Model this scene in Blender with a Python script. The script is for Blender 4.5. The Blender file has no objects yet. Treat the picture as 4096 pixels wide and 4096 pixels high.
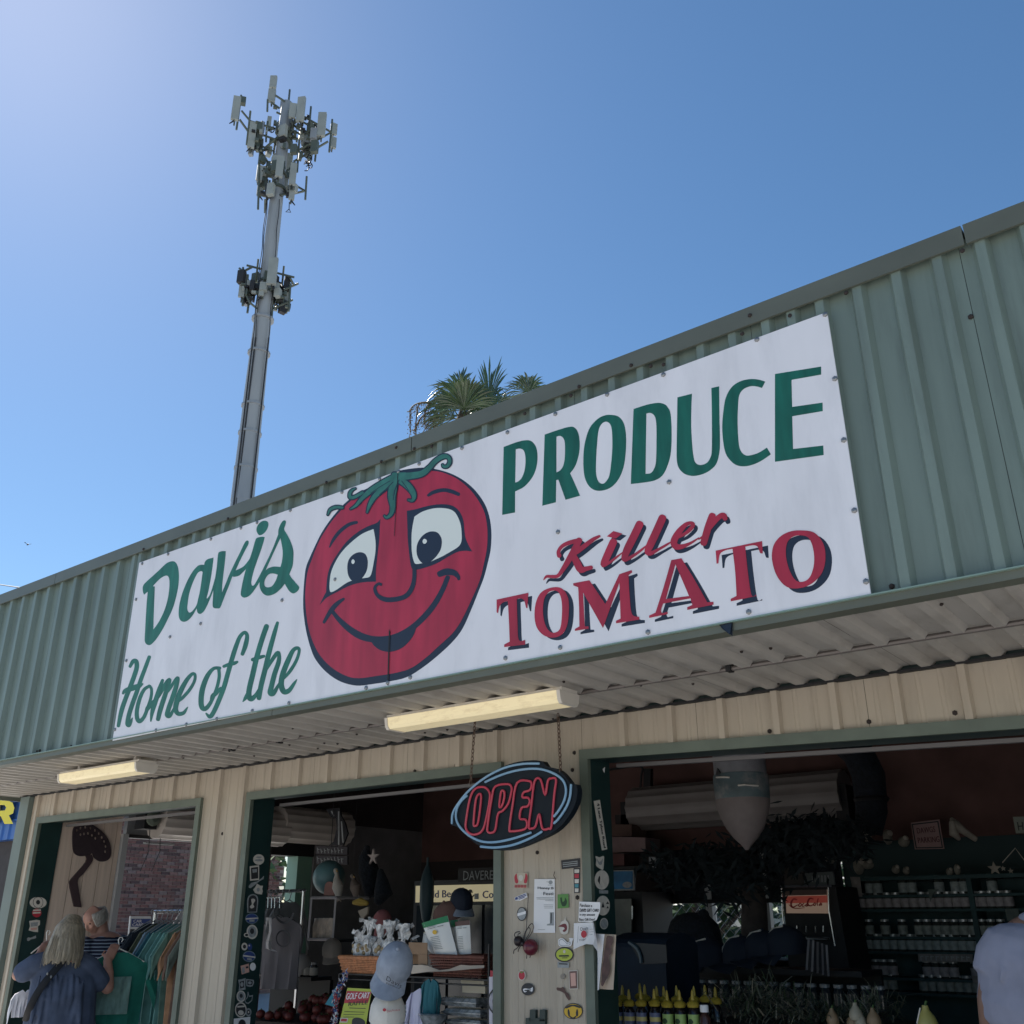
import bpy, bmesh, math, random
from mathutils import Vector, Matrix
random.seed(7)
SC = bpy.context.scene
COL = SC.collection
R = math.radians

# ---------------------------------------------------------------- camera
CAM = Vector((5.907, -3.435, 1.60))
YAW, PITCH, ROLL, FPX = -0.65828, 0.39486, -0.00293, 3897.69
_cy, _sy, _cp, _sp = math.cos(YAW), math.sin(YAW), math.cos(PITCH), math.sin(PITCH)
FWD = Vector((_sy*_cp, _cy*_cp, _sp))
_r0 = Vector((_cy, -_sy, 0)); _u0 = _r0.cross(FWD)
RGT = _r0*math.cos(ROLL)+_u0*math.sin(ROLL)
UPV = -_r0*math.sin(ROLL)+_u0*math.cos(ROLL)
cd = bpy.data.cameras.new('camera'); cam = bpy.data.objects.new('camera', cd); COL.objects.link(cam)
cd.sensor_width = 36; cd.lens = 36*FPX/4096; cd.clip_end = 3000; cd.clip_start = .05
cam.matrix_world = Matrix(((RGT.x, UPV.x, -FWD.x, CAM.x), (RGT.y, UPV.y, -FWD.y, CAM.y), (RGT.z, UPV.z, -FWD.z, CAM.z), (0, 0, 0, 1)))
SC.camera = cam
# ---------------------------------------------------------------- light
SUN_AZ, SUN_EL = R(-74.5), R(47.5)             # from +Y towards +X
sd = Vector((math.sin(SUN_AZ)*math.cos(SUN_EL), math.cos(SUN_AZ)*math.cos(SUN_EL), math.sin(SUN_EL)))
W = bpy.data.worlds.new('World'); SC.world = W; W.use_nodes = True
nt = W.node_tree; bg = nt.nodes['Background']
sky = nt.nodes.new('ShaderNodeTexSky'); sky.sky_type = 'NISHITA'; sky.sun_disc = False
sky.sun_elevation = SUN_EL; sky.sun_rotation = SUN_AZ
sky.air_density = 1.0; sky.dust_density = 0.2; sky.ozone_density = 3.0; sky.altitude = 0
hs_ = nt.nodes.new('ShaderNodeHueSaturation'); hs_.inputs['Saturation'].default_value = 1.14; hs_.inputs['Hue'].default_value = .496
nt.links.new(sky.outputs[0], hs_.inputs['Color']); nt.links.new(hs_.outputs[0], bg.inputs[0]); bg.inputs[1].default_value = 0.060
sl = bpy.data.lights.new('sun', 'SUN'); so = bpy.data.objects.new('sun', sl); COL.objects.link(so)
sl.energy = 4.6; sl.angle = R(.53); sl.color = (1, .95, .87)
so.rotation_euler = sd.to_track_quat('Z', 'Y').to_euler(); so.location = (-20, 10, 30)
SC.view_settings.view_transform = 'Standard'; SC.view_settings.look = 'None'
SC.view_settings.gamma = 1; SC.view_settings.use_curve_mapping = False; SC.view_settings.exposure = 1.12
SC.cycles.max_bounces = 10; SC.cycles.diffuse_bounces = 5; SC.cycles.use_denoising = True

# ---------------------------------------------------------------- measuring helpers
def ray(px, py): return RGT*((px-2048)/FPX)-UPV*((py-2048)/FPX)+FWD
def onY(px, py, Y): d = ray(px, py); return CAM+d*((Y-CAM.y)/d.y)
def onX(px, py, X): d = ray(px, py); return CAM+d*((X-CAM.x)/d.x)
def onZ(px, py, Z): d = ray(px, py); return CAM+d*((Z-CAM.z)/d.z)
def facing(base, df=0):
    """map onto an upright plane through base, square to the line of sight"""
    n = Vector((base.x-CAM.x, base.y-CAM.y, 0)); L = n.length; n.normalize()
    def f(px, py, d=0.0):
        r = ray(px, py); return CAM+r*((L+df+d)/r.dot(n))
    return f
def Ypl(Y): return lambda a, b: onY(a, b, Y)
def Xpl(X): return lambda a, b: onX(a, b, X)

# ---------------------------------------------------------------- materials
MATS = {}
def mat(name, rgb, rough=.6, metal=0, var=0.0, vscale=6, stretch=(1, 1, 1), bump=0, bscale=40, dirt=None, dscale=2, damt=.5, spec=.5, emit=None, trans=0, alpha=1):
    if name in MATS: return MATS[name]
    m = bpy.data.materials.new(name); m.use_nodes = True; n = m.node_tree; b = n.nodes['Principled BSDF']
    b.inputs['Base Color'].default_value = (*rgb, 1); b.inputs['Roughness'].default_value = rough
    b.inputs['Metallic'].default_value = metal; b.inputs['Specular IOR Level'].default_value = spec
    if trans: b.inputs['Transmission Weight'].default_value = trans
    if alpha < 1: b.inputs['Alpha'].default_value = alpha
    if emit: b.inputs['Emission Color'].default_value = (*emit[:3], 1); b.inputs['Emission Strength'].default_value = emit[3]
    if var or bump or dirt:
        tc = n.nodes.new('ShaderNodeTexCoord'); mp = n.nodes.new('ShaderNodeMapping'); mp.inputs['Scale'].default_value = stretch
        n.links.new(tc.outputs['Object'], mp.inputs[0])
        col = None
        if var:
            t = n.nodes.new('ShaderNodeTexNoise'); t.inputs['Scale'].default_value = vscale; t.inputs['Detail'].default_value = 6
            n.links.new(mp.outputs[0], t.inputs[0])
            r = n.nodes.new('ShaderNodeValToRGB'); e = r.color_ramp.elements
            e[0].position = .3; e[1].position = .7
            e[0].color = (*[max(0, c*(1-var)) for c in rgb], 1); e[1].color = (*[min(1, c*(1+var*.7)) for c in rgb], 1)
            n.links.new(t.outputs[0], r.inputs[0]); col = r.outputs[0]
        if dirt:
            t2 = n.nodes.new('ShaderNodeTexNoise'); t2.inputs['Scale'].default_value = dscale; t2.inputs['Detail'].default_value = 8; t2.inputs['Roughness'].default_value = .65
            n.links.new(mp.outputs[0], t2.inputs[0])
            r2 = n.nodes.new('ShaderNodeValToRGB'); r2.color_ramp.elements[0].position = .5; r2.color_ramp.elements[1].position = .78
            r2.color_ramp.elements[0].color = (0, 0, 0, 1); r2.color_ramp.elements[1].color = (damt, damt, damt, 1)
            n.links.new(t2.outputs[0], r2.inputs[0])
            mx = n.nodes.new('ShaderNodeMixRGB'); mx.inputs[2].default_value = (*dirt, 1); mx.inputs[1].default_value = (*rgb, 1)
            n.links.new(r2.outputs[0], mx.inputs[0])
            if col: n.links.new(col, mx.inputs[1])
            col = mx.outputs[0]
        if col: n.links.new(col, b.inputs['Base Color'])
        if bump:
            t3 = n.nodes.new('ShaderNodeTexNoise'); t3.inputs['Scale'].default_value = bscale; t3.inputs['Detail'].default_value = 4
            n.links.new(mp.outputs[0], t3.inputs[0])
            bp = n.nodes.new('ShaderNodeBump'); bp.inputs['Strength'].default_value = bump; bp.inputs['Distance'].default_value = .01
            n.links.new(t3.outputs[0], bp.inputs['Height']); n.links.new(bp.outputs[0], b.inputs['Normal'])
    MATS[name] = m; return m

# ---------------------------------------------------------------- mesh helpers
ORG = {}
def tag(o, label=None, cat=None, group=None, kind=None):
    if label: o['label'] = label
    if cat: o['category'] = cat
    if group: o['group'] = group
    if kind: o['kind'] = kind
    return o
def empty(name, loc, label, cat, group=None):
    o = bpy.data.objects.new(name, None); COL.objects.link(o); o.location = loc; o.empty_display_size = .1
    ORG[o.name] = Vector(loc); return tag(o, label, cat, group)
def link(name, me, parent=None, loc=None):
    o = bpy.data.objects.new(name, me); COL.objects.link(o)
    if parent is not None:
        o.parent = parent; ORG[o.name] = ORG[parent.name].copy()
    else:
        ORG[o.name] = Vector(loc or (0, 0, 0)); o.location = ORG[o.name]
    return o
class MB:
    def __init__(s): s.v = []; s.f = []; s.mi = []; s.cur = 0
    def add(s, vs, fs):
        k = len(s.v); s.v += [Vector(v) for v in vs]; s.f += [[i+k for i in f] for f in fs]; s.mi += [s.cur]*len(fs); return s
    def box(s, a, b):
        x0, y0, z0 = a; x1, y1, z1 = b
        return s.add([(x0, y0, z0), (x1, y0, z0), (x1, y1, z0), (x0, y1, z0), (x0, y0, z1), (x1, y0, z1), (x1, y1, z1), (x0, y1, z1)],
                     [(0, 3, 2, 1), (4, 5, 6, 7), (0, 1, 5, 4), (1, 2, 6, 5), (2, 3, 7, 6), (3, 0, 4, 7)])
    def obox(s, c, ax, ay, az):
        """box from centre and three half-axis vectors"""
        c = Vector(c); ax, ay, az = Vector(ax), Vector(ay), Vector(az)
        P = [c+ax*i+ay*j+az*k for k in (-1, 1) for i, j in ((-1, -1), (1, -1), (1, 1), (-1, 1))]
        return s.add(P, [(0, 3, 2, 1), (4, 5, 6, 7), (0, 1, 5, 4), (1, 2, 6, 5), (2, 3, 7, 6), (3, 0, 4, 7)])
    def tube(s, pts, r, n=8, rounded=False, closed=False, flat=None, up=None):
        pts = [Vector(p) for p in pts]; m = len(pts)
        rr = [r]*m if not isinstance(r, (list, tuple)) else list(r)
        if rounded and not closed:
            def cap(p, q, rad):
                d = (p-q).normalized(); ra = rad if not isinstance(rad, tuple) else min(rad)
                k = lambda t: (rad*t if not isinstance(rad, tuple) else (rad[0]*t, rad[1]*t))
                return [p+d*ra*.97, p+d*ra*.7, p+d*ra*.38], [k(.22), k(.7), k(.92)]
            a, ar = cap(pts[0], pts[1], rr[0]); b, br = cap(pts[-1], pts[-2], rr[-1])
            pts = a+pts+b[::-1]; rr = ar+rr+br[::-1]; m = len(pts)
        vs = []; prev = None
        for i, p in enumerate(pts):
            if closed: t = pts[(i+1) % m]-pts[i-1]
            else: t = pts[min(i+1, m-1)]-pts[max(i-1, 0)]
            t = t.normalized() if t.length > 1e-9 else Vector((0, 0, 1))
            if prev is None:
                ref = Vector(up) if up else (Vector((0, 0, 1)) if abs(t.z) < .9 else Vector((1, 0, 0)))
            else: ref = prev
            e1 = (ref-t*ref.dot(t))
            if e1.length < 1e-6: e1 = t.orthogonal()
            e1.normalize(); e2 = t.cross(e1); prev = e1
            ra, rb = rr[i] if isinstance(rr[i], tuple) else (rr[i], rr[i])
            for k in range(n):
                a = 2*math.pi*k/n; vs.append(p+e1*(ra*math.cos(a))+e2*(rb*math.sin(a)))
        fs = []
        for i in range(m if closed else m-1):
            for k in range(n):
                a, b = i*n+k, i*n+(k+1) % n; c, d = ((i+1) % m)*n+(k+1) % n, ((i+1) % m)*n+k
                fs.append((a, b, c, d))
        if not closed: fs += [tuple(range(n))[::-1], tuple((m-1)*n+k for k in range(n))]
        return s.add(vs, fs)
    def lathe(s, prof, c=(0, 0, 0), n=16, axis='Z'):
        vs = []; c = Vector(c)
        for r, h in prof:
            for k in range(n):
                a = 2*math.pi*k/n; x, y = r*math.cos(a), r*math.sin(a)
                vs.append(c+(Vector((x, y, h)) if axis == 'Z' else Vector((x, h, y)) if axis == 'Y' else Vector((h, x, y))))
        m = len(prof); fs = [(i*n+k, i*n+(k+1) % n, (i+1)*n+(k+1) % n, (i+1)*n+k) for i in range(m-1) for k in range(n)]
        fs += [tuple(range(n))[::-1], tuple((m-1)*n+k for k in range(n))]
        return s.add(vs, fs)
    def ball(s, c, r, n=12, m=8):
        r = r if isinstance(r, (tuple, list)) else (r, r, r); c = Vector(c)
        vs = [c+Vector((0, 0, -r[2]))]; fs = []
        for j in range(1, m):
            t = math.pi*j/m
            for k in range(n):
                a = 2*math.pi*k/n; vs.append(c+Vector((r[0]*math.sin(t)*math.cos(a), r[1]*math.sin(t)*math.sin(a), -r[2]*math.cos(t))))
        vs.append(c+Vector((0, 0, r[2])))
        for k in range(n):
            fs.append((0, 1+(k+1) % n, 1+k)); fs.append((len(vs)-1, 1+(m-2)*n+k, 1+(m-2)*n+(k+1) % n))
        for j in range(m-2):
            for k in range(n): fs.append((1+j*n+k, 1+j*n+(k+1) % n, 1+(j+1)*n+(k+1) % n, 1+(j+1)*n+k))
        return s.add(vs, fs)
    def slab(s, poly, thick):
        """extrude a planar polygon by the vector thick"""
        n = len(poly); t = Vector(thick); P = [Vector(p) for p in poly]
        return s.add(P+[p+t for p in P], [tuple(range(n)), tuple(range(2*n-1, n-1, -1))]+[(i, i+n, (i+1) % n+n, (i+1) % n) for i in range(n)])
    def grid(s, rows):
        h, w = len(rows), len(rows[0])
        return s.add([p for r in rows for p in r], [(j*w+i, j*w+i+1, (j+1)*w+i+1, (j+1)*w+i) for j in range(h-1) for i in range(w-1)])
    def mesh(s, name, mats, org=(0, 0, 0), smooth=False):
        me = bpy.data.meshes.new(name); o = Vector(org)
        me.from_pydata([v-o for v in s.v], [], s.f)
        for m in (mats if isinstance(mats, (list, tuple)) else [mats]): me.materials.append(m)
        if isinstance(mats, (list, tuple)): me.polygons.foreach_set('material_index', s.mi)
        bm = bmesh.new(); bm.from_mesh(me); bmesh.ops.recalc_face_normals(bm, faces=bm.faces); bm.to_mesh(me); bm.free()
        if smooth: me.polygons.foreach_set('use_smooth', [True]*len(me.polygons)); me.set_sharp_from_angle(angle=R(40))
        return me
    def build(s, name, mats, parent=None, smooth=False, loc=None):
        org = ORG[parent.name] if parent is not None else Vector(loc or (0, 0, 0))
        return link(name, s.mesh(name, mats, org, smooth), parent, loc)
def copytree(o, off=(0, 0, 0), parent=None):
    c = o.copy(); COL.objects.link(c); off = Vector(off)
    if parent is None: c.location = o.location+off; ORG[c.name] = ORG[o.name]+off
    else: c.parent = parent; ORG[c.name] = ORG[parent.name].copy()
    for ch in list(o.children): copytree(ch, (0, 0, 0), c)
    return c
def spline(pts, corners=(), closed=True, step=4):
    """Catmull-Rom through pts; indices in corners stay sharp"""
    n = len(pts); out = []; cs = set(corners)
    rng = n if closed else n-1
    for i in range(rng):
        p1, p2 = pts[i], pts[(i+1) % n]
        p0 = pts[i-1] if (closed or i > 0) else p1; p3 = pts[(i+2) % n] if (closed or i+2 < n) else p2
        if i in cs: p0 = p1
        if (i+1) % n in cs: p3 = p2
        k = 1 if (i in cs and (i+1) % n in cs) else step
        for j in range(k):
            t = j/k; t2 = t*t; t3 = t2*t
            out.append(tuple(.5*((2*b)+(-a+c)*t+(2*a-5*b+4*c-d)*t2+(-a+3*b-3*c+d)*t3) for a, b, c, d in zip(p0, p1, p2, p3)))
    if not closed: out.append(tuple(pts[-1]))
    return out
def path(txt, z, step=4):
    """'x,y x,yc ...' in zoom units -> smoothed outline in photo units; z=(ox,oy,scale)"""
    pts = []; cs = []
    for i, w in enumerate(txt.split()):
        if w.endswith('c'): cs.append(i); w = w[:-1]
        a, b = w.split(','); pts.append((z[0]+float(a)*z[2], z[1]+float(b)*z[2]))
    return spline(pts, cs, True, step)
class Ribbon(list): pass
def stroke(txt, z, wscale=1.0, off=(0, 0)):
    """'x,y,w ...' centre line with widths -> painted ribbon (pairs of photo points)"""
    p = [tuple(map(float, w.split(','))) for w in txt.split()]
    p = spline(p, (), False, 5)
    def ext(a, b, k):
        d = math.hypot(b[0]-a[0], b[1]-a[1]) or 1
        return (a[0]-(b[0]-a[0])/d*a[2]*k, a[1]-(b[1]-a[1])/d*a[2]*k)
    q = []
    for k, f in ((.46, .35), (.36, .70), (.2, .92)): q.append((*ext(p[0], p[1], k), p[0][2]*f))
    q += p
    for k, f in ((.2, .92), (.36, .70), (.46, .35)): q.append((*ext(p[-1], p[-2], k), p[-1][2]*f))
    out = Ribbon()
    for i, (x, y, w) in enumerate(q):
        a, b = q[max(i-1, 0)], q[min(i+1, len(q)-1)]; dx, dy = b[0]-a[0], b[1]-a[1]; d = math.hypot(dx, dy) or 1
        nx, ny = -dy/d, dx/d; h = w*wscale/2; x += off[0]; y += off[1]
        out.append(((z[0]+(x+nx*h)*z[2], z[1]+(y+ny*h)*z[2]), (z[0]+(x-nx*h)*z[2], z[1]+(y-ny*h)*z[2])))
    return out
def ell(cx, cy, rx, ry, rot=0, n=20):
    c, s = math.cos(rot), math.sin(rot)
    return [(cx+rx*math.cos(a)*c-ry*math.sin(a)*s, cy+rx*math.cos(a)*s+ry*math.sin(a)*c) for a in [2*math.pi*k/n for k in range(n)]]
def fill_flat(loops):
    """triangulate 2-D outlines (holes by even-odd) -> verts2d, faces"""
    cu = bpy.data.curves.new('t', 'CURVE'); cu.dimensions = '2D'; cu.fill_mode = 'BOTH'
    for lp in loops:
        sp = cu.splines.new('POLY'); sp.points.add(len(lp)-1); sp.use_cyclic_u = True
        for q, (x, y) in zip(sp.points, lp): q.co = (x*.01, -y*.01, 0, 1)
    o = bpy.data.objects.new('t', cu); COL.objects.link(o)
    me = o.to_mesh(); vs = [(v.co.x*100, -v.co.y*100) for v in me.vertices]; fs = [tuple(p.vertices) for p in me.polygons]
    o.to_mesh_clear(); bpy.data.objects.remove(o); bpy.data.curves.remove(cu)
    return vs, fs
def decal(name, loops, plane, m, parent, lift, nrm, loc=None):
    """flat print or paint film: outlines or ribbons (photo units) laid on a real surface"""
    mb = MB(); n = Vector(nrm); ribs = []; polys = []
    def sort(x):
        if isinstance(x, Ribbon): ribs.append(x)
        elif isinstance(x[0], (list, Ribbon)) and not isinstance(x[0][0], (int, float)):
            if all(not isinstance(y, Ribbon) and isinstance(y[0][0], (int, float)) for y in x): polys.append(x)
            else: [sort(y) for y in x]
        elif isinstance(x[0], tuple): polys.append([x])
    sort(loops)
    for gi, g in enumerate(polys):
        vs, fs = fill_flat(g); mb.add([plane(x, y)+n*(lift+gi*.0002) for x, y in vs], fs)
    for gi, rb in enumerate(ribs):
        w = []
        for i, (a, b) in enumerate(rb):
            k = n*(lift+gi*.00022+i*.000004); w += [plane(*a)+k, plane(*b)+k]
        mb.add(w, [(2*i, 2*i+1, 2*i+3, 2*i+2) for i in range(len(rb)-1)])
    return mb.build(name, m, parent, loc=loc)
_fc = {}
def text_flat(s):
    if s not in _fc:
        cu = bpy.data.curves.new('t', 'FONT'); cu.body = s; cu.resolution_u = 2; cu.align_x = 'LEFT'
        o = bpy.data.objects.new('t', cu); COL.objects.link(o); me = o.to_mesh()
        vs = [(v.co.x, v.co.y) for v in me.vertices]; fs = [tuple(p.vertices) for p in me.polygons]
        o.to_mesh_clear(); bpy.data.objects.remove(o); bpy.data.curves.remove(cu)
        xs = [v[0] for v in vs]; ys = [v[1] for v in vs]
        _fc[s] = ([((x-min(xs))/(max(xs)-min(xs)), (y-min(ys))/(max(ys)-min(ys))) for x, y in vs], fs)
    return _fc[s]
def lettering(name, s, quad, plane, m, parent, lift, nrm, bold=0):
    """text laid in a quad (tl,tr,br,bl photo units) of a real surface"""
    vs, fs = text_flat(s); tl, tr, br, bl = quad; mb = MB(); n = Vector(nrm)
    for bi in range(1+bold):
        w = []
        for u, v in vs:
            u2 = u+bi*.012
            a = (tl[0]+(tr[0]-tl[0])*u2, tl[1]+(tr[1]-tl[1])*u2); b = (bl[0]+(br[0]-bl[0])*u2, bl[1]+(br[1]-bl[1])*u2)
            w.append(plane(b[0]+(a[0]-b[0])*v, b[1]+(a[1]-b[1])*v)+n*(lift+bi*.0002))
        mb.add(w, fs)
    return mb.build(name, m, parent)
def remesh(mb, voxel, smooth_it=2):
    me = mb.mesh('t', mat('white_paint', (.8, .8, .8))); o = bpy.data.objects.new('t', me); COL.objects.link(o)
    md = o.modifiers.new('r', 'REMESH'); md.mode = 'VOXEL'; md.voxel_size = voxel
    if smooth_it: ms = o.modifiers.new('s', 'SMOOTH'); ms.iterations = smooth_it; ms.factor = .5
    dg = bpy.context.evaluated_depsgraph_get(); out = bpy.data.meshes.new_from_object(o.evaluated_get(dg))
    bpy.data.objects.remove(o); bpy.data.meshes.remove(me)
    out.polygons.foreach_set('use_smooth', [True]*len(out.polygons)); return out
def link_world(name, me, m, parent):
    """mesh given in world coordinates -> child of parent"""
    me.materials.clear(); me.materials.append(m); me.transform(Matrix.Translation(-ORG[parent.name])); me.name = name
    return link(name, me, parent)
NY = (0, -1, 0); PX = (1, 0, 0)
# ================================================================ setting: ground
CONC = mat('concrete', (.50, .48, .45), .9, var=.12, vscale=1.5, bump=.2, bscale=60, dirt=(.2, .19, .17), dscale=.6, damt=.5)
ASPH = mat('pale_asphalt', (.42, .41, .395), .95, var=.2, vscale=.4, bump=.3, bscale=90)
tag(MB().add([(-400, -300, 0), (400, -300, 0), (400, 500, 0), (-400, 500, 0)], [(0, 1, 2, 3)]).build('ground', ASPH), 'pale sunlit paved lot round the store', kind='structure')
tag(MB().add([(-9, -1.6, .006), (14, -1.6, .006), (14, 1.2, .006), (-9, 1.2, .006)], [(0, 1, 2, 3)]).build('pavement', CONC), 'concrete walk under the canopy', kind='structure')
# ================================================================ store building
D = 1.25; ZB = 2.63; ZT = 4.002
GREEN = mat('sage_steel', (.168, .218, .192), .42, var=.14, vscale=3, stretch=(4, 4, .4), dirt=(.075, .09, .078), dscale=1.8, damt=.7, bump=.05, bscale=3)
TRIM = mat('olive_trim', (.115, .125, .10), .45, var=.15, vscale=4, stretch=(.5, 1, 1))
LIP = mat('pale_lip', (.2, .29, .25), .4)
TAN = mat('tan_steel', (.45, .385, .305), .45, var=.05, vscale=4, stretch=(3, 3, .5), dirt=(.22, .18, .14), dscale=2.6, damt=.5, bump=.05, bscale=4)
SOFF = mat('soffit_steel', (.44, .41, .37), .5, var=.08, vscale=4, stretch=(3, 1, 1), dirt=(.2, .17, .14), dscale=3, damt=.6)
JAMB = mat('dark_green_jamb', (.012, .035, .034), .4, var=.2, vscale=5)
FRAME = mat('frame_olive', (.12, .145, .115), .5, var=.15, vscale=8)
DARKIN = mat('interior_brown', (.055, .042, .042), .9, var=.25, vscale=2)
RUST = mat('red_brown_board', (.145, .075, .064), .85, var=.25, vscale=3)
SCREW = mat('screw_steel', (.25, .26, .27), .35, metal=.7)
BLACK = mat('black', (.008, .008, .01), .6)
B = empty('store_building', (0, 1.25, 0), 'long produce store with green ribbed metal fascia above open tan bays', 'store')
def rib_sheet(name, m, x0, x1, z0, z1, y, ribs, pitch_w=.055, top_w=.028, dep=.024, minor=(), parent=B, out=-1, z1b=None, z0b=None):
    """one ribbed steel sheet facing -Y; ribs stand proud"""
    prof = [(x0, 0)]
    ev = []
    for r in ribs:
        ev += [(r-pitch_w/2, 0), (r-top_w/2, dep), (r+top_w/2, dep), (r+pitch_w/2, 0)]
    for r in minor:
        ev += [(r-.014, 0), (r-.007, .004), (r+.007, .004), (r+.014, 0)]
    ev.sort()
    for x, h in ev:
        if x0+.001 < x < x1-.001: prof.append((x, h))
    prof.append((x1, 0))
    z0b = z0 if z0b is None else z0b; z1b = z1 if z1b is None else z1b
    f = lambda a, b, x: a+(b-a)*(x-x0)/(x1-x0)
    rows = [[(x, y+out*h, f(z0, z0b, x)) for x, h in prof], [(x, y+out*h, f(z1, z1b, x)) for x, h in prof]]
    mb = MB().grid(rows); return mb.build(name, m, parent)
# fascia sheets, about 0.92 m each
FR = [-.026]+[.05+.1524*k for k in range(0, 31)]+[4.735]+[4.857+.154*k for k in range(0, 18)]
LR = [-.026-.1875*k for k in range(1, 14)]
edges = [-3.62, -2.93, -1.99, -1.05, -.11]
for a, b in zip(edges, edges[1:]):
    rib_sheet('fascia_sheet', GREEN, a+.001, b-.001, ZB+.012, ZT-.03, 0, [r for r in LR if a < r < b], .066, .038, .031)
FE = [-.11, .888, 1.803, 2.717, 3.632, 4.546, 5.396, 6.32, 7.4]
for x, b in zip(FE, FE[1:]):
    rib_sheet('fascia_sheet', GREEN, x+.001, b-.001, ZB+.012, ZT-.03, 0, [r for r in FR if x+.02 < r < b-.02], .066, .034, .031)
MB().box((-3.62, .03, ZB+.05), (7.4, .16, ZT-.02)).build('parapet_core', DARKIN, B)
# cap in lengths with a visible joint
for a, b in ((-3.64, -1.05), (-1.045, 2.6), (2.606, 5.425), (5.432, 7.42)):
    mb = MB(); mb.box((a, -.046, 3.918), (b, -.034, ZT-.006)); mb.box((a, -.046, ZT-.006), (b, .2, ZT+.002)); mb.box((a, .184, 3.90), (b, .2, ZT-.006)); mb.build('cap_flashing', TRIM, B)
# base trim: lip on top and lower channel
for a, b in ((-3.64, 1.62), (1.624, 7.42)):
    t = MB().box((a, -.034, ZB-.010), (b, .04, ZB+.026)).build('base_trim', TRIM, B)
    MB().box((a, -.05, ZB+.021), (b, -.0345, ZB+.0265)).build('drip_lip', LIP, t)
# soffit: two ribbed runs with hanging ribs, cut in sheets
def soffit(y0, y1, z, a, b, ribs):
    prof = [(a, 0)]; ev = []
    for r in ribs: ev += [(r-.040, 0), (r-.020, -.024), (r+.020, -.024), (r+.040, 0)]
    for x, h in sorted(ev):
        if a < x < b: prof.append((x, h))
    prof.append((b, 0))
    MB().grid([[(x, y0, z+h) for x, h in prof], [(x, y1, z+h) for x, h in prof]]).build('soffit_sheet', SOFF, B)
SR = [3.349+.1515*k for k in range(-48, 28)]
SE_ = [-3.62]+[3.349+.1515*(k+.5) for k in range(-40, 28, 6)]
for x, b in zip(SE_, SE_[1:]):
    rb = [r for r in SR if x < r < b]
    soffit(.041, .60, 2.657, x+.001, b-.001, rb); soffit(.56, 1.249, 2.686, x+.001, b-.001, rb)
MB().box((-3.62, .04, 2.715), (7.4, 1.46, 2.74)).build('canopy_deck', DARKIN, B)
MB().tube([(-3.6, .618, 2.648), (7.2, .618, 2.640)], .012, 8).build('conduit', mat('conduit', (.16, .14, .13), .5, metal=.3), B, True)
for cx in (.42, .9, 4.02, 6.0):
    MB().box((cx-.012, .598, 2.628), (cx+.012, .64, 2.668)).build('conduit_clip', BLACK, B)
MB().box((-3.62, .04, 2.625), (-3.60, 1.5, 2.70)).build('end_flashing', TRIM, B)
MB().box((-3.5, 1.215, 2.652), (7.4, 1.252, 2.664)).build('wall_top_angle', BLACK, B)
# tan walls: bays at -3.10..-.76, -.105..2.17, 2.84..
WR = [3.365+.2985*k for k in range(-24, 14)]
def tanwall(a, b, z0, z1, z0b=None):
    mins = [r+o for r in WR for o in (.1, .2)]
    rib_sheet('wall_sheet', TAN, a, b, z0, z1, D-.004, [r for r in WR if a+.026 < r < b-.026], .052, .032, .026, [r for r in mins if a+.02 < r < b-.02], z0b=z0b)
ks = [-3.31, -3.05, -2.157, -1.262, -.765]
for a, b in zip(ks, ks[1:]): tanwall(a+.001, b-.001, 2.455, 2.665)
tanwall(-3.31, -3.16, 0, 2.4545)
tanwall(-.765, -.155, 0, 2.665)
for a, b in ((-.155, .529), (.529, 1.425), (1.425, 2.2205)): tanwall(a+.001, b-.001, 2.455, 2.665)
rib_sheet('wall_sheet', TAN, 2.2205, 2.783, 0, 2.665, D-.004, [2.345, 2.60], .05, .034, .006, [2.27, 2.46, 2.52, 2.70, 2.75])
for a, b in ((2.784, 3.514), (3.514, 4.41), (4.41, 5.305), (5.305, 6.34)):
    h = lambda x: 2.474-.0345*(x-2.784); tanwall(a+.001, b-.001, h(a), 2.665, h(b))
tanwall(6.341, 7.4, 0, 2.665)
# cores behind the sheets and the reveals of the bays
for a, b in ((-3.47, -3.105), (-.755, -.115), (2.23, 2.835), (6.35, 7.4)):
    MB().box((a, D, 0), (b, D+.195, 2.70)).build('pier', JAMB, B)
MB().slab([(2.836, D+.001, 2.422), (6.349, D+.001, 2.302), (6.349, D+.001, 2.70), (2.836, D+.001, 2.70)], (0, .19, 0)).build('lintel', JAMB, B)
for a, b, z0 in ((-3.105, -.755, 2.42), (-.115, 2.23, 2.42)):
    MB().box((a, D+.001, z0), (b, D+.19, 2.70)).build('lintel', JAMB, B)
MB().box((-3.475, 1.2, 0), (-3.315, 1.46, 2.65)).build('corner_trim', mat('corner_steel', (.15, .19, .175), .5, var=.12, vscale=3), B)
def bayframe(xl, xr, zl, zr, w=.055):
    f = D-.034
    mb = MB(); mb.slab([(xl, f, zl-w), (xr, f, zr-w), (xr, f, zr), (xl, f, zl)], (0, .03, 0)); mb.build('head_trim', FRAME, B)
    mb = MB(); mb.box((xl, f, 0), (xl+w, f+.03, zl-w-.001)); mb.build('side_trim', FRAME, B)
    mb = MB(); mb.box((xr-w, f, 0), (xr, f+.03, zr-w-.001)); mb.build('side_trim', FRAME, B)
bayframe(-3.158, -.708, 2.456, 2.458); bayframe(-.16, 2.222, 2.457, 2.462); bayframe(2.782, 6.36, 2.476, 2.352)
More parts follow.
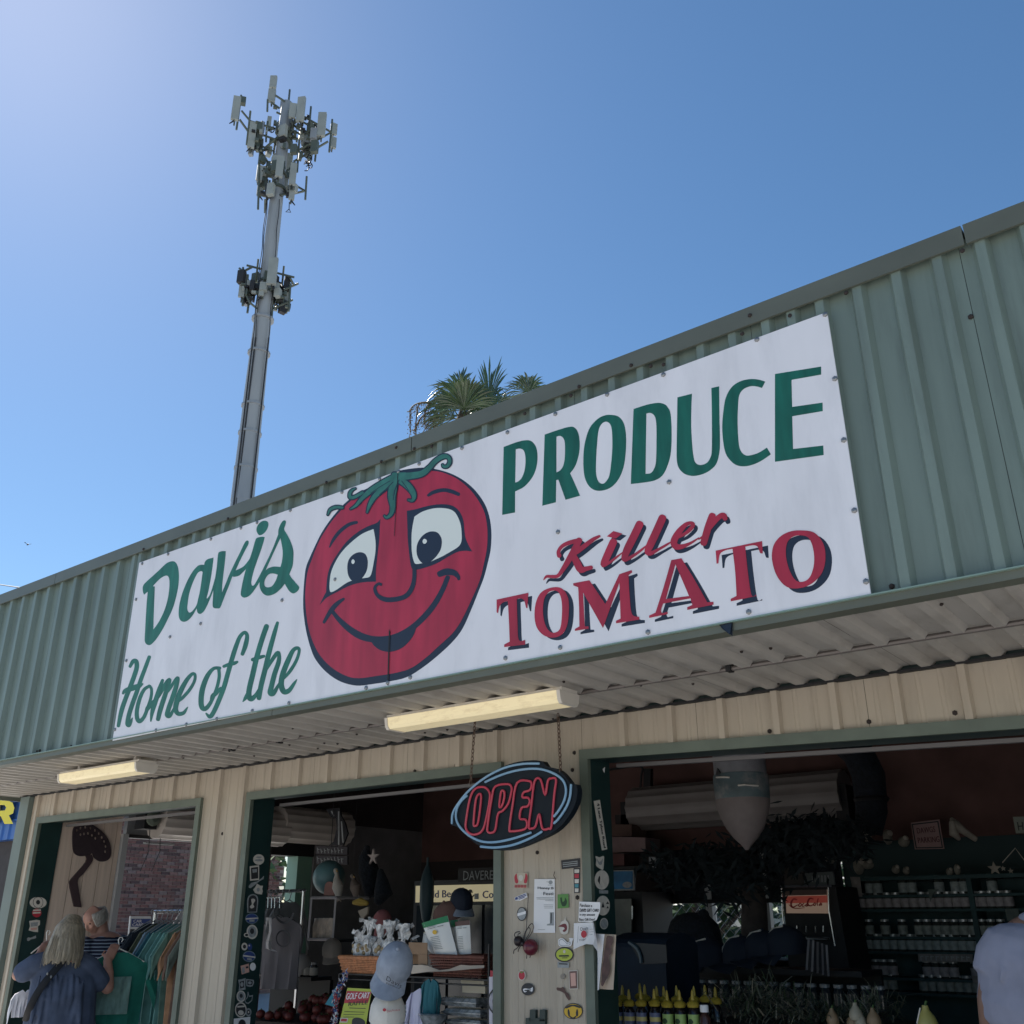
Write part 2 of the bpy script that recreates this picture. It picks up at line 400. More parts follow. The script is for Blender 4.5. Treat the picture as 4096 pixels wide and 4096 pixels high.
for a, b, z in ((-3.05, -.77, 2.412), (-.06, 2.16, 2.40), (2.88, 6.3, 2.425)):
    MB().slab([(a, D+.20, z-.03), (b, D+.20, z-.03-(.12 if a > 2 else 0)), (b, D+.20, z-.01-(.12 if a > 2 else 0)), (a, D+.20, z-.01)], (0, .03, 0)).build('shutter_bar', mat('shutter_bar', (.15, .14, .14), .6), B)
# small fixings on fascia, walls and soffit
def screw(p, n, r=.008, parent=B, m=SCREW, name='screw'):
    p = Vector(p); n = Vector(n); MB().tube([p, p+n*.005, p+n*.009], [r*1.35, r*1.3, r*.6], 6).build(name, m, parent)
RUSTY = mat('rusty_screw', (.03, .022, .02), .8)
for px, py in [(3082, 1187), (3000, 1262), (2970, 1336), (2604, 1465), (2655, 1459), (2317, 1547), (2285, 1583), (1658, 1795), (1585, 1790), (1728, 1786), (1306, 1930), (1526, 1847), (913, 2075), (575, 2197), (3385, 1172), (3850, 1004), (3160, 1263), (2100, 1655), (2525, 1462)]:
    p = onY(px, py, -.0008)
    if p.z > 3.90: p = onY(px, py, -.0465)
    if p.z < 3.985: screw(p, NY, .007, B, RUSTY)
for px, py in [(4068, 1551), (3568, 2346), (148, 3005), (160, 3003), (285, 2986), (18, 3028), (442, 2957), (3884, 1268)]:
    screw(onY(px, py, -.001), NY, .008, B, RUSTY)
for px, py in [(881, 3176), (890, 3335), (980, 3167), (895, 3915), (790, 3915), (2298, 3011), (3079, 2925), (3820, 2852), (3476, 2887), (1660, 3085), (2290, 3080), (2310, 3590), (1825, 3062), (2340, 3375), (2150, 3410)]:
    screw(onY(px, py, D-.005), NY, .009, B, RUSTY)
for k in range(46):
    screw((random.uniform(-2, 5.2), random.uniform(.1, 1.15), 2.656), (0, 0, -1), .006, B, RUSTY)
# nest of torn tape under the sign edge
mb = MB(); P0 = onY(2900, 2496, -.036)
mb.add([P0+Vector(v) for v in ((-.03, 0, .012), (.035, -.002, .016), (.03, -.008, -.055), (.005, -.012, -.03), (-.012, -.004, -.012))], [(0, 1, 2, 3, 4)])
mb.add([P0+Vector(v) for v in ((-.03, -.002, .012), (.035, -.006, .016), (.024, -.016, -.05), (-.008, -.012, -.02))], [(0, 1, 2, 3)])
tag(mb.build('tape_scrap', mat('tape', (.02, .025, .035), .3)), 'torn dark scrap of tape dangling below the lower edge of the long sign', 'tape')
# interior shell
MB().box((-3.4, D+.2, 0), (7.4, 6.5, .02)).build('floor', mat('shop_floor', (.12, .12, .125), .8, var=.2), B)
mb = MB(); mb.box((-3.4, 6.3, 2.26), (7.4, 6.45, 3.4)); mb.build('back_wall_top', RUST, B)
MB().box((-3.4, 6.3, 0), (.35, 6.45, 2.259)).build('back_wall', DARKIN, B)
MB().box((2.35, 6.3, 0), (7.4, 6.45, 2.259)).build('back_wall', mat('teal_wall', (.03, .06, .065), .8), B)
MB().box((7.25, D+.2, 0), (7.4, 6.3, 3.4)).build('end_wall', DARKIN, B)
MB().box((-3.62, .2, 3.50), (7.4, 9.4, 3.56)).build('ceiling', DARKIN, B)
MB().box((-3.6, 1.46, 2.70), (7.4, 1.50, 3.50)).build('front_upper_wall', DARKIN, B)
# left side wall with two shutters openings (y 2.1..3.9 and 3.95..4.5)
BOARD = mat('pale_board', (.60, .48, .40), .7, var=.14, vscale=6, stretch=(1, 6, .4), dirt=(.2, .14, .11), dscale=3, damt=.4)
ys = [1.452, 1.60, 1.735, 1.875, 2.01, 2.06]
for a, b in zip(ys, ys[1:]):
    MB().box((-3.16, a+.003, 0), (-3.12, b-.003, 2.62)).build('board', BOARD, B)
MB().box((-3.3, 1.45, 0), (-3.17, 2.06, 2.7)).build('side_wall', DARKIN, B)
MB().box((-3.2, 2.062, 0), (-3.08, 2.12, 2.36)).build('opening_post', mat('opening_post', (.35, .35, .36), .5), B)
MB().box((-3.3, 1.5, 2.63), (-3.1, 6.3, 3.49)).build('side_lintel', DARKIN, B)
MB().box((-3.2, 2.125, 2.33), (-3.14, 3.9, 2.62)).build('shutter_guide', mat('guide_steel', (.2, .21, .22), .5), B)
MB().box((-3.14, 2.125, 2.33), (-3.10, 3.9, 2.36)).build('shutter_edge', BLACK, B)
MB().box((-3.3, 3.55, 0), (-3.1, 3.88, 2.47)).build('side_pier', DARKIN, B)
MB().box((-3.25, 4.50, 0), (-3.1, 6.3, 2.63)).build('side_wall', mat('grey_board', (.22, .21, .21), .8, var=.15), B)
MB().box((-3.3, 4.28, 0), (-3.12, 4.49, 2.3)).build('door_leaf', mat('mint_paint', (.20, .36, .28), .5), B)
MB().box((-3.3, 3.88, 2.25), (-3.1, 4.495, 2.625)).build('shutter_guide', BLACK, B)
SHUT = mat('shutter_slats', (.58, .52, .47), .35, var=.1, vscale=4)
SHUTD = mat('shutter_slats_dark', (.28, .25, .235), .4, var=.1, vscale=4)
def drum(c, r, y0, y1, axis, m, n=14):
    prof = []
    mb = MB(); k = n*4
    ring = []
    for i in range(k):
        a = 2*math.pi*i/k; rr = r*(1+.035*math.cos(n*a)); ring.append((rr*math.cos(a), rr*math.sin(a)))
    if axis == 'Y': rows = [[(c[0]+u, y, c[2]+v) for u, v in ring+ring[:1]] for y in (y0, y1)]
    else: rows = [[(x, c[1]+u, c[2]+v) for u, v in ring+ring[:1]] for x in (y0, y1)]
    mb.grid(rows); mb.add(rows[0][:-1], [tuple(range(k))]); mb.add(rows[1][:-1], [tuple(range(k))])
    return mb.build('shutter_roll', m, B, True)
drum((-2.93, 0, 2.50), .175, 2.3, 3.85, 'Y', SHUT)
drum((-2.93, 0, 2.56), .185, 3.78, 4.78, 'Y', SHUT)
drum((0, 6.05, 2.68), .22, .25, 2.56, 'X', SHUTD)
MB().box((2.50, 5.9, 2.2), (2.62, 6.25, 2.75)).build('drum_bracket', BLACK, B)
MB().box((.15, 5.9, 2.2), (.25, 6.25, 2.75)).build('drum_bracket', BLACK, B)
for y in (2.6, 4.4): MB().box((-3, y, 3.36), (7, y+.09, 3.499)).build('beam', BLACK, B)
# fluorescent fittings under the soffit
LENS = mat('yellowed_lens', (.80, .70, .46), .45, emit=(.9, .75, .45, .16), var=.03, vscale=3, dirt=(.34, .22, .10), dscale=9, damt=.6, stretch=(1, 3, 3))
ENDC = mat('fitting_white', (.66, .62, .56), .5, var=.06)
def fitting(x0, x1, y0, y1, label, z1=2.632):
    o = empty('fluorescent_light', ((x0+x1)/2, (y0+y1)/2, 2.645), label, 'light fitting', 'fluorescent lights under the canopy')
    if z1 < 2.63:
        for x in (x0+.15, x1-.15): MB().box((x, (y0+y1)/2-.02, z1+.004), (x+.03, (y0+y1)/2+.02, 2.66)).build('bracket', ENDC, o)
    MB().box((x0, y0+.015, z1-.012), (x1, y1-.015, z1+.004)).build('housing', ENDC, o)
    prof = [(y0, z1-.013), (y0+.008, z1-.058), (y0+.022, z1-.072), (y1-.022, z1-.072), (y1-.008, z1-.058), (y1, z1-.013)]
    MB().slab([(x0+.022, a, b) for a, b in prof], (x1-x0-.044, 0, 0)).build('lens', LENS, o)
    for a, b in ((x0, x0+.02), (x1-.02, x1)):
        MB().slab([(a, p-.003 if i < 3 else p+.003, q-(.004 if 1 < i < 4 else 0)) for i, (p, q) in enumerate(prof)], (b-a, 0, 0)).build('end_cap', ENDC, o)
fitting(2.05, 3.23, .40, .565, 'long yellowed fluorescent light above the OPEN sign')
fitting(-1.29, -.27, .36, .53, 'yellowed fluorescent light under the canopy above the clothes racks bay', 2.605)
# ================================================================ the painted sign
SGW = mat('sign_white', (.76, .75, .785), .45, var=.06, vscale=3, stretch=(1.6, 1, .4), dirt=(.40, .40, .43), dscale=3.5, damt=.32)
PGREEN = mat('paint_green', (.008, .115, .08), .45, var=.28, vscale=7, stretch=(3, 1, .5))
DKGREEN = mat('paint_green_light', (.02, .15, .105), .45, var=.3, vscale=7, stretch=(3, 1, .5))
PRED = mat('paint_red', (.40, .022, .052), .4, var=.24, vscale=4, stretch=(3, 1, .5))
PDARK = mat('paint_navy', (.012, .02, .042), .45)
PWHITE = mat('paint_cream', (.70, .74, .70), .45)
SEDGE = mat('sign_edge', (.3, .3, .32), .5)
SY = -.044
SGN = empty('shop_sign', (2.44, SY, 2.665), 'long white painted sign with a smiling tomato and green and red lettering', 'sign')
SP = Ypl(SY)
c = {k: onY(*p, SY) for k, p in {'tl': (557, 2251), 'bl': (450, 2963), 'tr': (3308, 1248), 'br': (3484, 2379), 'st': (1592, 1887), 'sb': (1553, 2744)}.items()}
e = Vector((.0012, 0, 0))
def panel(a, b, cc, d):
    MB().slab([a, b, cc, d], (0, .006, 0)).build('panel', SGW, SGN)
panel(c['tl'], c['st']-e+Vector((0, 0, .004)), c['sb']-e, c['bl']); panel(c['st']+e+Vector((0, 0, .012)), c['tr'], c['br'], c['sb']+e)
Z1 = (540, 2040, 700/1932); Z2 = (440, 2440, 800/1932); Z3 = (1180, 1780, 820/1932); Z5 = (1980, 1550, 700/1932); Z6 = (2650, 1420, 700/1932); Z7 = (2150, 2020, 800/1932); Z8 = (1960, 2080, 1400/1932)
def glyph(loops, m, lift, nm='letter'): return decal(nm, loops, SP, m, SGN, lift, NY)
# Davis
glyph([path('86,855 100,820 150,770 250,680 340,595 400,567 445,575 475,630 486,720 480,830 455,960 420,1080 370,1190 310,1310 240,1420 190,1475 160,1492 125,1480 108,1440 112,1330 120,1180 130,1020 141,902c 100,936c 88,900', Z1),
       path('220,845c 197,842c 270,765 330,728 365,732 380,780 378,870 360,990 320,1120 260,1240 204,1318c 206,1200 214,1000', Z1)], DKGREEN, .0006)
glyph([path('868,525c 860,600 840,740 810,900 793,965 800,975 830,930 860,840 888,740c 884,830 866,885 830,980 780,1090 745,1135 715,1148 690,1130 682,1085c 640,1160 590,1215 540,1235 500,1215 483,1160 490,1050 520,930 570,800 630,690 690,620 730,605 765,606c 772,575 800,545', Z1),
       path('748,685c 730,675 690,700 640,800 600,920 580,1050 580,1100 600,1133 635,1115 680,1050 697,985 720,880', Z1)], DKGREEN, .0008)
glyph([path('1003,455c 960,455 925,470 915,510 905,620 888,740c 885,830 868,880 862,960 858,1050 870,1080 905,1087 940,1080 965,1020 1000,930 1040,830 1076,733c 1100,738 1150,725 1190,690 1220,660c 1240,620 1255,555c 1230,590 1190,630 1130,660 1112,668c 1160,560 1220,440 1252,380 1254,345 1235,338 1210,365 1160,470 1100,590 1040,720 1000,820 961,912c 965,820 980,680 998,530', Z1)], DKGREEN, .0010)
glyph([path('1434,300c 1400,296 1345,310 1325,350 1300,440 1270,530 1255,560 1230,640 1205,730 1185,820 1170,910 1175,950 1210,968 1260,950 1305,905c 1292,836c 1285,790 1310,680 1350,560 1400,420', Z1)], DKGREEN, .0012)
glyph([path('1342,230 1350,180 1385,135 1430,118 1465,130 1474,165 1455,220 1415,265 1370,277', Z1)], DKGREEN, .0006, 'letter_dot')
glyph([path('1292,834c 1320,825 1390,700 1450,580 1520,430 1583,270c 1585,220 1605,165 1630,125 1655,115 1668,130 1660,170 1648,215 1680,270 1720,350 1748,440 1750,520 1740,620 1705,710c 1730,750 1780,810 1813,850 1805,885 1770,915 1740,920 1700,890 1656,815c 1620,860 1560,915 1500,942 1450,944 1405,910 1378,850 1377,795c 1345,845 1305,905c', Z1),
       path('1607,310c 1560,410 1500,540 1443,668c 1480,640 1540,625 1608,630c 1625,560 1632,450', Z1), path('1578,715c 1530,702 1480,710 1440,760 1428,810 1440,845 1470,855 1515,840 1555,780', Z1)], DKGREEN, .0014)
# Home of the
def script(z, m, groups, shadow=None):
    for g in groups:
        if shadow: glyph([[stroke(s, z, 1.0, shadow)] for s in g], PDARK, .0006, 'letter_shadow')
        glyph([[stroke(s, z)] for s in g], m, .0022 if shadow else .0006)
script(Z2, DKGREEN, [
 ['195,545,30 225,495,40 255,500,44 258,560,45 230,650,45 195,745,44 150,860,44 110,980,44 82,1118,34', '380,455,34 345,550,38 300,670,40 260,790,42 220,900,44 185,1010,44 172,1095,48 185,1112,40 203,1080,28 216,1045,12', '128,805,24 150,780,42 220,755,52 280,735,46 315,715,18'],
 ['380,735,30 330,770,34 290,850,38 262,960,40 262,1040,42 285,1075,42 325,1040,36 360,960,34 395,850,30 402,770,28 385,735,26', '350,985,28 365,950,44 400,910,40 430,875,30'],
 ['508,680,30 480,760,44 440,880,48 410,980,40 395,1072,16', '430,900,20 490,800,36 545,700,34 578,672,32 560,740,42 520,860,46 485,970,46 465,1055,40', '520,840,14 580,760,28 635,672,30 658,660,32 640,740,44 600,860,46 565,960,46 555,1015,48 580,1022,38 610,970,26 630,920,14'],
 ['650,890,20 700,850,32 770,770,32 815,690,30 822,630,30 795,618,32 740,680,42 680,790,50 645,890,52 635,960,48 660,1002,42 710,995,36 740,955,20 752,938,8'],
 ['1060,562,32 1000,567,34 940,640,46 895,760,52 880,870,52 890,940,50 925,952,44 975,890,36 1030,760,32 1055,650,32 1052,575,32', '980,865,30 995,830,44 1030,800,40 1070,755,26'],
 ['1280,425,36 1310,340,46 1325,250,38 1300,218,34 1255,260,38 1215,360,44 1180,470,46 1140,610,46 1100,750,46 1050,880,46 1000,990,44 965,1030,40 930,1000,16', '1100,545,28 1140,530,34 1200,515,36 1230,502,24'],
 ['1512,160,50 1470,280,50 1420,450,50 1380,620,52 1345,770,52 1345,840,54 1370,858,50 1410,820,36 1440,760,18', '1285,885,10 1310,850,36 1345,790,40', '1378,480,34 1440,460,36 1488,447,28'],
 ['1618,125,30 1590,220,42 1540,400,48 1500,570,50 1460,730,50 1440,850,46', '1490,620,14 1550,510,34 1610,423,40 1633,423,34 1630,500,44 1590,620,48 1560,740,50 1550,800,54 1580,805,46 1620,740,30 1650,680,12'],
 ['1680,660,26 1740,590,34 1800,490,32 1828,400,30 1815,368,34 1770,390,40 1720,490,50 1670,620,54 1655,720,54 1680,788,54 1730,778,44 1780,710,30 1805,672,10']])
# PRODUCE
for z, lp in [(Z5, ['96,657c 230,607 330,583 400,592 450,650 470,740 462,860 420,980 330,1090 223,1148c 222,1380c 80,1407c', '230,682c 280,675 320,700 337,780 330,900 300,990 260,1035 224,1050c']),
 (Z5, ['549,520c 700,468 810,437 870,438 915,490 935,590 930,720 890,860 830,948c 890,1080 940,1195c 780,1240c 700,1017c 677,1022c 673,1268c 523,1306c', '679,543c 720,535 755,560 772,620 772,760 755,860 720,915 679,937c']),
 (Z5, ['1270,302 1360,320 1420,390 1447,520 1445,700 1420,880 1360,1020 1270,1110 1150,1142 1060,1110 1000,1020 977,880 980,700 1005,560 1050,440 1130,350 1200,312', '1230,378 1275,410 1293,500 1295,680 1280,860 1260,980 1220,1045 1185,1063 1145,1040 1118,960 1117,800 1130,600 1145,470 1180,400']),
 (Z5, ['1530,238c 1680,190 1800,170 1870,185 1909,221 1941,301 1951,541 1939,741 1899,881 1849,971 1780,1020 1680,1045 1500,1066c', '1672,288c 1720,282 1765,320 1782,420 1783,620 1777,820 1755,900 1720,945 1663,954c']),
 (Z6, ['165,468c 326,428c 320,560 318,800 328,980 345,1130 370,1195 425,1215 490,1190 530,1130 545,1040 546,700 540,365c 626,346c 630,700 635,930 628,1080 590,1210 500,1290 400,1328 320,1335 240,1310 180,1245 158,1150 158,950 162,700']),
 (Z6, ['1135,295c 1098,365c 1050,350 980,345 900,375 850,440 835,560 830,750 840,950 860,1050 910,1105 970,1108 1060,1080 1153,1023c 1197,1097c 1080,1175 960,1222 850,1226 770,1185 700,1090 670,950 660,780 675,600 700,470 760,360 850,295 960,267 1060,272']),
 (Z6, ['1242,210c 1752,128c 1752,217c 1425,275c 1432,574c 1768,526c 1770,620c 1433,677c 1442,1038c 1775,1000c 1780,1105c 1242,1180c'])]:
    glyph([path(t, z) for t in lp], PGREEN, .0006)
# Killer
script(Z7, PRED, [
 ['212,490,44 205,450,34 240,400,36 310,365,40 395,345,44', '405,345,60 350,450,62 300,540,56 250,620,44 200,685,34 140,692,30 90,692,26 62,725,8', '600,303,24 540,335,38 460,395,46 390,450,44 345,490,20', '350,490,56 390,570,72 420,625,66 470,618,46 520,605,38'],
 ['735,360,74 690,460,74 645,560,66 640,583,40 700,555,26 760,510,22 830,455,8'],
 ['988,190,76 930,310,76 870,430,74 840,515,56 860,526,40 930,490,28 1000,440,24 1060,390,12'],
 ['1208,130,76 1150,260,76 1090,390,74 1065,455,56 1100,467,40 1180,425,26 1250,385,22 1290,360,12'],
 ['1370,310,24 1440,270,34 1500,210,38 1498,178,34 1440,188,40 1370,260,60 1320,350,66 1340,402,60 1400,402,44 1480,370,26 1560,320,12'],
 ['1690,110,70 1650,220,70 1608,365,66', '1560,332,12 1612,300,26', '1650,260,26 1700,180,44 1760,115,50 1800,103,54 1815,130,48']], (26, 32))
glyph([path('672,305c 735,253c 822,277c 760,325c', (Z7[0]+16, Z7[1]+8, Z7[2]), 1)], PDARK, .0006, 'letter_shadow'); glyph([path('672,305c 735,253c 822,277c 760,325c', Z7, 1)], PRED, .0022, 'letter_dot')
# TOMATO
for lp, dx, dy in [(['38,440c 213,402c 208,487c 200,483 190,445 170,433 149,438c 153,560 160,662 195,662c 196,688c 80,702c 80,688c 110,672c 106,560 100,448c 75,455 55,475 45,515c 38,510c'], 20, 17),
 (['350,372 400,380 432,430 437,510 425,590 395,635 345,650 295,635 258,590 247,520 258,445 290,395', '352,390 380,400 397,450 398,530 388,600 360,622 330,615 305,575 294,510 300,440 322,402'], 25, 14),
 (['460,350c 550,333c 638,465c 715,300c 783,277c 786,290c 766,305c 772,420 785,520 825,535c 826,550c 697,571c 697,557c 722,545c 716,345c 625,597c 515,400c 520,500 525,588c 545,588c 546,600c 470,613c 470,602c 495,588c 493,480 488,372c 462,362c'], 30, 18),
 (['1002,222c 1058,212c 1130,330 1200,455c 1235,452c 1235,468c 1090,497c 1090,482c 1118,470c 1108,433c 957,462c 945,500 952,515c 982,507c 982,520c 880,541c 880,528c 915,512c 960,370', '1025,245c 972,437c 1100,420c'], 30, 22),
 (['1247,170c 1503,117c 1507,185c 1492,182 1480,150 1455,140 1410,148c 1425,290 1445,415 1470,412c 1472,420c 1330,450c 1330,436c 1362,420c 1355,290 1340,160c 1300,168 1270,190 1262,240c 1252,242c'], 32, 24),
 (['1710,58 1790,70 1840,130 1853,210 1835,290 1780,350 1710,377 1640,370 1585,310 1558,220 1565,145 1600,95 1650,67', '1715,85 1760,100 1785,160 1790,240 1770,310 1735,340 1690,335 1655,280 1635,200 1640,130 1670,95'], 35, 24)]:
    glyph([path(t, (Z8[0]+dx*Z8[2], Z8[1]+dy*Z8[2], Z8[2])) for t in lp], PDARK, .0006, 'letter_shadow'); glyph([path(t, Z8) for t in lp], PRED, .0022)
# tomato face
TOM = decal('tomato_emblem', [path('960,250 1100,222 1230,213 1330,228 1450,262 1560,315 1660,390 1740,480 1800,580 1835,690 1850,800 1851,900 1842,1000 1815,1120 1780,1250 1730,1380 1670,1530 1580,1730 1480,1860 1340,1990 1200,2100 1050,2190 880,2230 720,2255 580,2268 430,2230 300,2145 200,2030 150,1920 105,1750 80,1570 78,1420 90,1250 105,1150 140,1060 190,950 250,830 330,710 430,590 540,490 640,430 760,370 860,310', Z3)], SP, PDARK, SGN, .0004, NY)
def face(txts, m, lift, nm): return decal(nm, [path(t, Z3) for t in txts], SP, m, TOM, lift, NY)
face(['1300,245 1400,262 1530,320 1640,410 1720,510 1780,620 1808,740 1815,860 1808,980 1785,1100 1740,1280 1650,1490 1560,1670 1480,1780 1350,1900 1240,2000 1100,2100 960,2145 780,2175 600,2198 480,2175 350,2100 250,2000 190,1900 140,1770 110,1610 98,1430 108,1270 130,1160 160,1080 200,970 260,850 350,715 450,600 560,500 700,420 860,340 1000,280 1150,250'], PRED, .0008, 'tomato_skin')
face(['808,695c 770,735 680,770 580,830 480,920 400,1030 340,1130 310,1220 298,1320 295,1385c 265,1440 232,1510c 300,1440 400,1385 520,1325 640,1295 765,1288c 765,1190 778,1050 795,900 800,780'], PDARK, .0012, 'eye_outline')
face(['742,793c 640,835 540,910 450,1000 390,1090 345,1190 330,1280 328,1360 345,1387 400,1360 480,1305 535,1280 630,1258 700,1245 725,1200 745,1100 760,1000 760,900'], PWHITE, .0016, 'eye_white')
face(['615,1011 665,1030 688,1090 680,1180 640,1250 590,1290 540,1280 505,1230 495,1150 510,1080 555,1030'], PDARK, .0020, 'pupil')
face(['550,1078 564,1090 565,1105 555,1121 542,1120 534,1105 538,1088'], PWHITE, .0024, 'glint')
face(['1055,620c 1130,608 1230,580 1330,562 1420,560 1500,580 1560,640 1590,720 1600,820 1610,880 1640,950 1672,1005c 1640,1000 1590,998 1530,1010 1450,1050 1350,1110 1250,1150 1140,1180c 1100,1160 1080,1050 1065,900 1060,760'], PDARK, .0012, 'eye_outline')
face(['1127,677c 1200,630 1300,600 1390,595 1470,610 1520,650 1560,740 1572,830 1570,910 1540,960 1470,1005 1390,1050 1302,1090c 1250,1110 1200,1115 1150,1122 1125,1105 1105,1020 1100,900 1105,800'], PWHITE, .0016, 'eye_white')
face(['1300,815 1350,830 1385,890 1380,970 1350,1030 1300,1085 1250,1115 1200,1112 1160,1060 1147,990 1160,920 1200,860 1250,825'], PDARK, .0020, 'pupil')
face(['1224,885 1242,896 1245,912 1232,930 1214,930 1205,912 1210,894'], PWHITE, .0024, 'glint')
def line(t, m, lift, nm, ws=1): return decal(nm, [stroke(t, Z3, ws)], SP, m, TOM, lift, NY)
line('1118,1120,20 1128,1180,38 1126,1260,40 1108,1340,44 1065,1410,46 1000,1445,46 900,1460,46 830,1450,44 780,1415,36 757,1370,32 760,1335,28 790,1310,26 812,1315,28', PDARK, .0022, 'nose_line')
line('355,1570,36 420,1650,46 520,1740,60 620,1800,66 730,1830,60 860,1825,50 960,1800,50 1080,1740,54 1200,1640,56 1310,1510,54 1390,1370,48 1440,1250,44', PDARK, .0012, 'mouth_line')
line('275,1670,28 310,1610,36 350,1550,44 400,1495,42 460,1452,24', PDARK, .0016, 'cheek_line')
line('1368,1215,58 1430,1195,64 1500,1205,56 1538,1240,40 1545,1262,30', PDARK, .0016, 'cheek_line')
face(['715,1845c 800,1835 900,1800 1000,1765 1150,1690c 1130,1770 1080,1850 1000,1920 900,1950 810,1935 750,1895'], PDARK, .0018, 'lip')
line('1258,475,26 1310,445,36 1400,425,36 1480,440,38 1542,465,34', PDARK, .0012, 'brow_line')
line('328,962,14 365,890,30 430,810,34 510,750,34 582,730,28', PDARK, .0012, 'brow_line')
LEAF = mat('paint_leaf', (.035, .16, .125), .45, var=.3, vscale=14)
LV = ['940,290,60 985,300,78 1040,292,66', '1000,300,70 1100,290,62 1200,270,56 1270,215,46 1330,150,42 1400,110,42 1450,118,32 1462,160,32 1440,200,28 1405,205,22 1394,188,12', '990,330,60 1060,380,62 1110,440,52 1125,490,38 1110,525,24 1072,520,14', '950,330,60 925,420,76 915,500,66 925,580,46 910,650,32 870,685,22 847,670,12', '930,330,50 850,400,54 760,480,46 710,560,32 683,635,12', '920,310,50 820,370,58 720,430,50 640,500,36 580,570,24 528,604,10', '640,450,26 570,490,28 525,495,30 522,455,26 545,425,18 573,412,7', '450,592,20 390,588,26 335,612,24 313,658,9']
def wide(t, d): return ' '.join('%s,%s,%g' % (*q.split(',')[:2], float(q.split(',')[2])+d) for q in t.split())
for i, t in enumerate(LV):
    o = decal('leaf_outline', [stroke(wide(t, 22), Z3)], SP, PDARK, TOM, .0026+i*.00004, NY)
for i, t in enumerate(LV): decal('leaf', [stroke(t, Z3)], SP, LEAF, TOM, .0032+i*.00004, NY)
for t in ('930,350,8 860,420,8 800,470,6', '985,330,8 945,430,8 930,520,6', '1010,340,6 1060,410,6 1080,440,4', '900,340,6 800,400,6 720,455,5'): line(t, PDARK, .0038, 'leaf_vein')
# weathering along the seam and the lower edge
decal('seam_gap', [[(1592.5, 1890), (1595, 1892), (1580, 2145), (1578, 2147)]], SP, BLACK, SGN, .0042, NY)
decal('seam_gap', [[(1558, 2515), (1563, 2528), (1556, 2740), (1551, 2742)]], SP, BLACK, SGN, .0042, NY)
SD = (.005)
def scr(z, pts):
    for x, y in pts:
        p = onY(z[0]+x*z[2], z[1]+y*z[2], SY-.0005); screw(p, NY, .0085, SGN)
ZR3 = (1900, 1200, 1700/1932); ZF4 = (1180, 2200, 820/1932)
scr(Z1, [(82, 592), (368, 488), (840, 322), (1172, 200), (1350, 140), (1717, 5), (1625, 997), (14, 988)])
scr(Z3, [(445, 445), (800, 320), (1172, 178), (1575, 30), (978, 250)]); scr(Z5, [(139, 497), (668, 294), (1240, 78)])
scr(ZR3, [(1593, 66), (1637, 358), (1677, 637), (1725, 957), (1778, 1280), (883, 828), (378, 1055), (857, 340), (1282, 180), (139, 1628), (388, 1580), (787, 1510), (1245, 1418)])
scr(Z2, [(160, 490), (50, 1155), (445, 1162), (738, 1106), (1032, 1052), (1376, 975), (1730, 900), (877, 132), (582, 260)])
scr(ZF4, [(672, 1300), (1088, 1200), (875, 1250), (380, 278)])
# ================================================================ OPEN sign on chains
OS = Ypl(.90); ZO = (1400, 2600, 1400/1932)
OPN = empty('open_sign', onY(2050, 3230, .93), 'oval black OPEN sign with pink letters and blue rings hanging on chains', 'sign')
lp = path('548,960 560,890 620,800 700,730 800,660 900,620 1000,607 1055,612c 1075,640c 1150,665 1210,735c 1240,740c 1248,780 1235,850 1190,930 1120,1000 1020,1050 900,1095 800,1104 715,1085 640,1030 580,975', ZO)
MB().slab([OS(*p)+Vector((0, .012, 0)) for p in lp], (0, .045, 0)).build('backing', mat('sign_black', (.008, .013, .02), .6, spec=.2), OPN)
NPINK = mat('neon_pink', (.42, .045, .075), .4, emit=(.75, .06, .13, .03)); NBLUE = mat('neon_blue', (.20, .34, .48), .4, emit=(.25, .5, .8, .03))
def neon(txt, m, closed, nm, r=.0062):
    pts = [(ZO[0]+float(a)*ZO[2], ZO[1]+float(b)*ZO[2]) for a, b in (w.split(',') for w in txt.split())]
    pts = spline(pts, (), closed, 4); w = [OS(*p)+Vector((0, .004, 0)) for p in pts]
    MB().tube(w, r, 7, closed=closed, rounded=not closed).build(nm, m, OPN, True)
neon('690,765 740,757 767,785 768,830 745,950 725,1000 690,1018 655,1010 637,980 640,930 660,820', NPINK, True, 'letter_tube')
neon('710,795 722,815 705,950 690,970 680,955 692,830', NPINK, True, 'letter_tube')
neon('800,753 870,740 890,760 885,800 870,850 840,888 815,905 800,990 780,1008 757,1000 760,950 780,820', NPINK, True, 'letter_tube')
neon('832,783 848,780 850,810 837,858 822,862', NPINK, True, 'letter_tube')
neon('920,733 988,723 1000,745 990,773 957,785 950,812 980,815 990,835 978,862 945,872 935,928 965,935 975,955 963,988 892,1000 878,985 895,860', NPINK, True, 'letter_tube')
neon('1017,724 1050,715 1075,800 1090,722 1110,708 1135,715 1125,800 1110,970 1095,985 1060,985 1042,905 1022,972 1000,985 985,972 1000,850', NPINK, True, 'letter_tube')
for t in ('560,955 565,900 600,840 660,770 750,700 850,650 950,628 1040,626', '1218,745 1212,810 1190,870 1150,930 1125,955', '720,1085 800,1090 900,1075 1000,1035 1055,1003', '745,728 830,690 930,662 1030,655 1110,675 1170,715 1190,770 1180,830 1150,885 1125,917', '995,1008 900,1040 800,1060 720,1055 650,1020 600,970 582,920 590,870 615,830 642,805'):
    neon(t, NBLUE, False, 'ring_tube', .0065)
CH = mat('chain', (.12, .08, .06), .5, metal=.6)
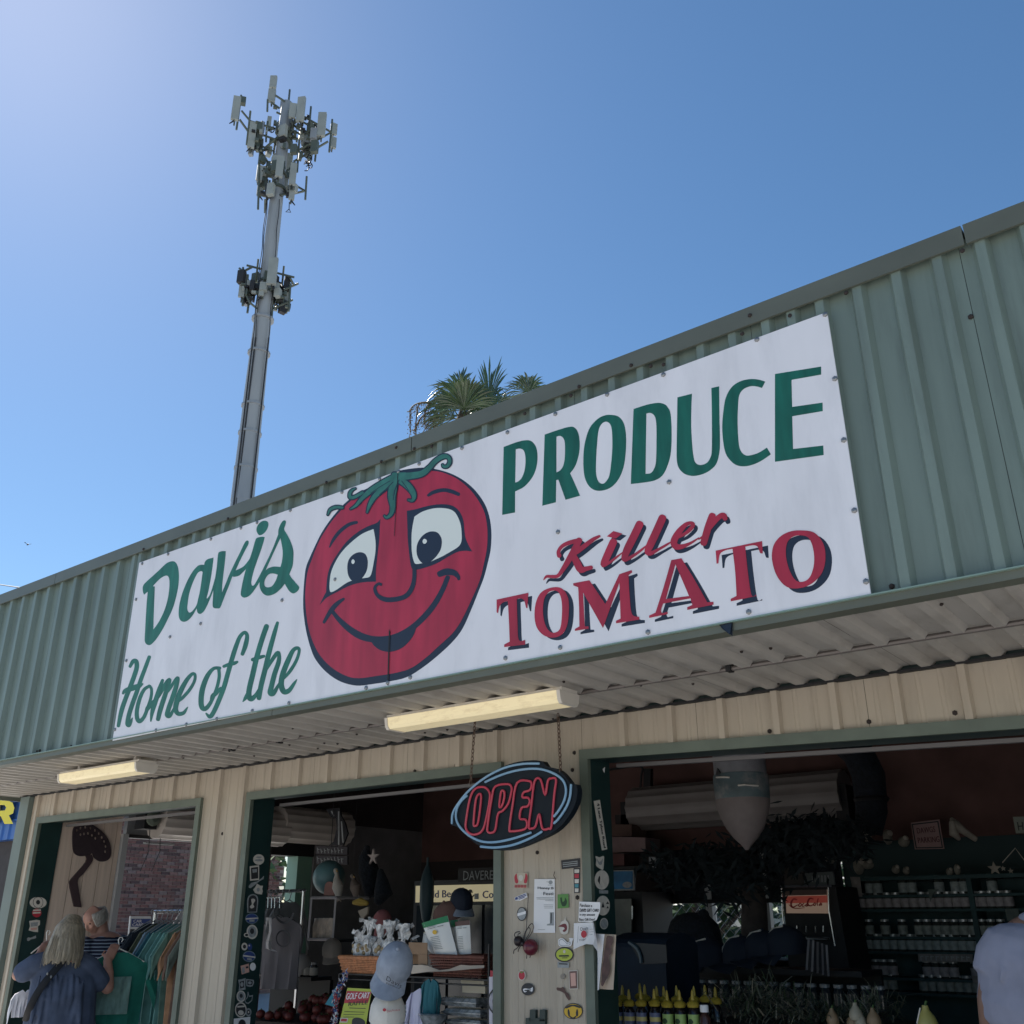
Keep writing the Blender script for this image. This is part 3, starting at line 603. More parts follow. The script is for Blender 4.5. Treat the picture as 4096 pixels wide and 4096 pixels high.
def chain(a, b, nm='chain', parent=OPN, r=.0028, L=.028):
    a, b = Vector(a), Vector(b); n = max(2, int((b-a).length/(L*.72))); mb = MB(); d = (b-a).normalized(); s1 = d.cross(Vector((.3, 1, .1))).normalized(); s2 = d.cross(s1)
    for i in range(n):
        c0 = a+(b-a)*((i+.5)/n); s = s1 if i % 2 else s2
        mb.tube([c0+d*(L/2*math.cos(t))+s*(L*.28*math.sin(t)) for t in [2*math.pi*k/8 for k in range(8)]], r, 4, closed=True)
    mb.build(nm, CH, parent, True)
chain(onY(1900, 2890, .9)+Vector((0, 0, .02)), onY(1882, 3135, .92)); chain(onY(2232, 2855, .9)+Vector((0, 0, .0)), onY(2243, 3092, .92))
# ================================================================ cell tower
def yawdir(az): return Vector((math.sin(az), math.cos(az), 0))
az = math.atan2(*ray(969, 2005).xy); TB = Vector((CAM.x, CAM.y, 0))+yawdir(az)*35
TP = facing(TB)
TOW = empty('cell_tower', TB, 'tall grey steel monopole cell tower bristling with antenna panels behind the store', 'cell tower')
STEEL = mat('galvanised', (.26, .29, .32), .5, metal=.15, var=.06, vscale=1.5, stretch=(1, 1, .3))
ANT = mat('antenna_grey', (.27, .30, .29), .6, var=.1, vscale=2); PIPE = mat('mount_pipe', (.10, .12, .10), .5, metal=.3); CAB = mat('cable_black', (.02, .02, .022), .6)
ZT1 = (850, 250, 600/1054); view = yawdir(az); side = Vector((view.y, -view.x, 0))
def T(x, y, d=0): return TP(ZT1[0]+x*ZT1[2], ZT1[1]+y*ZT1[2], d)
ctr = lambda zz: Vector((TB.x, TB.y, zz))
zt = T(510, 285).z
hs = [(0, .52), (10, .47), (16, .42), (16.01, .43), (20, .39), (20.02, .40), (24, .34), (24.02, .35), (28, .29), (28.02, .30), (zt, .24)]
MB().tube([ctr(a) for a, b in hs], [b for a, b in hs], 28).build('pole', STEEL, TOW, True)
for z0 in (15.4, 17.3, 18.8, 20, 22.4, 24):
    MB().lathe([(.40, 0), (.45, .02), (.45, .10), (.40, .12)], ctr(z0), 16).build('joint_band', STEEL, TOW)
rnd = random.Random(3)
def dep(x, y):  # depth offset so mounts wrap round the pole
    return rnd.uniform(-.9, .5)
def bar(x0, y0, x1, y1, d0, d1, r, m, nm): return MB().tube([T(x0, y0, d0), T(x1, y1, d1)], r, 6).build(nm, m, TOW)
# antenna panels: x,y top, x,y bottom, width (zoom px), depth
for x0, y0, x1, y1, w, d in [(430, 97, 425, 180, 40, .2), (418, 190, 415, 278, 44, .1), (170, 240, 160, 405, 45, -.8), (628, 245, 615, 415, 46, -1), (770, 355, 765, 520, 48, -.6), (855, 430, 850, 505, 38, .3), (848, 528, 843, 600, 40, .3), (282, 420, 275, 600, 42, -.3), (400, 380, 397, 450, 25, .6), (566, 290, 560, 390, 40, -.9), (475, 660, 470, 805, 44, -1), (568, 710, 562, 860, 40, -.7), (540, 640, 536, 765, 38, .5), (333, 725, 328, 830, 35, -.2), (337, 830, 333, 930, 35, .1), (562, 860, 556, 965, 34, -.4), (426, 1375, 418, 1560, 56, -.8), (217, 1480, 205, 1650, 36, -.2), (520, 1560, 510, 1725, 40, .1), (345, 1600, 342, 1640, 30, -.5), (525, 690, 522, 765, 36, .4), (690, 545, 684, 680, 34, .3)]:
    a, b = T((x0+x1)/2, y0, d), T((x0+x1)/2, y1, d); mid = (a+b)/2; hw = (T(x0+w/2, y0, d)-T(x0-w/2, y0, d)).length/2*1.15; h = (a.z-b.z)/2
    t = rnd.uniform(-.45, .25); v2 = (side*math.cos(t)+view*math.sin(t)); n2 = Vector((v2.y, -v2.x, 0))
    MB().obox(mid, v2*hw, n2*hw*.45, (0, 0, h)).build('antenna_panel', ANT, TOW)
    MB().tube([mid-n2*.16+Vector((0, 0, h*1.15)), mid-n2*.16-Vector((0, 0, h*1.25))], .035, 6).build('mount_pipe', PIPE, TOW)
    MB().tube([mid-Vector((0, 0, h)), mid-Vector((0, 0, h+.25))+side*rnd.uniform(-.2, .2), mid-Vector((0, 0, h*.8))+view*.2], .022, 5).build('jumper_cable', CAB, TOW)
for x, y, w, h, d in [(215, 272, 38, 50, -.5), (325, 455, 44, 66, -.2), (330, 520, 40, 70, 0), (435, 685, 36, 56, -.4), (650, 545, 46, 60, .1), (655, 605, 46, 50, .2), (675, 640, 40, 60, .3), (395, 915, 42, 60, -.4), (376, 1505, 30, 70, -.4), (360, 1580, 50, 60, -.5), (500, 1610, 60, 70, .2), (460, 1620, 40, 60, -.5), (270, 1580, 60, 60, 0), (250, 1620, 50, 50, 0), (395, 625, 34, 70, .3), (370, 770, 60, 70, .2), (355, 850, 60, 80, .1), (400, 770, 40, 60, -.2), (500, 850, 60, 70, .1), (540, 900, 30, 60, .3), (590, 330, 30, 60, -.3), (560, 355, 40, 60, -.5), (545, 570, 30, 60, .1), (535, 490, 30, 50, .4), (470, 450, 36, 60, .3), (505, 300, 50, 60, .1)]:
    c0 = T(x, y, d); k = (T(x+1, y, d)-c0).length; t = rnd.uniform(-.6, .6); v2 = side*math.cos(t)+view*math.sin(t)
    MB().obox(c0, v2*(w*k/2), Vector((v2.y, -v2.x, 0))*.12, (0, 0, h*k*.55)).build('radio_box', rnd.choice([ANT, STEEL, PIPE, PIPE]), TOW)
for k in range(44):   # smaller radio heads packed between the panels
    x, y = rnd.choice([(rnd.uniform(400, 600), rnd.uniform(300, 620)), (rnd.uniform(260, 400), rnd.uniform(440, 640)), (rnd.uniform(600, 740), rnd.uniform(440, 680)), (rnd.uniform(320, 580), rnd.uniform(680, 940)), (rnd.uniform(200, 320), rnd.uniform(1500, 1680)), (rnd.uniform(430, 550), rnd.uniform(1530, 1730))])
    c0 = T(x, y, rnd.uniform(-.6, .5)); t = rnd.uniform(-.8, .8); v2 = side*math.cos(t)+view*math.sin(t)
    MB().obox(c0, v2*rnd.uniform(.07, .17), Vector((v2.y, -v2.x, 0))*.1, (0, 0, rnd.uniform(.12, .34))).build('radio_box', rnd.choice([ANT, STEEL, PIPE, PIPE, CAB]), TOW)
for x0, y0, x1, y1 in [(543, 192, 535, 275), (692, 310, 675, 515), (267, 340, 240, 580), (310, 410, 300, 560), (842, 400, 820, 630), (738, 520, 720, 695), (610, 540, 595, 770), (662, 800, 652, 965), (332, 660, 320, 1032), (322, 1380, 305, 1540), (502, 1430, 488, 1570), (215, 1440, 212, 1710), (249, 1490, 243, 1560), (267, 1600, 245, 1760), (548, 1555, 535, 1748), (427, 1640, 415, 1800), (202, 230, 168, 472), (388, 260, 385, 345), (340, 580, 325, 715), (380, 440, 376, 560), (440, 560, 430, 640), (715, 450, 700, 560), (370, 960, 368, 1058)]:
    bar(x0, y0, x1, y1, rnd.uniform(-.5, .5), rnd.uniform(-.4, .4), .045, PIPE, 'mount_pipe')
for x0, y0, x1, y1 in [(205, 340, 265, 412), (265, 412, 440, 465), (190, 400, 242, 472), (242, 472, 385, 695), (440, 230, 505, 272), (412, 280, 470, 322), (590, 330, 560, 290), (640, 380, 835, 490), (600, 400, 730, 470), (560, 490, 745, 512), (835, 490, 700, 565), (700, 565, 560, 640), (812, 555, 570, 697), (265, 412, 250, 480), (560, 530, 680, 545), (265, 480, 330, 480), (355, 510, 440, 540), (370, 600, 440, 540), (350, 590, 420, 620), (340, 620, 400, 600), (560, 430, 640, 500), (600, 430, 690, 520), (240, 1425, 575, 1510), (190, 1447, 215, 1470), (215, 1470, 282, 1435), (545, 1515, 568, 1560), (500, 1597, 602, 1553), (238, 1545, 335, 1562), (240, 1640, 265, 1690), (265, 1690, 312, 1728), (430, 1728, 562, 1668), (580, 862, 655, 905), (570, 922, 640, 905), (440, 495, 560, 488), (330, 730, 430, 780), (500, 780, 580, 720), (480, 930, 580, 915), (330, 930, 400, 950), (430, 465, 380, 480), (450, 350, 560, 400), (320, 610, 380, 690)]:
    bar(x0, y0, x1, y1, rnd.uniform(-.4, .4), rnd.uniform(-.4, .4), .05, PIPE, 'support_arm')
for a, b, s in ((26.5, 27.0, 1.0), (24.6, 25.2, .7), (21.0, 21.4, .8)):
    pass
for zy in (490, 560, 800, 900, 1570, 1640):
    MB().lathe([(.30, -.06), (.38, -.05), (.38, .05), (.30, .06)], ctr(T(490, zy).z), 12).build('collar_mount', PIPE, TOW)
for dx, x0, y0, x1, y1 in [(0, 380, 960, 285, 1932), (6, 470, 960, 395, 1932), (-8, 392, 900, 300, 1932)]:
    pts = [T(x0+(x1-x0)*t+3*math.sin(t*22+dx), y0+(y1-y0)*t, -.35) for t in [k/30 for k in range(31)]]
    MB().tube(pts, .018, 5).build('feed_cable', CAB, TOW)
    MB().tube([pts[-1], Vector((pts[-1].x, pts[-1].y, 0.1))], .03, 5).build('feed_cable', CAB, TOW)
for k in range(60):   # loose jumper loops round the mounts
    x, y = rnd.choice([(rnd.uniform(260, 560), rnd.uniform(420, 640)), (rnd.uniform(330, 560), rnd.uniform(700, 960)), (rnd.uniform(200, 300), rnd.uniform(1560, 1690)), (rnd.uniform(430, 540), rnd.uniform(1560, 1740)), (rnd.uniform(640, 700), rnd.uniform(600, 740)), (rnd.uniform(540, 640), rnd.uniform(330, 470))])
    rr = rnd.uniform(8, 22); a0 = rnd.uniform(0, 6)
    MB().tube([T(x+rr*math.cos(a0+t), y+rr*1.3*math.sin(a0+t), rnd.uniform(-.3, .3)) for t in [j*.7 for j in range(7)]], .024, 5).build('jumper_cable', CAB, TOW)
for k in range(150):   # clamps and small brackets
    x, y = rnd.choice([(rnd.uniform(260, 440), rnd.uniform(420, 640)), (rnd.uniform(440, 570), rnd.uniform(290, 640)), (rnd.uniform(320, 440), rnd.uniform(700, 960)), (rnd.uniform(480, 580), rnd.uniform(690, 960)), (rnd.uniform(200, 330), rnd.uniform(1540, 1690)), (rnd.uniform(420, 545), rnd.uniform(1560, 1740)), (rnd.uniform(560, 740), rnd.uniform(380, 680))])
    MB().obox(T(x, y, rnd.uniform(-.5, .4)), side*rnd.uniform(.03, .10), view*.06, (0, 0, rnd.uniform(.03, .15))).build('bracket', rnd.choice([PIPE, PIPE, CAB, ANT]), TOW)
MB().tube([T(540, 980, .2), T(538, 1030, .2), T(515, 1050, .2), T(550, 1052, .2), T(538, 1030, .2)], .02, 5).build('jumper_cable', CAB, TOW)
# ================================================================ fan palm
azp = math.atan2(*ray(1850, 1640).xy); PB = Vector((CAM.x, CAM.y, 0))+yawdir(azp)*17
PALM = empty('palm_tree', PB, 'fan palm with a shaggy crown rising behind the store roof', 'palm')
PP = facing(PB); FROND = mat('palm_frond', (.062, .105, .038), .28, var=.45, vscale=4, spec=.8); DEADF = mat('dead_frond', (.16, .12, .07), .8, var=.3, vscale=3)
BARK = mat('palm_bark', (.12, .09, .065), .95, var=.3, vscale=8, bump=.6, bscale=20)
ZPL = (1600, 1400, 620/1932)
def pz(x, y, d=0.0): return PP(ZPL[0]+x*ZPL[2], ZPL[1]+(y-78)*ZPL[2], d)
top = Vector((PB.x, PB.y, pz(800, 980).z))
MB().tube([(PB.x+.1, PB.y, 0), (PB.x+.05, PB.y, 3), (PB.x, PB.y, top.z-.5), top, top+Vector((0, 0, .3))], [.26, .19, .18, .14, .05], 12).build('trunk', BARK, PALM, True)
prn = random.Random(5); pview = yawdir(azp); pside = Vector((pview.y, -pview.x, 0)); PUX = (pz(100, 500)-pz(0, 500)).length/100
def frond(hx, hy, length, a0, a1, n, m, droop=.3, d=0.0, tilt=.3, w=.5):
    """petiole to a fan of narrow folded leaflets spread between angles a0..a1 (degrees, 90 = up)"""
    hub = pz(hx, hy, d); base = top+Vector((prn.uniform(-.05, .05), prn.uniform(-.05, .05), prn.uniform(-.1, .2)))
    mb = MB(); mid = (base+hub)/2+Vector((0, 0, .05)); mb.tube([base, mid, hub], [.018, .015, .010], 5)
    step = math.radians(abs(a1-a0))/n
    for i in range(n+1):
        a = math.radians(a0+(a1-a0)*i/n)+prn.uniform(-.02, .02); l = 1.3*length*PUX*prn.uniform(.85, 1.08)*(1-.22*abs(2*i/n-1)**2)
        dr = (pside*math.cos(a)+Vector((0, 0, 1))*math.sin(a)+pview*(tilt+prn.uniform(-.15, .15))).normalized(); cr = dr.cross(pview).normalized(); u2 = cr.cross(dr)
        k = droop*prn.uniform(.6, 1.6)
        p = [hub+dr*l*t-Vector((0, 0, k*l*max(0, t-.45)**1.6*1.7)) for t in (0, .25, .5, .7, .86, 1)]
        pw = l*math.tan(step/2)*(.75+w*.45)
        wd = [.003, pw*.25, pw*.5, pw*.62, pw*.30, .001]; fold = .5*(1 if i % 2 else -1)
        L_ = [q-cr*x+u2*x*fold for q, x in zip(p, wd)]; R_ = [q+cr*x+u2*x*fold for q, x in zip(p, wd)]
        mb.add(L_+p+R_, [(q, q+1, q+7, q+6) for q in range(5)]+[(q+6, q+7, q+13, q+12) for q in range(5)])
    return mb.build('frond', m, PALM)
frond(1110, 720, 600, 66, 106, 16, FROND, .25, -.1, .1, .9)
frond(1120, 700, 420, 40, 130, 16, FROND, .9, .1, .3)
frond(800, 800, 400, -10, 205, 44, FROND, .35, -.5, -.5, .8)
frond(820, 830, 380, 10, 190, 40, FROND, .2, -.4, -.2, .9)
frond(720, 590, 340, 85, 215, 26, FROND, .6, .1, .2, .7)
frond(760, 520, 290, 55, 125, 14, FROND, .2, .3, .3, .8)
frond(860, 600, 240, 20, 120, 18, FROND, .5, 0, .2, .8)
frond(1570, 600, 300, -5, 185, 36, FROND, .7, -.2, .1, .6)
frond(1610, 610, 280, 20, 160, 24, FROND, .5, -.3, -.2, .7)
frond(680, 930, 330, 95, 215, 26, FROND, .5, -.2, -.1, .6)
frond(1180, 800, 260, -10, 150, 20, FROND, .6, -.3, .1, .6)
frond(1080, 860, 260, 30, 170, 20, FROND, .5, -.3, .1, .7)
frond(560, 960, 240, 120, 230, 18, DEADF, .9, 0, 0, .5)
frond(980, 700, 330, 40, 150, 24, FROND, .5, .2, .3, .8)
frond(640, 760, 330, 120, 235, 24, FROND, .6, 0, .1, .8)
frond(1240, 760, 260, 0, 120, 22, FROND, .7, 0, .2, .8)
frond(900, 1000, 420, -30, 150, 30, FROND, .4, .3, .4, .8)
for pts in ([(600, 900), (440, 745), (370, 725), (230, 740), (140, 800), (125, 900), (130, 1100)], [(600, 950), (420, 860), (320, 870), (240, 950), (180, 1090)], [(620, 900), (450, 780), (350, 760), (310, 860), (310, 1000)], [(430, 750), (250, 745), (215, 850), (190, 1080)]):
    w = [pz(x, y, .1) for x, y in spline(pts, (), False, 4)]; mb = MB(); mb.tube(w, .014, 5)
    for q in w[6:]:
        for _ in range(5):
            t = q+Vector((prn.uniform(-.06, .06), prn.uniform(-.06, .06), prn.uniform(-.22, .0))); mb.add([q, q+Vector((.012, 0, 0)), t], [(0, 1, 2)])
            mb.ball(t, .012, 5, 4)
    mb.build('dead_stalk', DEADF, PALM)
# ================================================================ neighbouring blue-fronted building
NB = empty('neighbor_building', (-20, 9.5, 0), 'brick building with blue metal front and big yellow letters beyond the store', 'building')
MORT = mat('mortar', (.36, .31, .29), .95); BR = [mat('brick_%s' % n, cc, .9, var=.2, vscale=20) for n, cc in (('red', (.20, .095, .085)), ('brown', (.16, .085, .08)), ('dark', (.10, .06, .062)), ('rose', (.235, .13, .12)), ('grey', (.21, .15, .145)))]
MB().box((-40, 7.4, 0), (-14.03, 13.2, 4.2)).build('wall', MORT, NB)
MB().box((-40.2, 7.2, 4.2), (-13.9, 13.4, 4.35)).build('roof', mat('roof_grey', (.2, .2, .2), .9), NB)
def brick_mesh(m):
    return MB().box((0, 0, 0), (.018, .195, .056)).mesh('brick', m)
bms = [brick_mesh(m) for m in BR]; brn = random.Random(11); inst = []; rest = MB(); rest_m = []
rows = []
for j in range(0, 62):
    z = .02+j*.067
    for i in range(0, 29):
        y = 7.43+i*.205+(.1025 if j % 2 else 0); 
        if y+.2 > 13.18: continue
        k = brn.choices(range(5), (5, 5, 3, 3, 2))[0]
        vis = (8.75 < y < 10.7 and .95 < z < 3.02)
        if vis and len(inst) < 300:
            o = link('brick', bms[k], NB); o.location = Vector((-14.03+brn.uniform(0, .004), y, z))-ORG[NB.name]; inst.append(o)
        else:
            rest.cur = k; rest.box((-14.03, y, z), (-14.012+brn.uniform(0, .004), y+.195, z+.056))
tag(rest.build('brickwork', BR, NB), kind='stuff')
BLUE = mat('blue_metal', (.03, .13, .42), .4, var=.12, vscale=3, stretch=(6, 1, 1))
zb = onX(40, 3332, -14).z
rib_sheet('blue_fascia', BLUE, -40, -13.9, zb, 5.6, 7.12, [-13.9-.3*k for k in range(1, 86)], .10, .05, .03, parent=NB)
MB().box((-40, 7.14, zb), (-13.9, 7.35, 5.6)).build('fascia_core', BLUE, NB)
MB().box((-40, 7.36, 0), (-13.95, 7.42, zb)).build('shop_front', mat('dark_brown_front', (.045, .035, .034), .7, var=.2), NB)
NP = Ypl(7.0); YEL = mat('yellow_letter', (.85, .68, .02), .45)
dn = 1100/1854
def nq(x, y): return (x*dn, 2950+y*dn)
lo = [[nq(*p) for p in [(-60, 420), (40, 418), (85, 440), (97, 475), (88, 512), (60, 525), (88, 582), (30, 583), (5, 530), (-5, 530), (-5, 585), (-60, 588)]], [nq(*p) for p in [(0, 455), (30, 455), (42, 472), (32, 492), (0, 494)]]]
decal('letter', [lo], NP, YEL, NB, 0, NY)
for zz in (.30, .62): MB().box((-40, 7.05, zb+zz*1.2), (-13.9, 7.10, zb+zz*1.2+.03)).build('fascia_joint', BLUE, NB)
# ================================================================ greenery behind the store, seen through its openings
LEAFM = [mat('leaf_%s' % n, cc, .5, var=.25, vscale=9) for n, cc in (('dark', (.03, .07, .028)), ('mid', (.055, .11, .04)), ('light', (.09, .15, .055)))]
TRK = mat('tree_bark', (.10, .08, .065), .9, var=.3, vscale=8)
def tree(x, y, h, r, label, n=1500, low=.25, seed=1, nm='tree'):
    t = empty(nm, (x, y, 0), label, 'tree', None); g = random.Random(seed)
    MB().tube([(x, y, 0), (x+.1*r, y, h*.3), (x-.05*r, y, h*.6)], [.05*h**.8, .035*h**.8, .015*h], 8).build('trunk', TRK, t, True)
    for k in range(5):
        a = g.uniform(0, 6.28); z0 = h*g.uniform(.25, .5)
        MB().tube([(x, y, z0), (x+.5*r*math.cos(a), y+.5*r*math.sin(a), z0+h*.2)], [.02*h**.8, .008*h], 6).build('limb', TRK, t)
    mb = MB(); cl = [(g.gauss(0, .5), g.gauss(0, .5), g.uniform(low, 1)) for _ in range(30)]
    for i in range(n):
        cx, cy, cz = g.choice(cl); mb.cur = g.choices((0, 1, 2), (4, 4, 2))[0]
        p = Vector((x+r*(cx+g.gauss(0, .16)), y+r*(cy+g.gauss(0, .16)), h*cz+g.gauss(0, .10)*h)); s = g.uniform(.06, .15)*(1+h*.04)
        if p.z < .1: continue
        a = Vector((g.gauss(0, 1), g.gauss(0, 1), g.gauss(0, .6))).normalized(); b = a.orthogonal().normalized()
        mb.add([p-a*s, p+b*s*.45, p+a*s, p-b*s*.45], [(0, 1, 2, 3)])
    mb.build('crown', LEAFM, t); return t
tree(-7.6, 10.9, 3.6, 1.7, 'leafy green tree seen through the side opening beside the mint green door', 1800, .12, 2)
tree(-10.2, 13.0, 5.0, 2.2, 'taller dark tree behind the store beside the brick building', 1600, .1, 3)
tree(-1.5, 10.6, 3.2, 1.5, 'bushy green tree behind the back shutter opening', 1500, .12, 4)
tree(-3.4, 13.5, 4.4, 2.2, 'broad green tree farther back behind the chain link fence', 1500, .08, 5)
tree(.6, 12.2, 3.4, 1.6, 'rounded green tree behind the rear of the store near the post', 1400, .1, 6)
# chain link fence behind
FN = empty('chain_link_fence', (-2, 8.6, 0), 'galvanised chain link fence behind the back opening of the store', 'fence')
FM = mat('fence_wire', (.35, .36, .37), .4, metal=.5)
for k in range(6): MB().tube([(-5+1.6*k, 8.6, 0), (-5+1.6*k, 8.6, 1.9)], .03, 8).build('post', FM, FN)
for zz in (1.85, .1): MB().tube([(-5, 8.57, zz), (3, 8.57, zz)], .02, 6).build('rail', FM, FN)
mb = MB()
for k in range(-14, 64):
    x0 = -5+k*.13
    for s in (1, -1):
        a0, a1 = x0, x0+s*1.7; z0, z1 = .1, 1.8
        if s < 0: a0, a1 = x0+1.7, x0
        lo_, hi_ = -5, 3
        if max(a0, a1) > hi_ or min(a0, a1) < lo_: continue
        mb.tube([(a0, 8.56+.004*s, z0), (a1, 8.56+.004*s, z1)], .0035, 3)
tag(mb.build('wire_mesh', FM, FN), kind='stuff')
SHED = empty('white_shed', (-3.2, 17.5, 0), 'pale shed far behind the chain link fence', 'shed')
MB().box((-8, 17, 0), (1.6, 20, 2.3)).build('wall', mat('pale_wall', (.7, .68, .62), .7), SHED)
MB().slab([(-8.2, 16.8, 2.302), (-8.2, 20.2, 2.302), (-8.2, 18.5, 3.2)], (10, 0, 0)).build('roof', mat('shed_roof', (.3, .3, .3), .7), SHED)
MB().box((-3.6, 16.97, 0), (-2.7, 16.995, 2.0)).build('door', mat('shed_door', (.25, .3, .3), .6), SHED)
# power line and bird
p0, p1 = onY(-400, 2260, 30), onY(96, 2353, 22)
tag(MB().tube([p0, (p0+p1)/2-Vector((0, 0, .25)), p1, p1+(p1-p0)*.6-Vector((0, 0, .6))], .035, 5).build('power_line', CAB), 'thin dark power line crossing the sky at the left edge above the store roof', 'cable')
bp_ = onY(111, 2178, 60)
mb = MB(); mb.ball(bp_, (.28, .12, .12), 8, 5); mb.add([bp_, bp_+Vector((.1, .5, .25)), bp_+Vector((-.18, .5, .22))], [(0, 1, 2)]); mb.add([bp_, bp_+Vector((.1, -.5, .22)), bp_+Vector((-.18, -.5, .2))], [(0, 1, 2)])
tag(mb.build('bird', BLACK), 'small dark bird flying low in the sky left of the tower', 'bird')
# ================================================================ people
SKIN = mat('skin', (.42, .22, .165), .55, var=.08, vscale=20); SKIN2 = mat('skin_tan', (.19, .105, .075), .55, var=.08, vscale=20)
DENIM = mat('denim', (.05, .07, .12), .85, var=.15, vscale=30); SHOE = mat('shoe', (.2, .2, .2), .7)
def rnd_tube(mb, pts, rs, n=12, up=None): mb.tube(pts, rs, n, rounded=True, up=up); return mb
def finger_hand(mb, wrist, palm_dir, across, curl, ln=.175):
    """palm, four unequal curled fingers and a thumb, added to a body mesh"""
    d = Vector(palm_dir).normalized(); a = Vector(across).normalized(); c = Vector(curl).normalized(); w = Vector(wrist)
    mb.tube([w-d*.02, w+d*.03, w+d*.085], [(.024, .03), (.016, .042), (.013, .042)], 10, rounded=True, up=c)
    for i, l in enumerate((.066, .076, .070, .055)):
        b = w+d*.082+a*(.031-.0205*i); k1 = b+d*l*.42+c*l*.12; k2 = k1+d*l*.22+c*l*.34; k3 = k2-d*l*.05+c*l*.28
        mb.tube([b, k1, k2, k3], [.0098, .0092, .0085, .0074], 7, rounded=True)
    t0 = w+d*.022+a*.03; t1 = t0+a*.03+d*.022+c*.012; t2 = t1+d*.03+c*.022-a*.004
    mb.tube([t0, t1, t2], [.0125, .0112, .0092], 7, rounded=True)
def head_mesh(mb, c, face, tilt=0, r=.098):
    """skull, jaw, nose, brow, ears, chin"""
    f = Vector(face); f.z = 0; f.normalize(); f = (f*math.cos(tilt)-Vector((0, 0, 1))*math.sin(tilt)); s = Vector((-f.y, f.x, 0)).normalized(); u = f.cross(s)*-1 if f.cross(s).z < 0 else f.cross(s)
    c = Vector(c); P = lambda a, b, h: c+f*a+s*b+u*h
    mb.tube([P(-.035, 0, .0), P(.0, 0, .02), P(.03, 0, .02)], [(.07, .062), (.098, .076), (.085, .068)], 14, rounded=True, up=u)
    mb.tube([P(.02, 0, .02), P(.045, 0, -.05), P(.058, 0, -.088)], [(.07, .066), (.052, .055), (.026, .032)], 12, rounded=True, up=f)
    mb.tube([P(.088, 0, .02), P(.108, 0, -.018), P(.10, 0, -.034)], [.012, .015, .016], 8, rounded=True)     # nose
    for k in (-1, 1):
        mb.tube([P(.085, .012*k, .036), P(.078, .045*k, .034)], [.014, .011], 6, rounded=True)                # brow
        mb.tube([P(-.005, .078*k, .02), P(-.008, .083*k, -.018)], [(.012, .022), (.008, .014)], 8, rounded=True, up=s)   # ear
        mb.ball(P(.072, .034*k, -.022), .022, 8, 6)                                                            # cheek
    mb.tube([P(.088, -.022, -.058), P(.094, 0, -.058), P(.088, .022, -.058)], [.006, .009, .006], 6, rounded=True)    # lips
    return P, f, s, u
def figure(label, base, cat='person'):
    return empty('person', base, label, cat)
# --- woman seen from behind, lifting two hangers
WB = Vector((-1.95, 1.02, 0)); WP = facing(WB); ZW = (0, 3550, 600/1932)
def w(x, y, d=0): return WP(ZW[0]+x*ZW[2], ZW[1]+y*ZW[2], d)
vw = Vector((WB.x-CAM.x, WB.y-CAM.y, 0)).normalized(); sw = Vector((vw.y, -vw.x, 0)); UP = Vector((0, 0, 1))
WOM = figure('woman with shoulder length grey blonde hair, blue tee and black crossbody strap, seen from behind', WB)
mb = MB(); hc = w(900, 590, .0)
P_, f_, s_, u_ = head_mesh(mb, hc, vw*.9+sw*.35, .25)
nk = w(880, 850, -.02); pel = Vector((w(760, 1900).x, w(760, 1900).y, .92)); ch = w(830, 1150, .02)
rnd_tube(mb, [hc-UP*.04, nk, nk-UP*.05], [.052, .055, .062])
rnd_tube(mb, [w(850, 960, .0), ch, w(790, 1500, .02), pel], [(.16, .085), (.19, .115), (.185, .125), (.2, .14)], 14, up=sw)
el_l = w(235, 1120, .02); sh_l = w(520, 980, .0); wr_l = w(520, 850, .26); hd_l = w(585, 760, .30)
rnd_tube(mb, [sh_l, el_l], [.062, .046]); rnd_tube(mb, [el_l, wr_l], [.046, .029])
finger_hand(mb, wr_l, (hd_l-wr_l), sw, vw)
sh_r = w(1130, 990, .0); el_r = w(1385, 1290, .05); wr_r = w(1390, 930, .12); hd_r = w(1462, 790, .15)
rnd_tube(mb, [sh_r, el_r], [.062, .048]); rnd_tube(mb, [el_r, w(1390, 1100, .08), wr_r], [.048, .044, .029])
finger_hand(mb, wr_r, (hd_r-wr_r), -sw, vw)
for k in (-1, 1):
    hip = pel+sw*.1*k; kn = Vector((hip.x, hip.y, .48)); an = Vector((hip.x, hip.y, .08))-vw*.02
    rnd_tube(mb, [hip, kn, an], [.098, .062, .042]); rnd_tube(mb, [an-UP*.035, an-UP*.035+vw*.17], [(.04, .04), (.028, .042)])
me = remesh(mb, .0085, 3); link_world('body', me, SKIN, WOM)
TEE = mat('slate_tee', (.070, .092, .15), .9, var=.3, vscale=9, bump=1, bscale=6)
mb = MB()
rnd_tube(mb, [w(870, 905, -.01), w(850, 985, .0), ch, w(800, 1450, -.01), w(760, 1750, -.01), pel-UP*.12], [(.085, .07), (.20, .105), (.235, .145), (.245, .155), (.255, .17), (.26, .175)], 20, up=sw)
rnd_tube(mb, [w(620, 960, .0), w(450, 1000, .0), w(300, 1090, .02)], [(.085, .085), (.084, .08), (.078, .074)], 12)
rnd_tube(mb, [w(1060, 980, .0), w(1150, 1050, .01), w(1290, 1215, .04)], [(.085, .085), (.088, .085), (.078, .074)], 12)
for k in range(9):   # cloth folds across the back
    x0 = 520+70*k; mb.tube([w(x0, 1120+30*(k % 3), -.13), w(x0-60+20*(k % 4), 1420, -.15), w(x0-120+30*(k % 3), 1740, -.155)], [.006, .026, .016], 6, rounded=True)
me = remesh(mb, .009, 3); link_world('tee_shirt', me, TEE, WOM)
mb = MB()
for k in (-1, 1):
    hip = pel+sw*.1*k; rnd_tube(mb, [hip, Vector((hip.x, hip.y, .5))], [.115, .09])
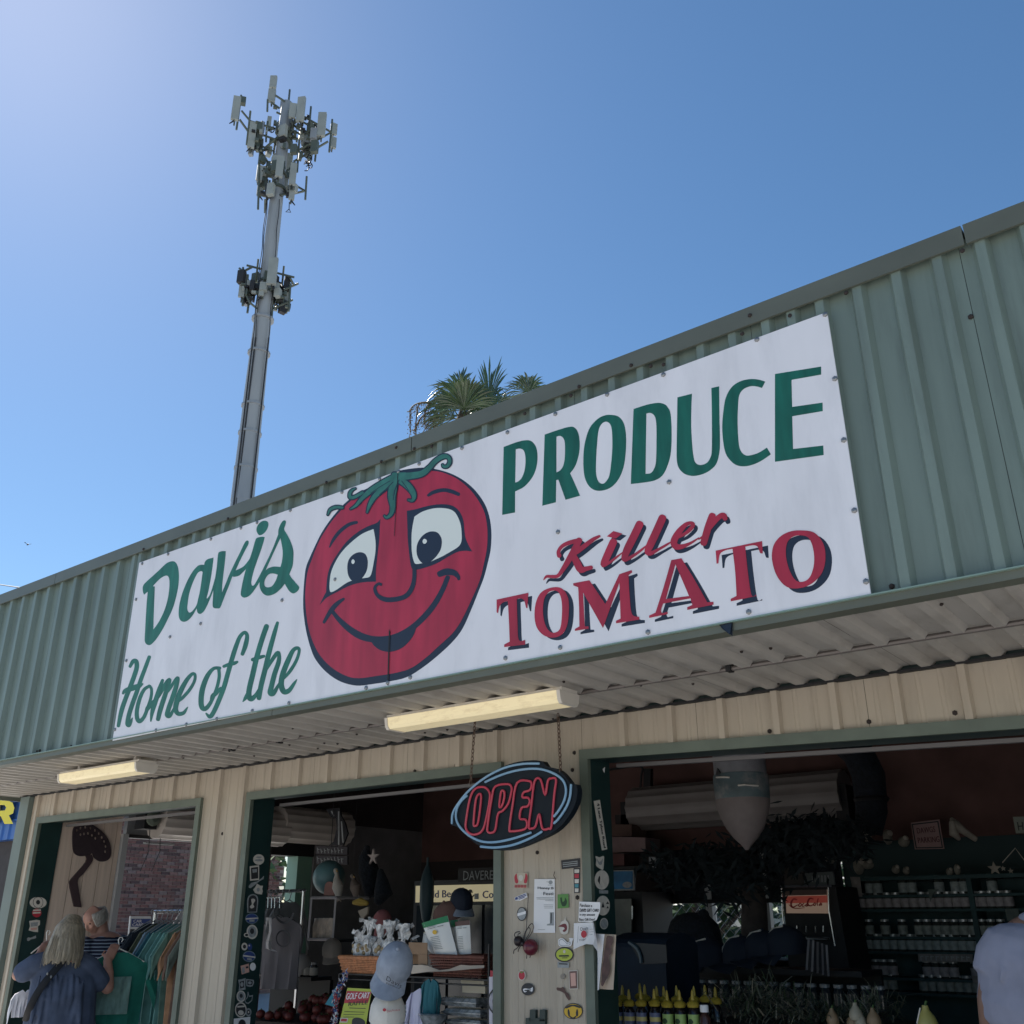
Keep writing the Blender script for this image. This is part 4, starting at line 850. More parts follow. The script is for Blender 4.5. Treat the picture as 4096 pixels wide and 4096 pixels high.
rnd_tube(mb, [pel-UP*.06, pel+UP*.06], [(.215, .15), (.2, .14)], 14, up=sw)
me = remesh(mb, .014, 2); link_world('shorts', me, DENIM, WOM)
for k in (-1, 1):
    an = Vector((pel.x, pel.y, .04))+sw*.1*k-vw*.02
    MB().tube([an-vw*.03, an+vw*.06, an+vw*.16], [(.045, .048), (.042, .05), (.03, .046)], 12, rounded=True).build('shoe', SHOE, WOM, True)
HAIR = mat('grey_blonde_hair', (.29, .245, .18), .5, var=.45, vscale=7, stretch=(9, 9, .6), bump=.5, bscale=14)
mb = MB(); hr = random.Random(2)
mb.tube([P_(-.03, 0, .005), P_(0, 0, .03), P_(.03, 0, .035)], [(.088, .082), (.108, .092), (.085, .08)], 16, rounded=True, up=u_)
for i in range(64):
    a = -2.3+4.6*i/63; a += hr.uniform(-.05, .05)
    bx, by = -math.cos(a), math.sin(a); k = hr.uniform(.92, 1.06)
    r0 = P_(bx*.05, by*.045, .112); r1 = P_(bx*.106-.01, by*.092, .03); r2 = P_(bx*.118*k-.015, by*.105*k, -.08); r3 = P_(bx*.115*k-.02, by*.122*k, -.17); r4 = P_(bx*.10*k-.03, by*.12*k, -.225+hr.uniform(-.03, .02))
    mb.tube([r0, r1, r2, r3, r4], [.020, .022, .022, .017, .008], 6, rounded=True)
me = remesh(mb, .0065, 2); link_world('hair', me, HAIR, WOM)
mb = MB()
for i in range(70):
    a = -2.3+4.6*i/69+hr.uniform(-.03, .03); bx, by = -math.cos(a), math.sin(a); k = hr.uniform(1.0, 1.14)
    mb.tube([P_(bx*.112-.01, by*.1, .03), P_(bx*.124*k-.015, by*.112*k, -.08), P_(bx*.12*k-.02, by*.13*k, -.17), P_(bx*.106*k-.03, by*.128*k, -.245+hr.uniform(-.03, .03))], [.003, .0035, .003, .001], 4)
mb.build('hair_strands', HAIR, WOM, True)
STR = mat('strap_black', (.008, .009, .014), .6)
def band(pts, wid, nrm, m, nm, par, t=.004):
    pts = [Vector(p) for p in spline([tuple(p) for p in pts], (), False, 4)]
    MB().tube(pts, [(t, wid)]*len(pts), 8, up=nrm).build(nm, m, par, True)
band([w(880, 850, -.13), w(800, 960, -.135), w(660, 1120, -.165), w(500, 1330, -.185), w(380, 1560, -.17), w(330, 1720, -.08)], .026, vw, STR, 'strap', WOM)
for x, y in ((612, 1108), (658, 1150)): MB().ball(w(x, y, -.185), (.007, .007, .012), 6, 5).build('strap_buckle', SCREW, WOM)
# hangers and garments in her hands (things of their own)
WHITEP = mat('white_plastic', (.82, .80, .76), .4); HANGW = mat('cloth_white', (.78, .76, .80), .85, var=.06, vscale=8, bump=.4, bscale=10)
def hanger(name, hook_top, cdir, label, group=None, m=WHITEP, span=.2, drop=.10, r=.0042, parent=None):
    h = Vector(hook_top); c = Vector(cdir).normalized()
    o = empty(name, h, label, 'hanger', group) if parent is None else parent
    mb = MB(); R0 = .018
    pts = [h+c*(R0*math.cos(a))+UP*(R0*math.sin(a)-R0) for a in [R(-60), R(0), R(60), R(120), R(180)]]
    neck = h-UP*.07; mb.tube(pts+[neck+c*-.004, neck-UP*.015], r, 6, rounded=True); mb.build('hook', m, o, True)
    s0 = neck-UP*.015
    MB().tube([s0, s0+c*span*.5-UP*drop*.45, s0+c*span-UP*drop], r*1.15, 6, rounded=True).build('arm', m, o, True)
    MB().tube([s0, s0-c*span*.5-UP*drop*.45, s0-c*span-UP*drop], r*1.15, 6, rounded=True).build('arm', m, o, True)
    return o, s0
hp = w(1560, 640, .22)
hanger('hanger', hp, sw, 'white plastic hanger held up in the right hand of the woman in the blue tee')
hanger('hanger', w(628, 550, .36), sw*.75+vw*.66, 'white plastic hanger held up in the left hand of the woman in the blue tee', span=.13, drop=.08)
def shirt(o_or_name, s0, c, m, wid, length, sleeve, label=None, cat='t-shirt', group=None, thick=.03, seed=0, neck=True, parent=None, sleeve_drop=.16):
    """hanging tee: body, two sleeves with folds; c = direction along the hanger"""
    g = random.Random(seed); c = Vector(c).normalized(); n = Vector((c.y, -c.x, 0)); s0 = Vector(s0)
    o = empty(o_or_name, s0, label, cat, group) if parent is None else parent
    def shell(cols, rows, f):
        mb = MB(); F = []; Bk = []
        for j in range(rows+1):
            fr = []; bk = []
            for i in range(cols+1):
                p, t = f(i/cols, j/rows); fr.append(p+n*t); bk.append(p-n*t)
            F.append(fr); Bk.append(bk)
        mb.grid(F); mb.grid([r[::-1] for r in Bk])
        mb.grid([[F[j][0], Bk[j][0]] for j in range(rows+1)]); mb.grid([[Bk[j][-1], F[j][-1]] for j in range(rows+1)]); mb.grid([Bk[0], F[0]]); mb.grid([F[-1], Bk[-1]])
        return mb
    ph = [g.uniform(0, 6.28) for _ in range(4)]
    def body(u, v):
        x = (u-.5)*2; wv = wid*(1-.06*v); drop0 = .10*abs(x)**1.1*(wid/.2)*(1-v)+(.03*max(0, 1-abs(x)/.28)*(1-v) if neck else 0)
        z = -drop0-length*v; fold = .010*math.sin(9*x+ph[0]+2*v)*v+.008*math.sin(17*x+ph[1])*v
        p = s0+c*(x*wv)+UP*z+n*(fold+.012*math.sin(3*v+ph[2]))
        return p, thick*(.25+.75*math.sqrt(max(0, 1-x*x)))*(.5+.5*min(1, v*4))
    shell(14, 12, body).build('shirt_body', m, o, True)
    for k in (-1, 1):
        def slv(u, v, k=k):
            a = s0+c*(k*wid*.93)-UP*(.085*(wid/.2)+.155*u)
            tip = c*(k*sleeve*.55)-UP*(sleeve*.9); p = a+tip*v+c*(k*.02*u*(1-v))-UP*(.02*u*v)+n*(.008*math.sin(8*u+ph[3])*v)
            return p, .018*(.3+.7*math.sin(math.pi*min(max(u, .05), .95)))
        shell(6, 5, slv).build('sleeve', m, o, True)
    return o, n
GTEE = mat('green_tee', (.012, .17, .125), .85, var=.2, vscale=10, bump=.5, bscale=9)
o, n = shirt('green_t_shirt', hp-UP*.085, sw*.97+vw*.1, GTEE, .235, .62, .2, 'deep green t-shirt with a pale print held up by the woman in the blue tee', seed=3, thick=.04)
PRT = mat('faded_print', (.16, .27, .24), .8, var=.5, vscale=22, stretch=(1, 1, .35))
cN = hp-UP*.42-vw*.056; MB().grid([[cN+sw*x+UP*z-vw*.004*math.cos(x*9) for x in (-.13, -.07, 0, .07, .12)] for z in (.13, .05, -.05, -.14)]).build('print', PRT, o)
wt, n = shirt('white_shirt', w(330, 1300, .24), sw*.8+vw*.3, HANGW, .075, .20, .05, 'white garment hanging low beside the left hip of the woman in the blue tee', 'garment', seed=4, thick=.02)
# --- man facing her, head bowed
MBs = Vector((-2.62, 1.72, 0)); MP = facing(MBs)
def m_(x, y, d=0): return MP(ZW[0]+x*ZW[2], ZW[1]+y*ZW[2], d)
vm = Vector((MBs.x-CAM.x, MBs.y-CAM.y, 0)).normalized(); sm_ = Vector((vm.y, -vm.x, 0))
MAN = figure('older man with thin grey hair in a navy striped shirt, head bowed toward the woman', MBs)
mb = MB(); hc = m_(1225, 400, 0); fd = -sm_*.8-vm*.65
P2, f2, s2, u2 = head_mesh(mb, hc, fd, .62, .1)
nk = m_(1310, 610, .04); shl = m_(1080, 760, -.05); shr = m_(1545, 740, .08); chm = m_(1330, 960, .02); pm = Vector((m_(1330, 1500).x, m_(1330, 1500).y, .95))
rnd_tube(mb, [P2(-.03, 0, -.06), nk, nk-UP*.06], [.06, .064, .075])
rnd_tube(mb, [m_(1320, 720, .02), chm, pm], [(.17, .1), (.19, .13), (.18, .14)], 14, up=sm_)
ell_ = m_(1120, 1050, -.1); elr = m_(1620, 1080, .02)
rnd_tube(mb, [shl, ell_, m_(1200, 1200, -.2)], [.06, .048, .032]); rnd_tube(mb, [shr, elr, m_(1480, 1260, -.14)], [.06, .048, .032])
finger_hand(mb, m_(1200, 1200, -.2), -UP*.4-vm, sm_, -UP); finger_hand(mb, m_(1480, 1260, -.14), -UP*.4-vm, -sm_, -UP)
for k in (-1, 1):
    hip = pm+sm_*.1*k; kn = Vector((hip.x, hip.y, .5)); an = Vector((hip.x, hip.y, .09)); rnd_tube(mb, [hip, kn, an], [.095, .065, .045]); rnd_tube(mb, [an-UP*.04, an-UP*.04-vm*.17], [(.04, .04), (.028, .042)])
me = remesh(mb, .0085, 3); link_world('body', me, SKIN, MAN)
for k in (-1, 1): MB().ball(P2(.083, .034*k, .008), .008, 8, 6).build('eye', mat('eye', (.05, .045, .04), .2), MAN, True)
STRIPE = bpy.data.materials.new('striped_navy'); STRIPE.use_nodes = True; n_ = STRIPE.node_tree; b_ = n_.nodes['Principled BSDF']; b_.inputs['Roughness'].default_value = .9
tc = n_.nodes.new('ShaderNodeTexCoord'); wv = n_.nodes.new('ShaderNodeTexWave'); wv.bands_direction = 'Z'; wv.inputs['Scale'].default_value = 11.5; wv.inputs['Distortion'].default_value = .6; rr_ = n_.nodes.new('ShaderNodeValToRGB')
rr_.color_ramp.elements[0].position = .78; rr_.color_ramp.elements[1].position = .86; rr_.color_ramp.elements[0].color = (.012, .016, .04, 1); rr_.color_ramp.elements[1].color = (.30, .36, .46, 1)
n_.links.new(tc.outputs['Object'], wv.inputs[0]); n_.links.new(wv.outputs[0], rr_.inputs[0]); n_.links.new(rr_.outputs[0], b_.inputs['Base Color'])
mb = MB()
rnd_tube(mb, [nk-UP*.035, m_(1320, 700, .02), chm, m_(1330, 1250), pm], [(.085, .08), (.2, .115), (.225, .15), (.215, .16), (.22, .165)], 18, up=sm_)
rnd_tube(mb, [shl, (shl+ell_)/2], [.085, .075]); rnd_tube(mb, [shr, shr*.35+elr*.65], [.09, .08])
me = remesh(mb, .011, 3); link_world('striped_shirt', me, STRIPE, MAN)
mb = MB(); rnd_tube(mb, [pm+UP*.02, pm-UP*.1], [(.19, .14), (.2, .15)], 14, up=sm_)
for k in (-1, 1): hip = pm+sm_*.1*k; rnd_tube(mb, [hip, Vector((hip.x, hip.y, .12))], [.11, .075])
me = remesh(mb, .014, 2); link_world('trousers', me, mat('khaki', (.3, .25, .18), .85), MAN)
for k in (-1, 1):
    an = Vector((pm.x, pm.y, .04))+sm_*.1*k; MB().tube([an+vm*.05, an-vm*.06, an-vm*.17], [(.045, .048), (.042, .05), (.03, .046)], 12, rounded=True).build('shoe', SHOE, MAN, True)
mb = MB()   # thin hair: ring round the sides and back, sparse top
for i in range(40):
    a = -2.3+4.6*i/39; bx, by = -math.cos(a), math.sin(a)
    mb.tube([P2(bx*.092-.012, by*.074, .066-.02*math.cos(a)), P2(bx*.10-.012, by*.083, .04), P2(bx*.098-.012, by*.083, -.02), P2(bx*.088-.012, by*.078, -.055)], [.004, .010, .010, .004], 5, rounded=True)
for i in range(0):
    y = -.06+.12*i/13; mb.tube([P2(.06, y*.8, .085), P2(.0, y, .121-abs(y)*.35), P2(-.07, y*.9, .085)], [.003, .006, .008], 5, rounded=True)
me = remesh(mb, .006, 2); link_world('hair', me, mat('grey_hair', (.36, .33, .30), .6, var=.4, vscale=20, stretch=(6, 6, 1)), MAN)
# --- person in pale tee at the right edge, seen from behind
RB = onY(4262, 3800, .75); RB.z = 0; RP = facing(RB); ZQ = (3300, 3200, 796/1716)
def q_(x, y, d=0): return RP(ZQ[0]+x*ZQ[2], ZQ[1]+y*ZQ[2], d)
vr = Vector((RB.x-CAM.x, RB.y-CAM.y, 0)).normalized(); sr = Vector((vr.y, -vr.x, 0))
PER = figure('person in a pale lavender t-shirt seen from behind at the right edge', RB)
mb = MB(); nk = q_(2050, 1050, .0); hc = q_(2060, 830, .03)
P3, f3, s3, u3 = head_mesh(mb, hc, vr, .1)
rnd_tube(mb, [hc-UP*.03, nk, nk-UP*.06], [.055, .06, .075])
pr = Vector((q_(2050, 2000).x, q_(2050, 2000).y, .97)); chr_ = q_(2050, 1480)
rnd_tube(mb, [q_(2050, 1230, .01), chr_, q_(2050, 1800), pr], [(.19, .10), (.21, .13), (.21, .13), (.22, .14)], 14, up=sr)
for k in (-1, 1):
    sx = lambda x: 2050-k*(1880-x) if k > 0 else 1880+(1880-x)
    S = q_(2050-k*530, 1290); E = q_(2050-k*622, 1740, -.02); Wp = q_(2050-k*600, 2170, .06)
    rnd_tube(mb, [S, E], [.058, .046]); rnd_tube(mb, [E, (E+Wp)/2, Wp], [.046, .042, .03]); finger_hand(mb, Wp, -UP+vr*.15, vr, sr*k)
    hip = pr-sr*.09*k; kn = Vector((hip.x, hip.y, .5)); an = Vector((hip.x, hip.y, .09)); rnd_tube(mb, [hip, kn, an], [.092, .06, .042]); rnd_tube(mb, [an-UP*.045, an-UP*.045+vr*.17], [(.04, .04), (.028, .042)])
me = remesh(mb, .0085, 3); link_world('body', me, SKIN2, PER)
LAV = mat('lavender_tee', (.22, .23, .30), .9, var=.14, vscale=9, bump=.9, bscale=6)
mb = MB()
rnd_tube(mb, [q_(2050, 1125), q_(2050, 1170), q_(2050, 1260), q_(2050, 1400), chr_, q_(2050, 1750), q_(2050, 1870)], [(.15, .075), (.205, .095), (.25, .12), (.272, .14), (.275, .15), (.268, .15), (.272, .155)], 22, up=sr)
for k in (-1, 1):
    mb.tube([q_(2050-k*440, 1215), q_(2050-k*500, 1235), q_(2050-k*585, 1350), q_(2050-k*642, 1515, -.01)], [(.05, .06), (.072, .075), (.068, .075), (.056, .07)], 14)
for x, y0, y1 in ((1560, 1500, 1800), (1620, 1560, 1860), (1700, 1620, 1870), (1800, 1700, 1870), (1500, 1380, 1560)): mb.tube([q_(x, y0, -.105), q_(x+30, (y0+y1)/2, -.118), q_(x+10, y1, -.118)], [.002, .007, .005], 6, rounded=True)
mb.tube([q_(1500, 1850, -.03), q_(1640, 1842, -.115), q_(2050, 1850, -.135)], [.007, .010, .008], 6, rounded=True)
me = remesh(mb, .008, 4); link_world('tee_shirt', me, LAV, PER)
mb = MB(); rnd_tube(mb, [pr+UP*.05, pr-UP*.08], [(.175, .135), (.185, .14)], 14, up=sr)
for k in (-1, 1): hip = pr-sr*.09*k; rnd_tube(mb, [hip, Vector((hip.x, hip.y, .5))], [.105, .085])
me = remesh(mb, .014, 2); link_world('shorts', me, mat('pale_blue_shorts', (.30, .38, .52), .85), PER)
for k in (-1, 1):
    an = Vector((pr.x, pr.y, .04))+sr*.09*k; MB().tube([an-vr*.05, an+vr*.06, an+vr*.17], [(.045, .048), (.042, .05), (.03, .046)], 12, rounded=True).build('shoe', SHOE, PER, True)
mb = MB(); mb.tube([P3(-.04, 0, .0), P3(0, 0, .035), P3(.03, 0, .035)], [(.09, .078), (.105, .088), (.08, .075)], 14, rounded=True, up=u3)
mb.build('hair', mat('dark_hair', (.03, .022, .018), .5, var=.3, vscale=20), PER, True)
# ================================================================ stickers, papers and goods
PALE = mat('sticker_pale', (.62, .58, .52), .5, var=.1, vscale=30); PAPER = mat('paper', (.80, .79, .80), .7); INK = mat('ink', (.03, .03, .035), .6); INKB = mat('ink_blue', (.03, .06, .22), .6)
INKR = mat('ink_red', (.45, .03, .05), .55); GREYS = mat('sticker_grey', (.30, .32, .33), .5, var=.2, vscale=40); BLUES = mat('sticker_blue', (.16, .22, .28), .5, var=.2, vscale=30)
LIME = mat('lime', (.45, .52, .06), .5); STG = mat('sticker_green', (.10, .26, .06), .5); GOLD = mat('sticker_gold', (.68, .42, .03), .5); PINKS = mat('sticker_pink', (.62, .36, .30), .5); TANP = mat('tan_paper', (.50, .40, .31), .7)
def zz(z, pts): return [(z[0]+x*z[2], z[1]+y*z[2]) for x, y in pts]
def sticker(label, out, m, plane, nrm, prints=(), z=None, lift=.0015, name='sticker', cat='sticker', group=None):
    if z: out = zz(z, out); prints = [(zz(z, a) if isinstance(a, list) else a, b) for a, b in prints]
    cx = sum(p[0] for p in out)/len(out); cy = sum(p[1] for p in out)/len(out)
    o = tag(decal(name, [out], plane, m, None, lift, nrm, loc=plane(cx, cy)), label, cat, group)
    for i, (a, b) in enumerate(prints):
        decal('print', [a], plane, b, o, lift+.0006*(i+1), nrm)
    return o
def ink(o, z, plane, nrm, m, lift, *lines):
    """printed lines: (x0,y0,x1,y1,width)"""
    mb = MB(); n = Vector(nrm)
    for x0, y0, x1, y1, wd in lines:
        dx, dy = x1-x0, y1-y0; d = math.hypot(dx, dy) or 1; ax, ay = -dy/d*wd/2, dx/d*wd/2
        mb.add([plane(*p)+n*lift for p in zz(z, [(x0+ax, y0+ay), (x1+ax, y1+ay), (x1-ax, y1-ay), (x0-ax, y0-ay)])], [(0, 1, 2, 3)])
    return mb.build('print', m, o)
def words(o, s, z, quad, plane, nrm, m, lift, bold=0, nm='lettering'): return lettering(nm, s, zz(z, quad), plane, m, o, lift, nrm, bold)
# --- middle bay, left jamb
ZJ = (900, 3350, 200/518); J2 = Xpl(-.1145); N = PX
sticker('round pale sticker topmost on the green jamb left of the middle bay', ell(348, 228, 58, 55), PALE, J2, N, [(ell(348, 235, 40, 12), GREYS), (ell(348, 205, 30, 8), GREYS)], ZJ)
sticker('white bordered dark picture sticker just below the topmost round sticker on the jamb', [(255, 298), (352, 287), (352, 440), (258, 448)], PALE, J2, N, [([(266, 314), (342, 304), (342, 424), (270, 432)], INK), ([(280, 330), (330, 325), (326, 360), (285, 366)], GREYS)], ZJ)
sticker('dull fish shaped sticker slanting on the green jamb of the middle bay', [(245, 500), (270, 470), (330, 455), (380, 420), (402, 395), (398, 430), (360, 450), (310, 490), (265, 525), (245, 520)], GREYS, J2, N, (), ZJ)
sticker('pale flower shaped sticker under the fish sticker on the jamb', [(290, 540), (312, 515), (330, 478), (350, 490), (365, 500), (392, 500), (385, 530), (390, 560), (380, 590), (340, 585), (310, 575)], PALE, J2, N, [(ell(342, 540, 16, 20), GREYS)], ZJ)
sticker('arched grey sticker with a white heron on the green jamb', path('230,778c 228,660 245,605 288,586 330,605 342,660 330,776c', ZJ), GREYS, J2, N, [(path('240,770c 240,665 252,618 288,600 322,618 330,665 320,768c', ZJ), INK), (path('270,640 300,635 310,655 290,690 300,720 270,735 255,715 275,690', ZJ), PALE)])
sticker('blue grey round sticker with a white bar below the heron arch', ell(276, 840, 68, 54), BLUES, J2, N, [(ell(276, 840, 60, 46), INKB), ([(212, 836), (342, 828), (342, 842), (212, 850)], PALE), ([(250, 852), (304, 850), (304, 872), (250, 874)], GREYS)], ZJ)
sticker('pale oval seal sticker with a dark centre on the jamb', ell(280, 978, 58, 75), PALE, J2, N, [(ell(280, 978, 44, 58), GREYS), (ell(278, 970, 22, 30), INK)], ZJ)
sticker('tiny oval sticker overlapping the pale seal sticker', ell(220, 1010, 27, 22), PALE, J2, N, [(ell(220, 1010, 18, 13), INK)], ZJ, .003)
sticker('small white ring sticker with dark middle on the jamb', ell(200, 1130, 32, 40), PALE, J2, N, [(ell(200, 1130, 17, 21), INK)], ZJ)
sticker('small dark blue sticker beside the white ring sticker', ell(256, 1133, 24, 36), INKB, J2, N, [(ell(250, 1120, 7, 9), PALE)], ZJ)
sticker('blue grey round sticker with a slanted white bar below the ring sticker', ell(248, 1232, 67, 58), BLUES, J2, N, [(ell(248, 1232, 58, 49), INKB), ([(186, 1216), (312, 1234), (312, 1248), (186, 1232)], PALE), ([(226, 1248), (276, 1252), (276, 1274), (226, 1270)], GREYS)], ZJ)
sticker('pinkish square sticker near the middle of the jamb', [(160, 1330), (245, 1306), (250, 1395), (172, 1418)], PINKS, J2, N, [([(172, 1350), (200, 1342), (204, 1400), (178, 1406)], GREYS), ([(212, 1338), (238, 1332), (240, 1352), (214, 1358)], INK)], ZJ)
sticker('blank white oval sticker beside the pinkish square sticker', ell(287, 1338, 31, 41), PAPER, J2, N, (), ZJ)
sticker('grey badge shaped sticker on the lower jamb', [(135, 1475), (172, 1468), (212, 1455), (208, 1520), (212, 1575), (170, 1580), (140, 1590), (146, 1530)], GREYS, J2, N, [([(150, 1495), (195, 1482), (195, 1555), (155, 1565)], INK), (ell(173, 1522, 16, 24), GREYS)], ZJ)
sticker('grey shield sticker right of the badge sticker on the lower jamb', [(218, 1466), (295, 1475), (300, 1505), (285, 1540), (255, 1548), (220, 1538)], GREYS, J2, N, [([(228, 1478), (284, 1484), (286, 1508), (276, 1530), (230, 1528)], INK), (ell(255, 1505, 18, 16), GREYS)], ZJ)
sticker('white round crest sticker on the lower jamb', ell(165, 1645, 47, 60), PALE, J2, N, [(ell(165, 1645, 36, 47), GREYS), (ell(165, 1640, 17, 22), INK)], ZJ)
sticker('thin tulip outline sticker right of the white crest sticker', [(200, 1690), (230, 1650), (232, 1600), (240, 1598), (250, 1640), (288, 1632), (280, 1690), (240, 1725), (215, 1718)], GREYS, J2, N, [([(208, 1690), (237, 1652), (240, 1626), (248, 1652), (278, 1646), (272, 1684), (238, 1712), (218, 1706)], JAMB)], ZJ)
sticker('large round lettered sticker near the bottom of the jamb', ell(162, 1785, 61, 80), PALE, J2, N, [(ell(162, 1785, 50, 66), INK), (ell(162, 1815, 30, 26), PALE), ([(125, 1745), (200, 1740), (200, 1756), (125, 1762)], PALE)], ZJ)
sticker('small oval sticker touching the large lettered sticker', ell(240, 1810, 31, 43), GREYS, J2, N, [(ell(240, 1810, 18, 26), INK), (ell(240, 1808, 8, 11), PALE)], ZJ, .003)
sticker('white square sticker with a dark oval lowest on the jamb', [(90, 1877), (262, 1856), (252, 1990), (82, 2000)], PAPER, J2, N, [(ell(175, 1940, 40, 56), INK)], ZJ)
# --- left bay, left jamb
ZL = ZW; J1 = Xpl(-3.1045)
o = sticker('cream oval sticker with a black ring topmost on the left bay jamb', ell(490, 195, 110, 74), PALE, J1, N, [(ell(489, 192, 66, 74), INK), (ell(489, 192, 60, 67), PALE), (ell(488, 190, 26, 30), INK)], ZL)
sticker('red round sticker with white lettering below the cream oval', ell(472, 328, 60, 56), INKR, J1, N, [([(424, 286), (524, 280), (524, 300), (424, 306)], PALE), ([(420, 320), (520, 314), (520, 332), (420, 338)], PALE)], ZL)
sticker('cream ragged edged sticker with brown print on the left bay jamb', [(375, 432), (440, 420), (470, 415), (515, 425), (512, 480), (488, 500), (490, 575), (430, 570), (368, 552), (385, 500)], PALE, J1, N, [([(392, 452), (492, 446), (484, 494), (398, 506)], GREYS), ([(395, 520), (475, 515), (470, 545), (395, 550)], PINKS)], ZL)
sticker('small grey bone shaped sticker lowest on the left bay jamb', [(345, 655), (365, 640), (390, 648), (440, 628), (460, 618), (465, 650), (440, 660), (395, 668), (372, 690), (348, 685)], GREYS, J1, N, (), ZL)
# --- pillar between middle and right bay
ZP = (2030, 3420, 450/1286); PLY = Ypl(D-.0105); M_ = NY
o = sticker('red crab claw sticker with red lettering at the left of the sticker covered pillar', [(85, 325), (80, 250), (105, 210), (130, 240), (125, 290), (160, 300), (195, 290), (185, 235), (210, 205), (232, 240), (228, 320), (190, 330), (155, 322), (120, 332)], PALE, PLY, M_, [(path('88,318 82,250 105,214 112,262 124,300 118,322', ZP), INKR), (path('226,318 230,250 212,208 204,258 190,298 196,322', ZP), INKR)], ZP) if False else None
o = sticker('red crab claw sticker above a row of red print on the pillar', zz(ZP, [(82, 205), (232, 203), (230, 378), (86, 380)]), mat('clear_film', (.50, .43, .33), .4), PLY, M_, [(path('92,318 82,250 106,212 114,262 126,300 118,322', ZP), INKR), (path('222,318 232,250 212,208 202,258 190,298 196,322', ZP), INKR), (zz(ZP, ell(156, 262, 26, 34)), PALE)])
ink(o, ZP, PLY, M_, INKR, .005, *[(95+17*i, 340, 95+17*i, 374, 10) for i in range(8)])
o = sticker('tilted white bumper sticker with a blue square on the pillar', [(82, 486), (215, 430), (232, 482), (150, 522), (90, 520)], PAPER, PLY, M_, [([(88, 488), (118, 476), (122, 508), (92, 516)], INKB)], ZP)
ink(o, ZP, PLY, M_, INKB, .005, (128, 478, 214, 446, 9), (130, 494, 220, 462, 9), (134, 508, 200, 484, 7))
sticker('dark round badge sticker with a white band on the pillar', ell(165, 674, 56, 81), INK, PLY, M_, [(ell(165, 674, 47, 70), GREYS), ([(116, 668), (214, 640), (214, 672), (116, 700)], PAPER)], ZP)
o = sticker('tall white Honey Bee Festival notice taped to the pillar', [(312, 275), (545, 275), (550, 890), (302, 890)], PAPER, PLY, M_, [(ell(498, 312, 24, 22), GREYS), ([(490, 655), (535, 655), (535, 800), (490, 800)], GREYS), ([(500, 665), (514, 665), (510, 795), (498, 795)], INK), ([(460, 790), (535, 776), (535, 805), (458, 805)], GREYS)], ZP, .004, 'notice', 'notice')
words(o, 'Honey B', ZP, [(355, 362), (535, 366), (535, 402), (355, 400)], PLY, M_, INK, .0085, 1); words(o, 'Festi', ZP, [(420, 424), (532, 424), (532, 460), (420, 460)], PLY, M_, INK, .0085, 1)
ink(o, ZP, PLY, M_, GREYS, .0085, (455, 308, 480, 308, 5), (470, 345, 525, 345, 5), (340, 488, 535, 490, 5), (345, 504, 535, 508, 5), (440, 522, 535, 524, 5), (425, 570, 530, 570, 4), (425, 588, 530, 588, 4), (430, 606, 530, 606, 4), (355, 852, 440, 852, 4))
o = sticker('black rectangular label near the top of the pillar', [(614, 62), (830, 36), (832, 140), (622, 163)], INK, PLY, M_, (), ZP); ink(o, ZP, PLY, M_, GREYS, .004, (636, 92, 806, 70, 8), (636, 112, 808, 92, 10), (640, 134, 808, 114, 8))
o = sticker('narrow black strip sticker with five coloured squares on the pillar', [(756, 150), (832, 148), (826, 436), (764, 436)], INK, PLY, M_, [([(766, 166), (822, 164), (821, 204), (768, 206)], PALE), ([(768, 216), (820, 216), (818, 264), (770, 264)], INKR), ([(770, 276), (820, 276), (818, 322), (772, 322)], PALE), ([(772, 332), (818, 332), (816, 372), (774, 372)], mat('teal_sq', (.06, .25, .30), .5)), ([(774, 382), (818, 382), (816, 424), (776, 424)], PALE)], ZP)
sticker('green square sticker with a dark leaf mark on the pillar', [(575, 450), (697, 446), (702, 602), (574, 612)], STG, PLY, M_, [(path('605,500 625,485 632,540 660,520 665,490 680,530 665,580 625,580', ZP), INK)]) if False else sticker('green square sticker with a dark leaf mark on the pillar', zz(ZP, [(575, 450), (697, 446), (702, 602), (574, 612)]), STG, PLY, M_, [(path('605,500 622,485 632,535 655,520 662,488 682,530 665,580 625,580', ZP), mat('dark_leaf', (.02, .06, .02), .6))])
o = sticker('handwritten white gift card note pinned across the pillar edge', [(822, 532), (1062, 540), (1060, 640), (1020, 742), (960, 768), (812, 760)], PAPER, Ypl(D-.045), M_, (), ZP, .002, 'note', 'note')
PN = Ypl(D-.045)
for t, q in (('Purchase a', [(832, 556), (972, 562), (970, 596), (830, 594)]), ('DAVIS GIFT CARD', [(830, 612), (1050, 616), (1048, 648), (828, 652)]), ('in any amount', [(830, 668), (1004, 670), (1000, 704), (828, 702)]), ('Best Gift Ever!', [(824, 722), (1004, 720), (1000, 752), (824, 752)])): words(o, t, ZP, q, PN, M_, INK, .004, 1)
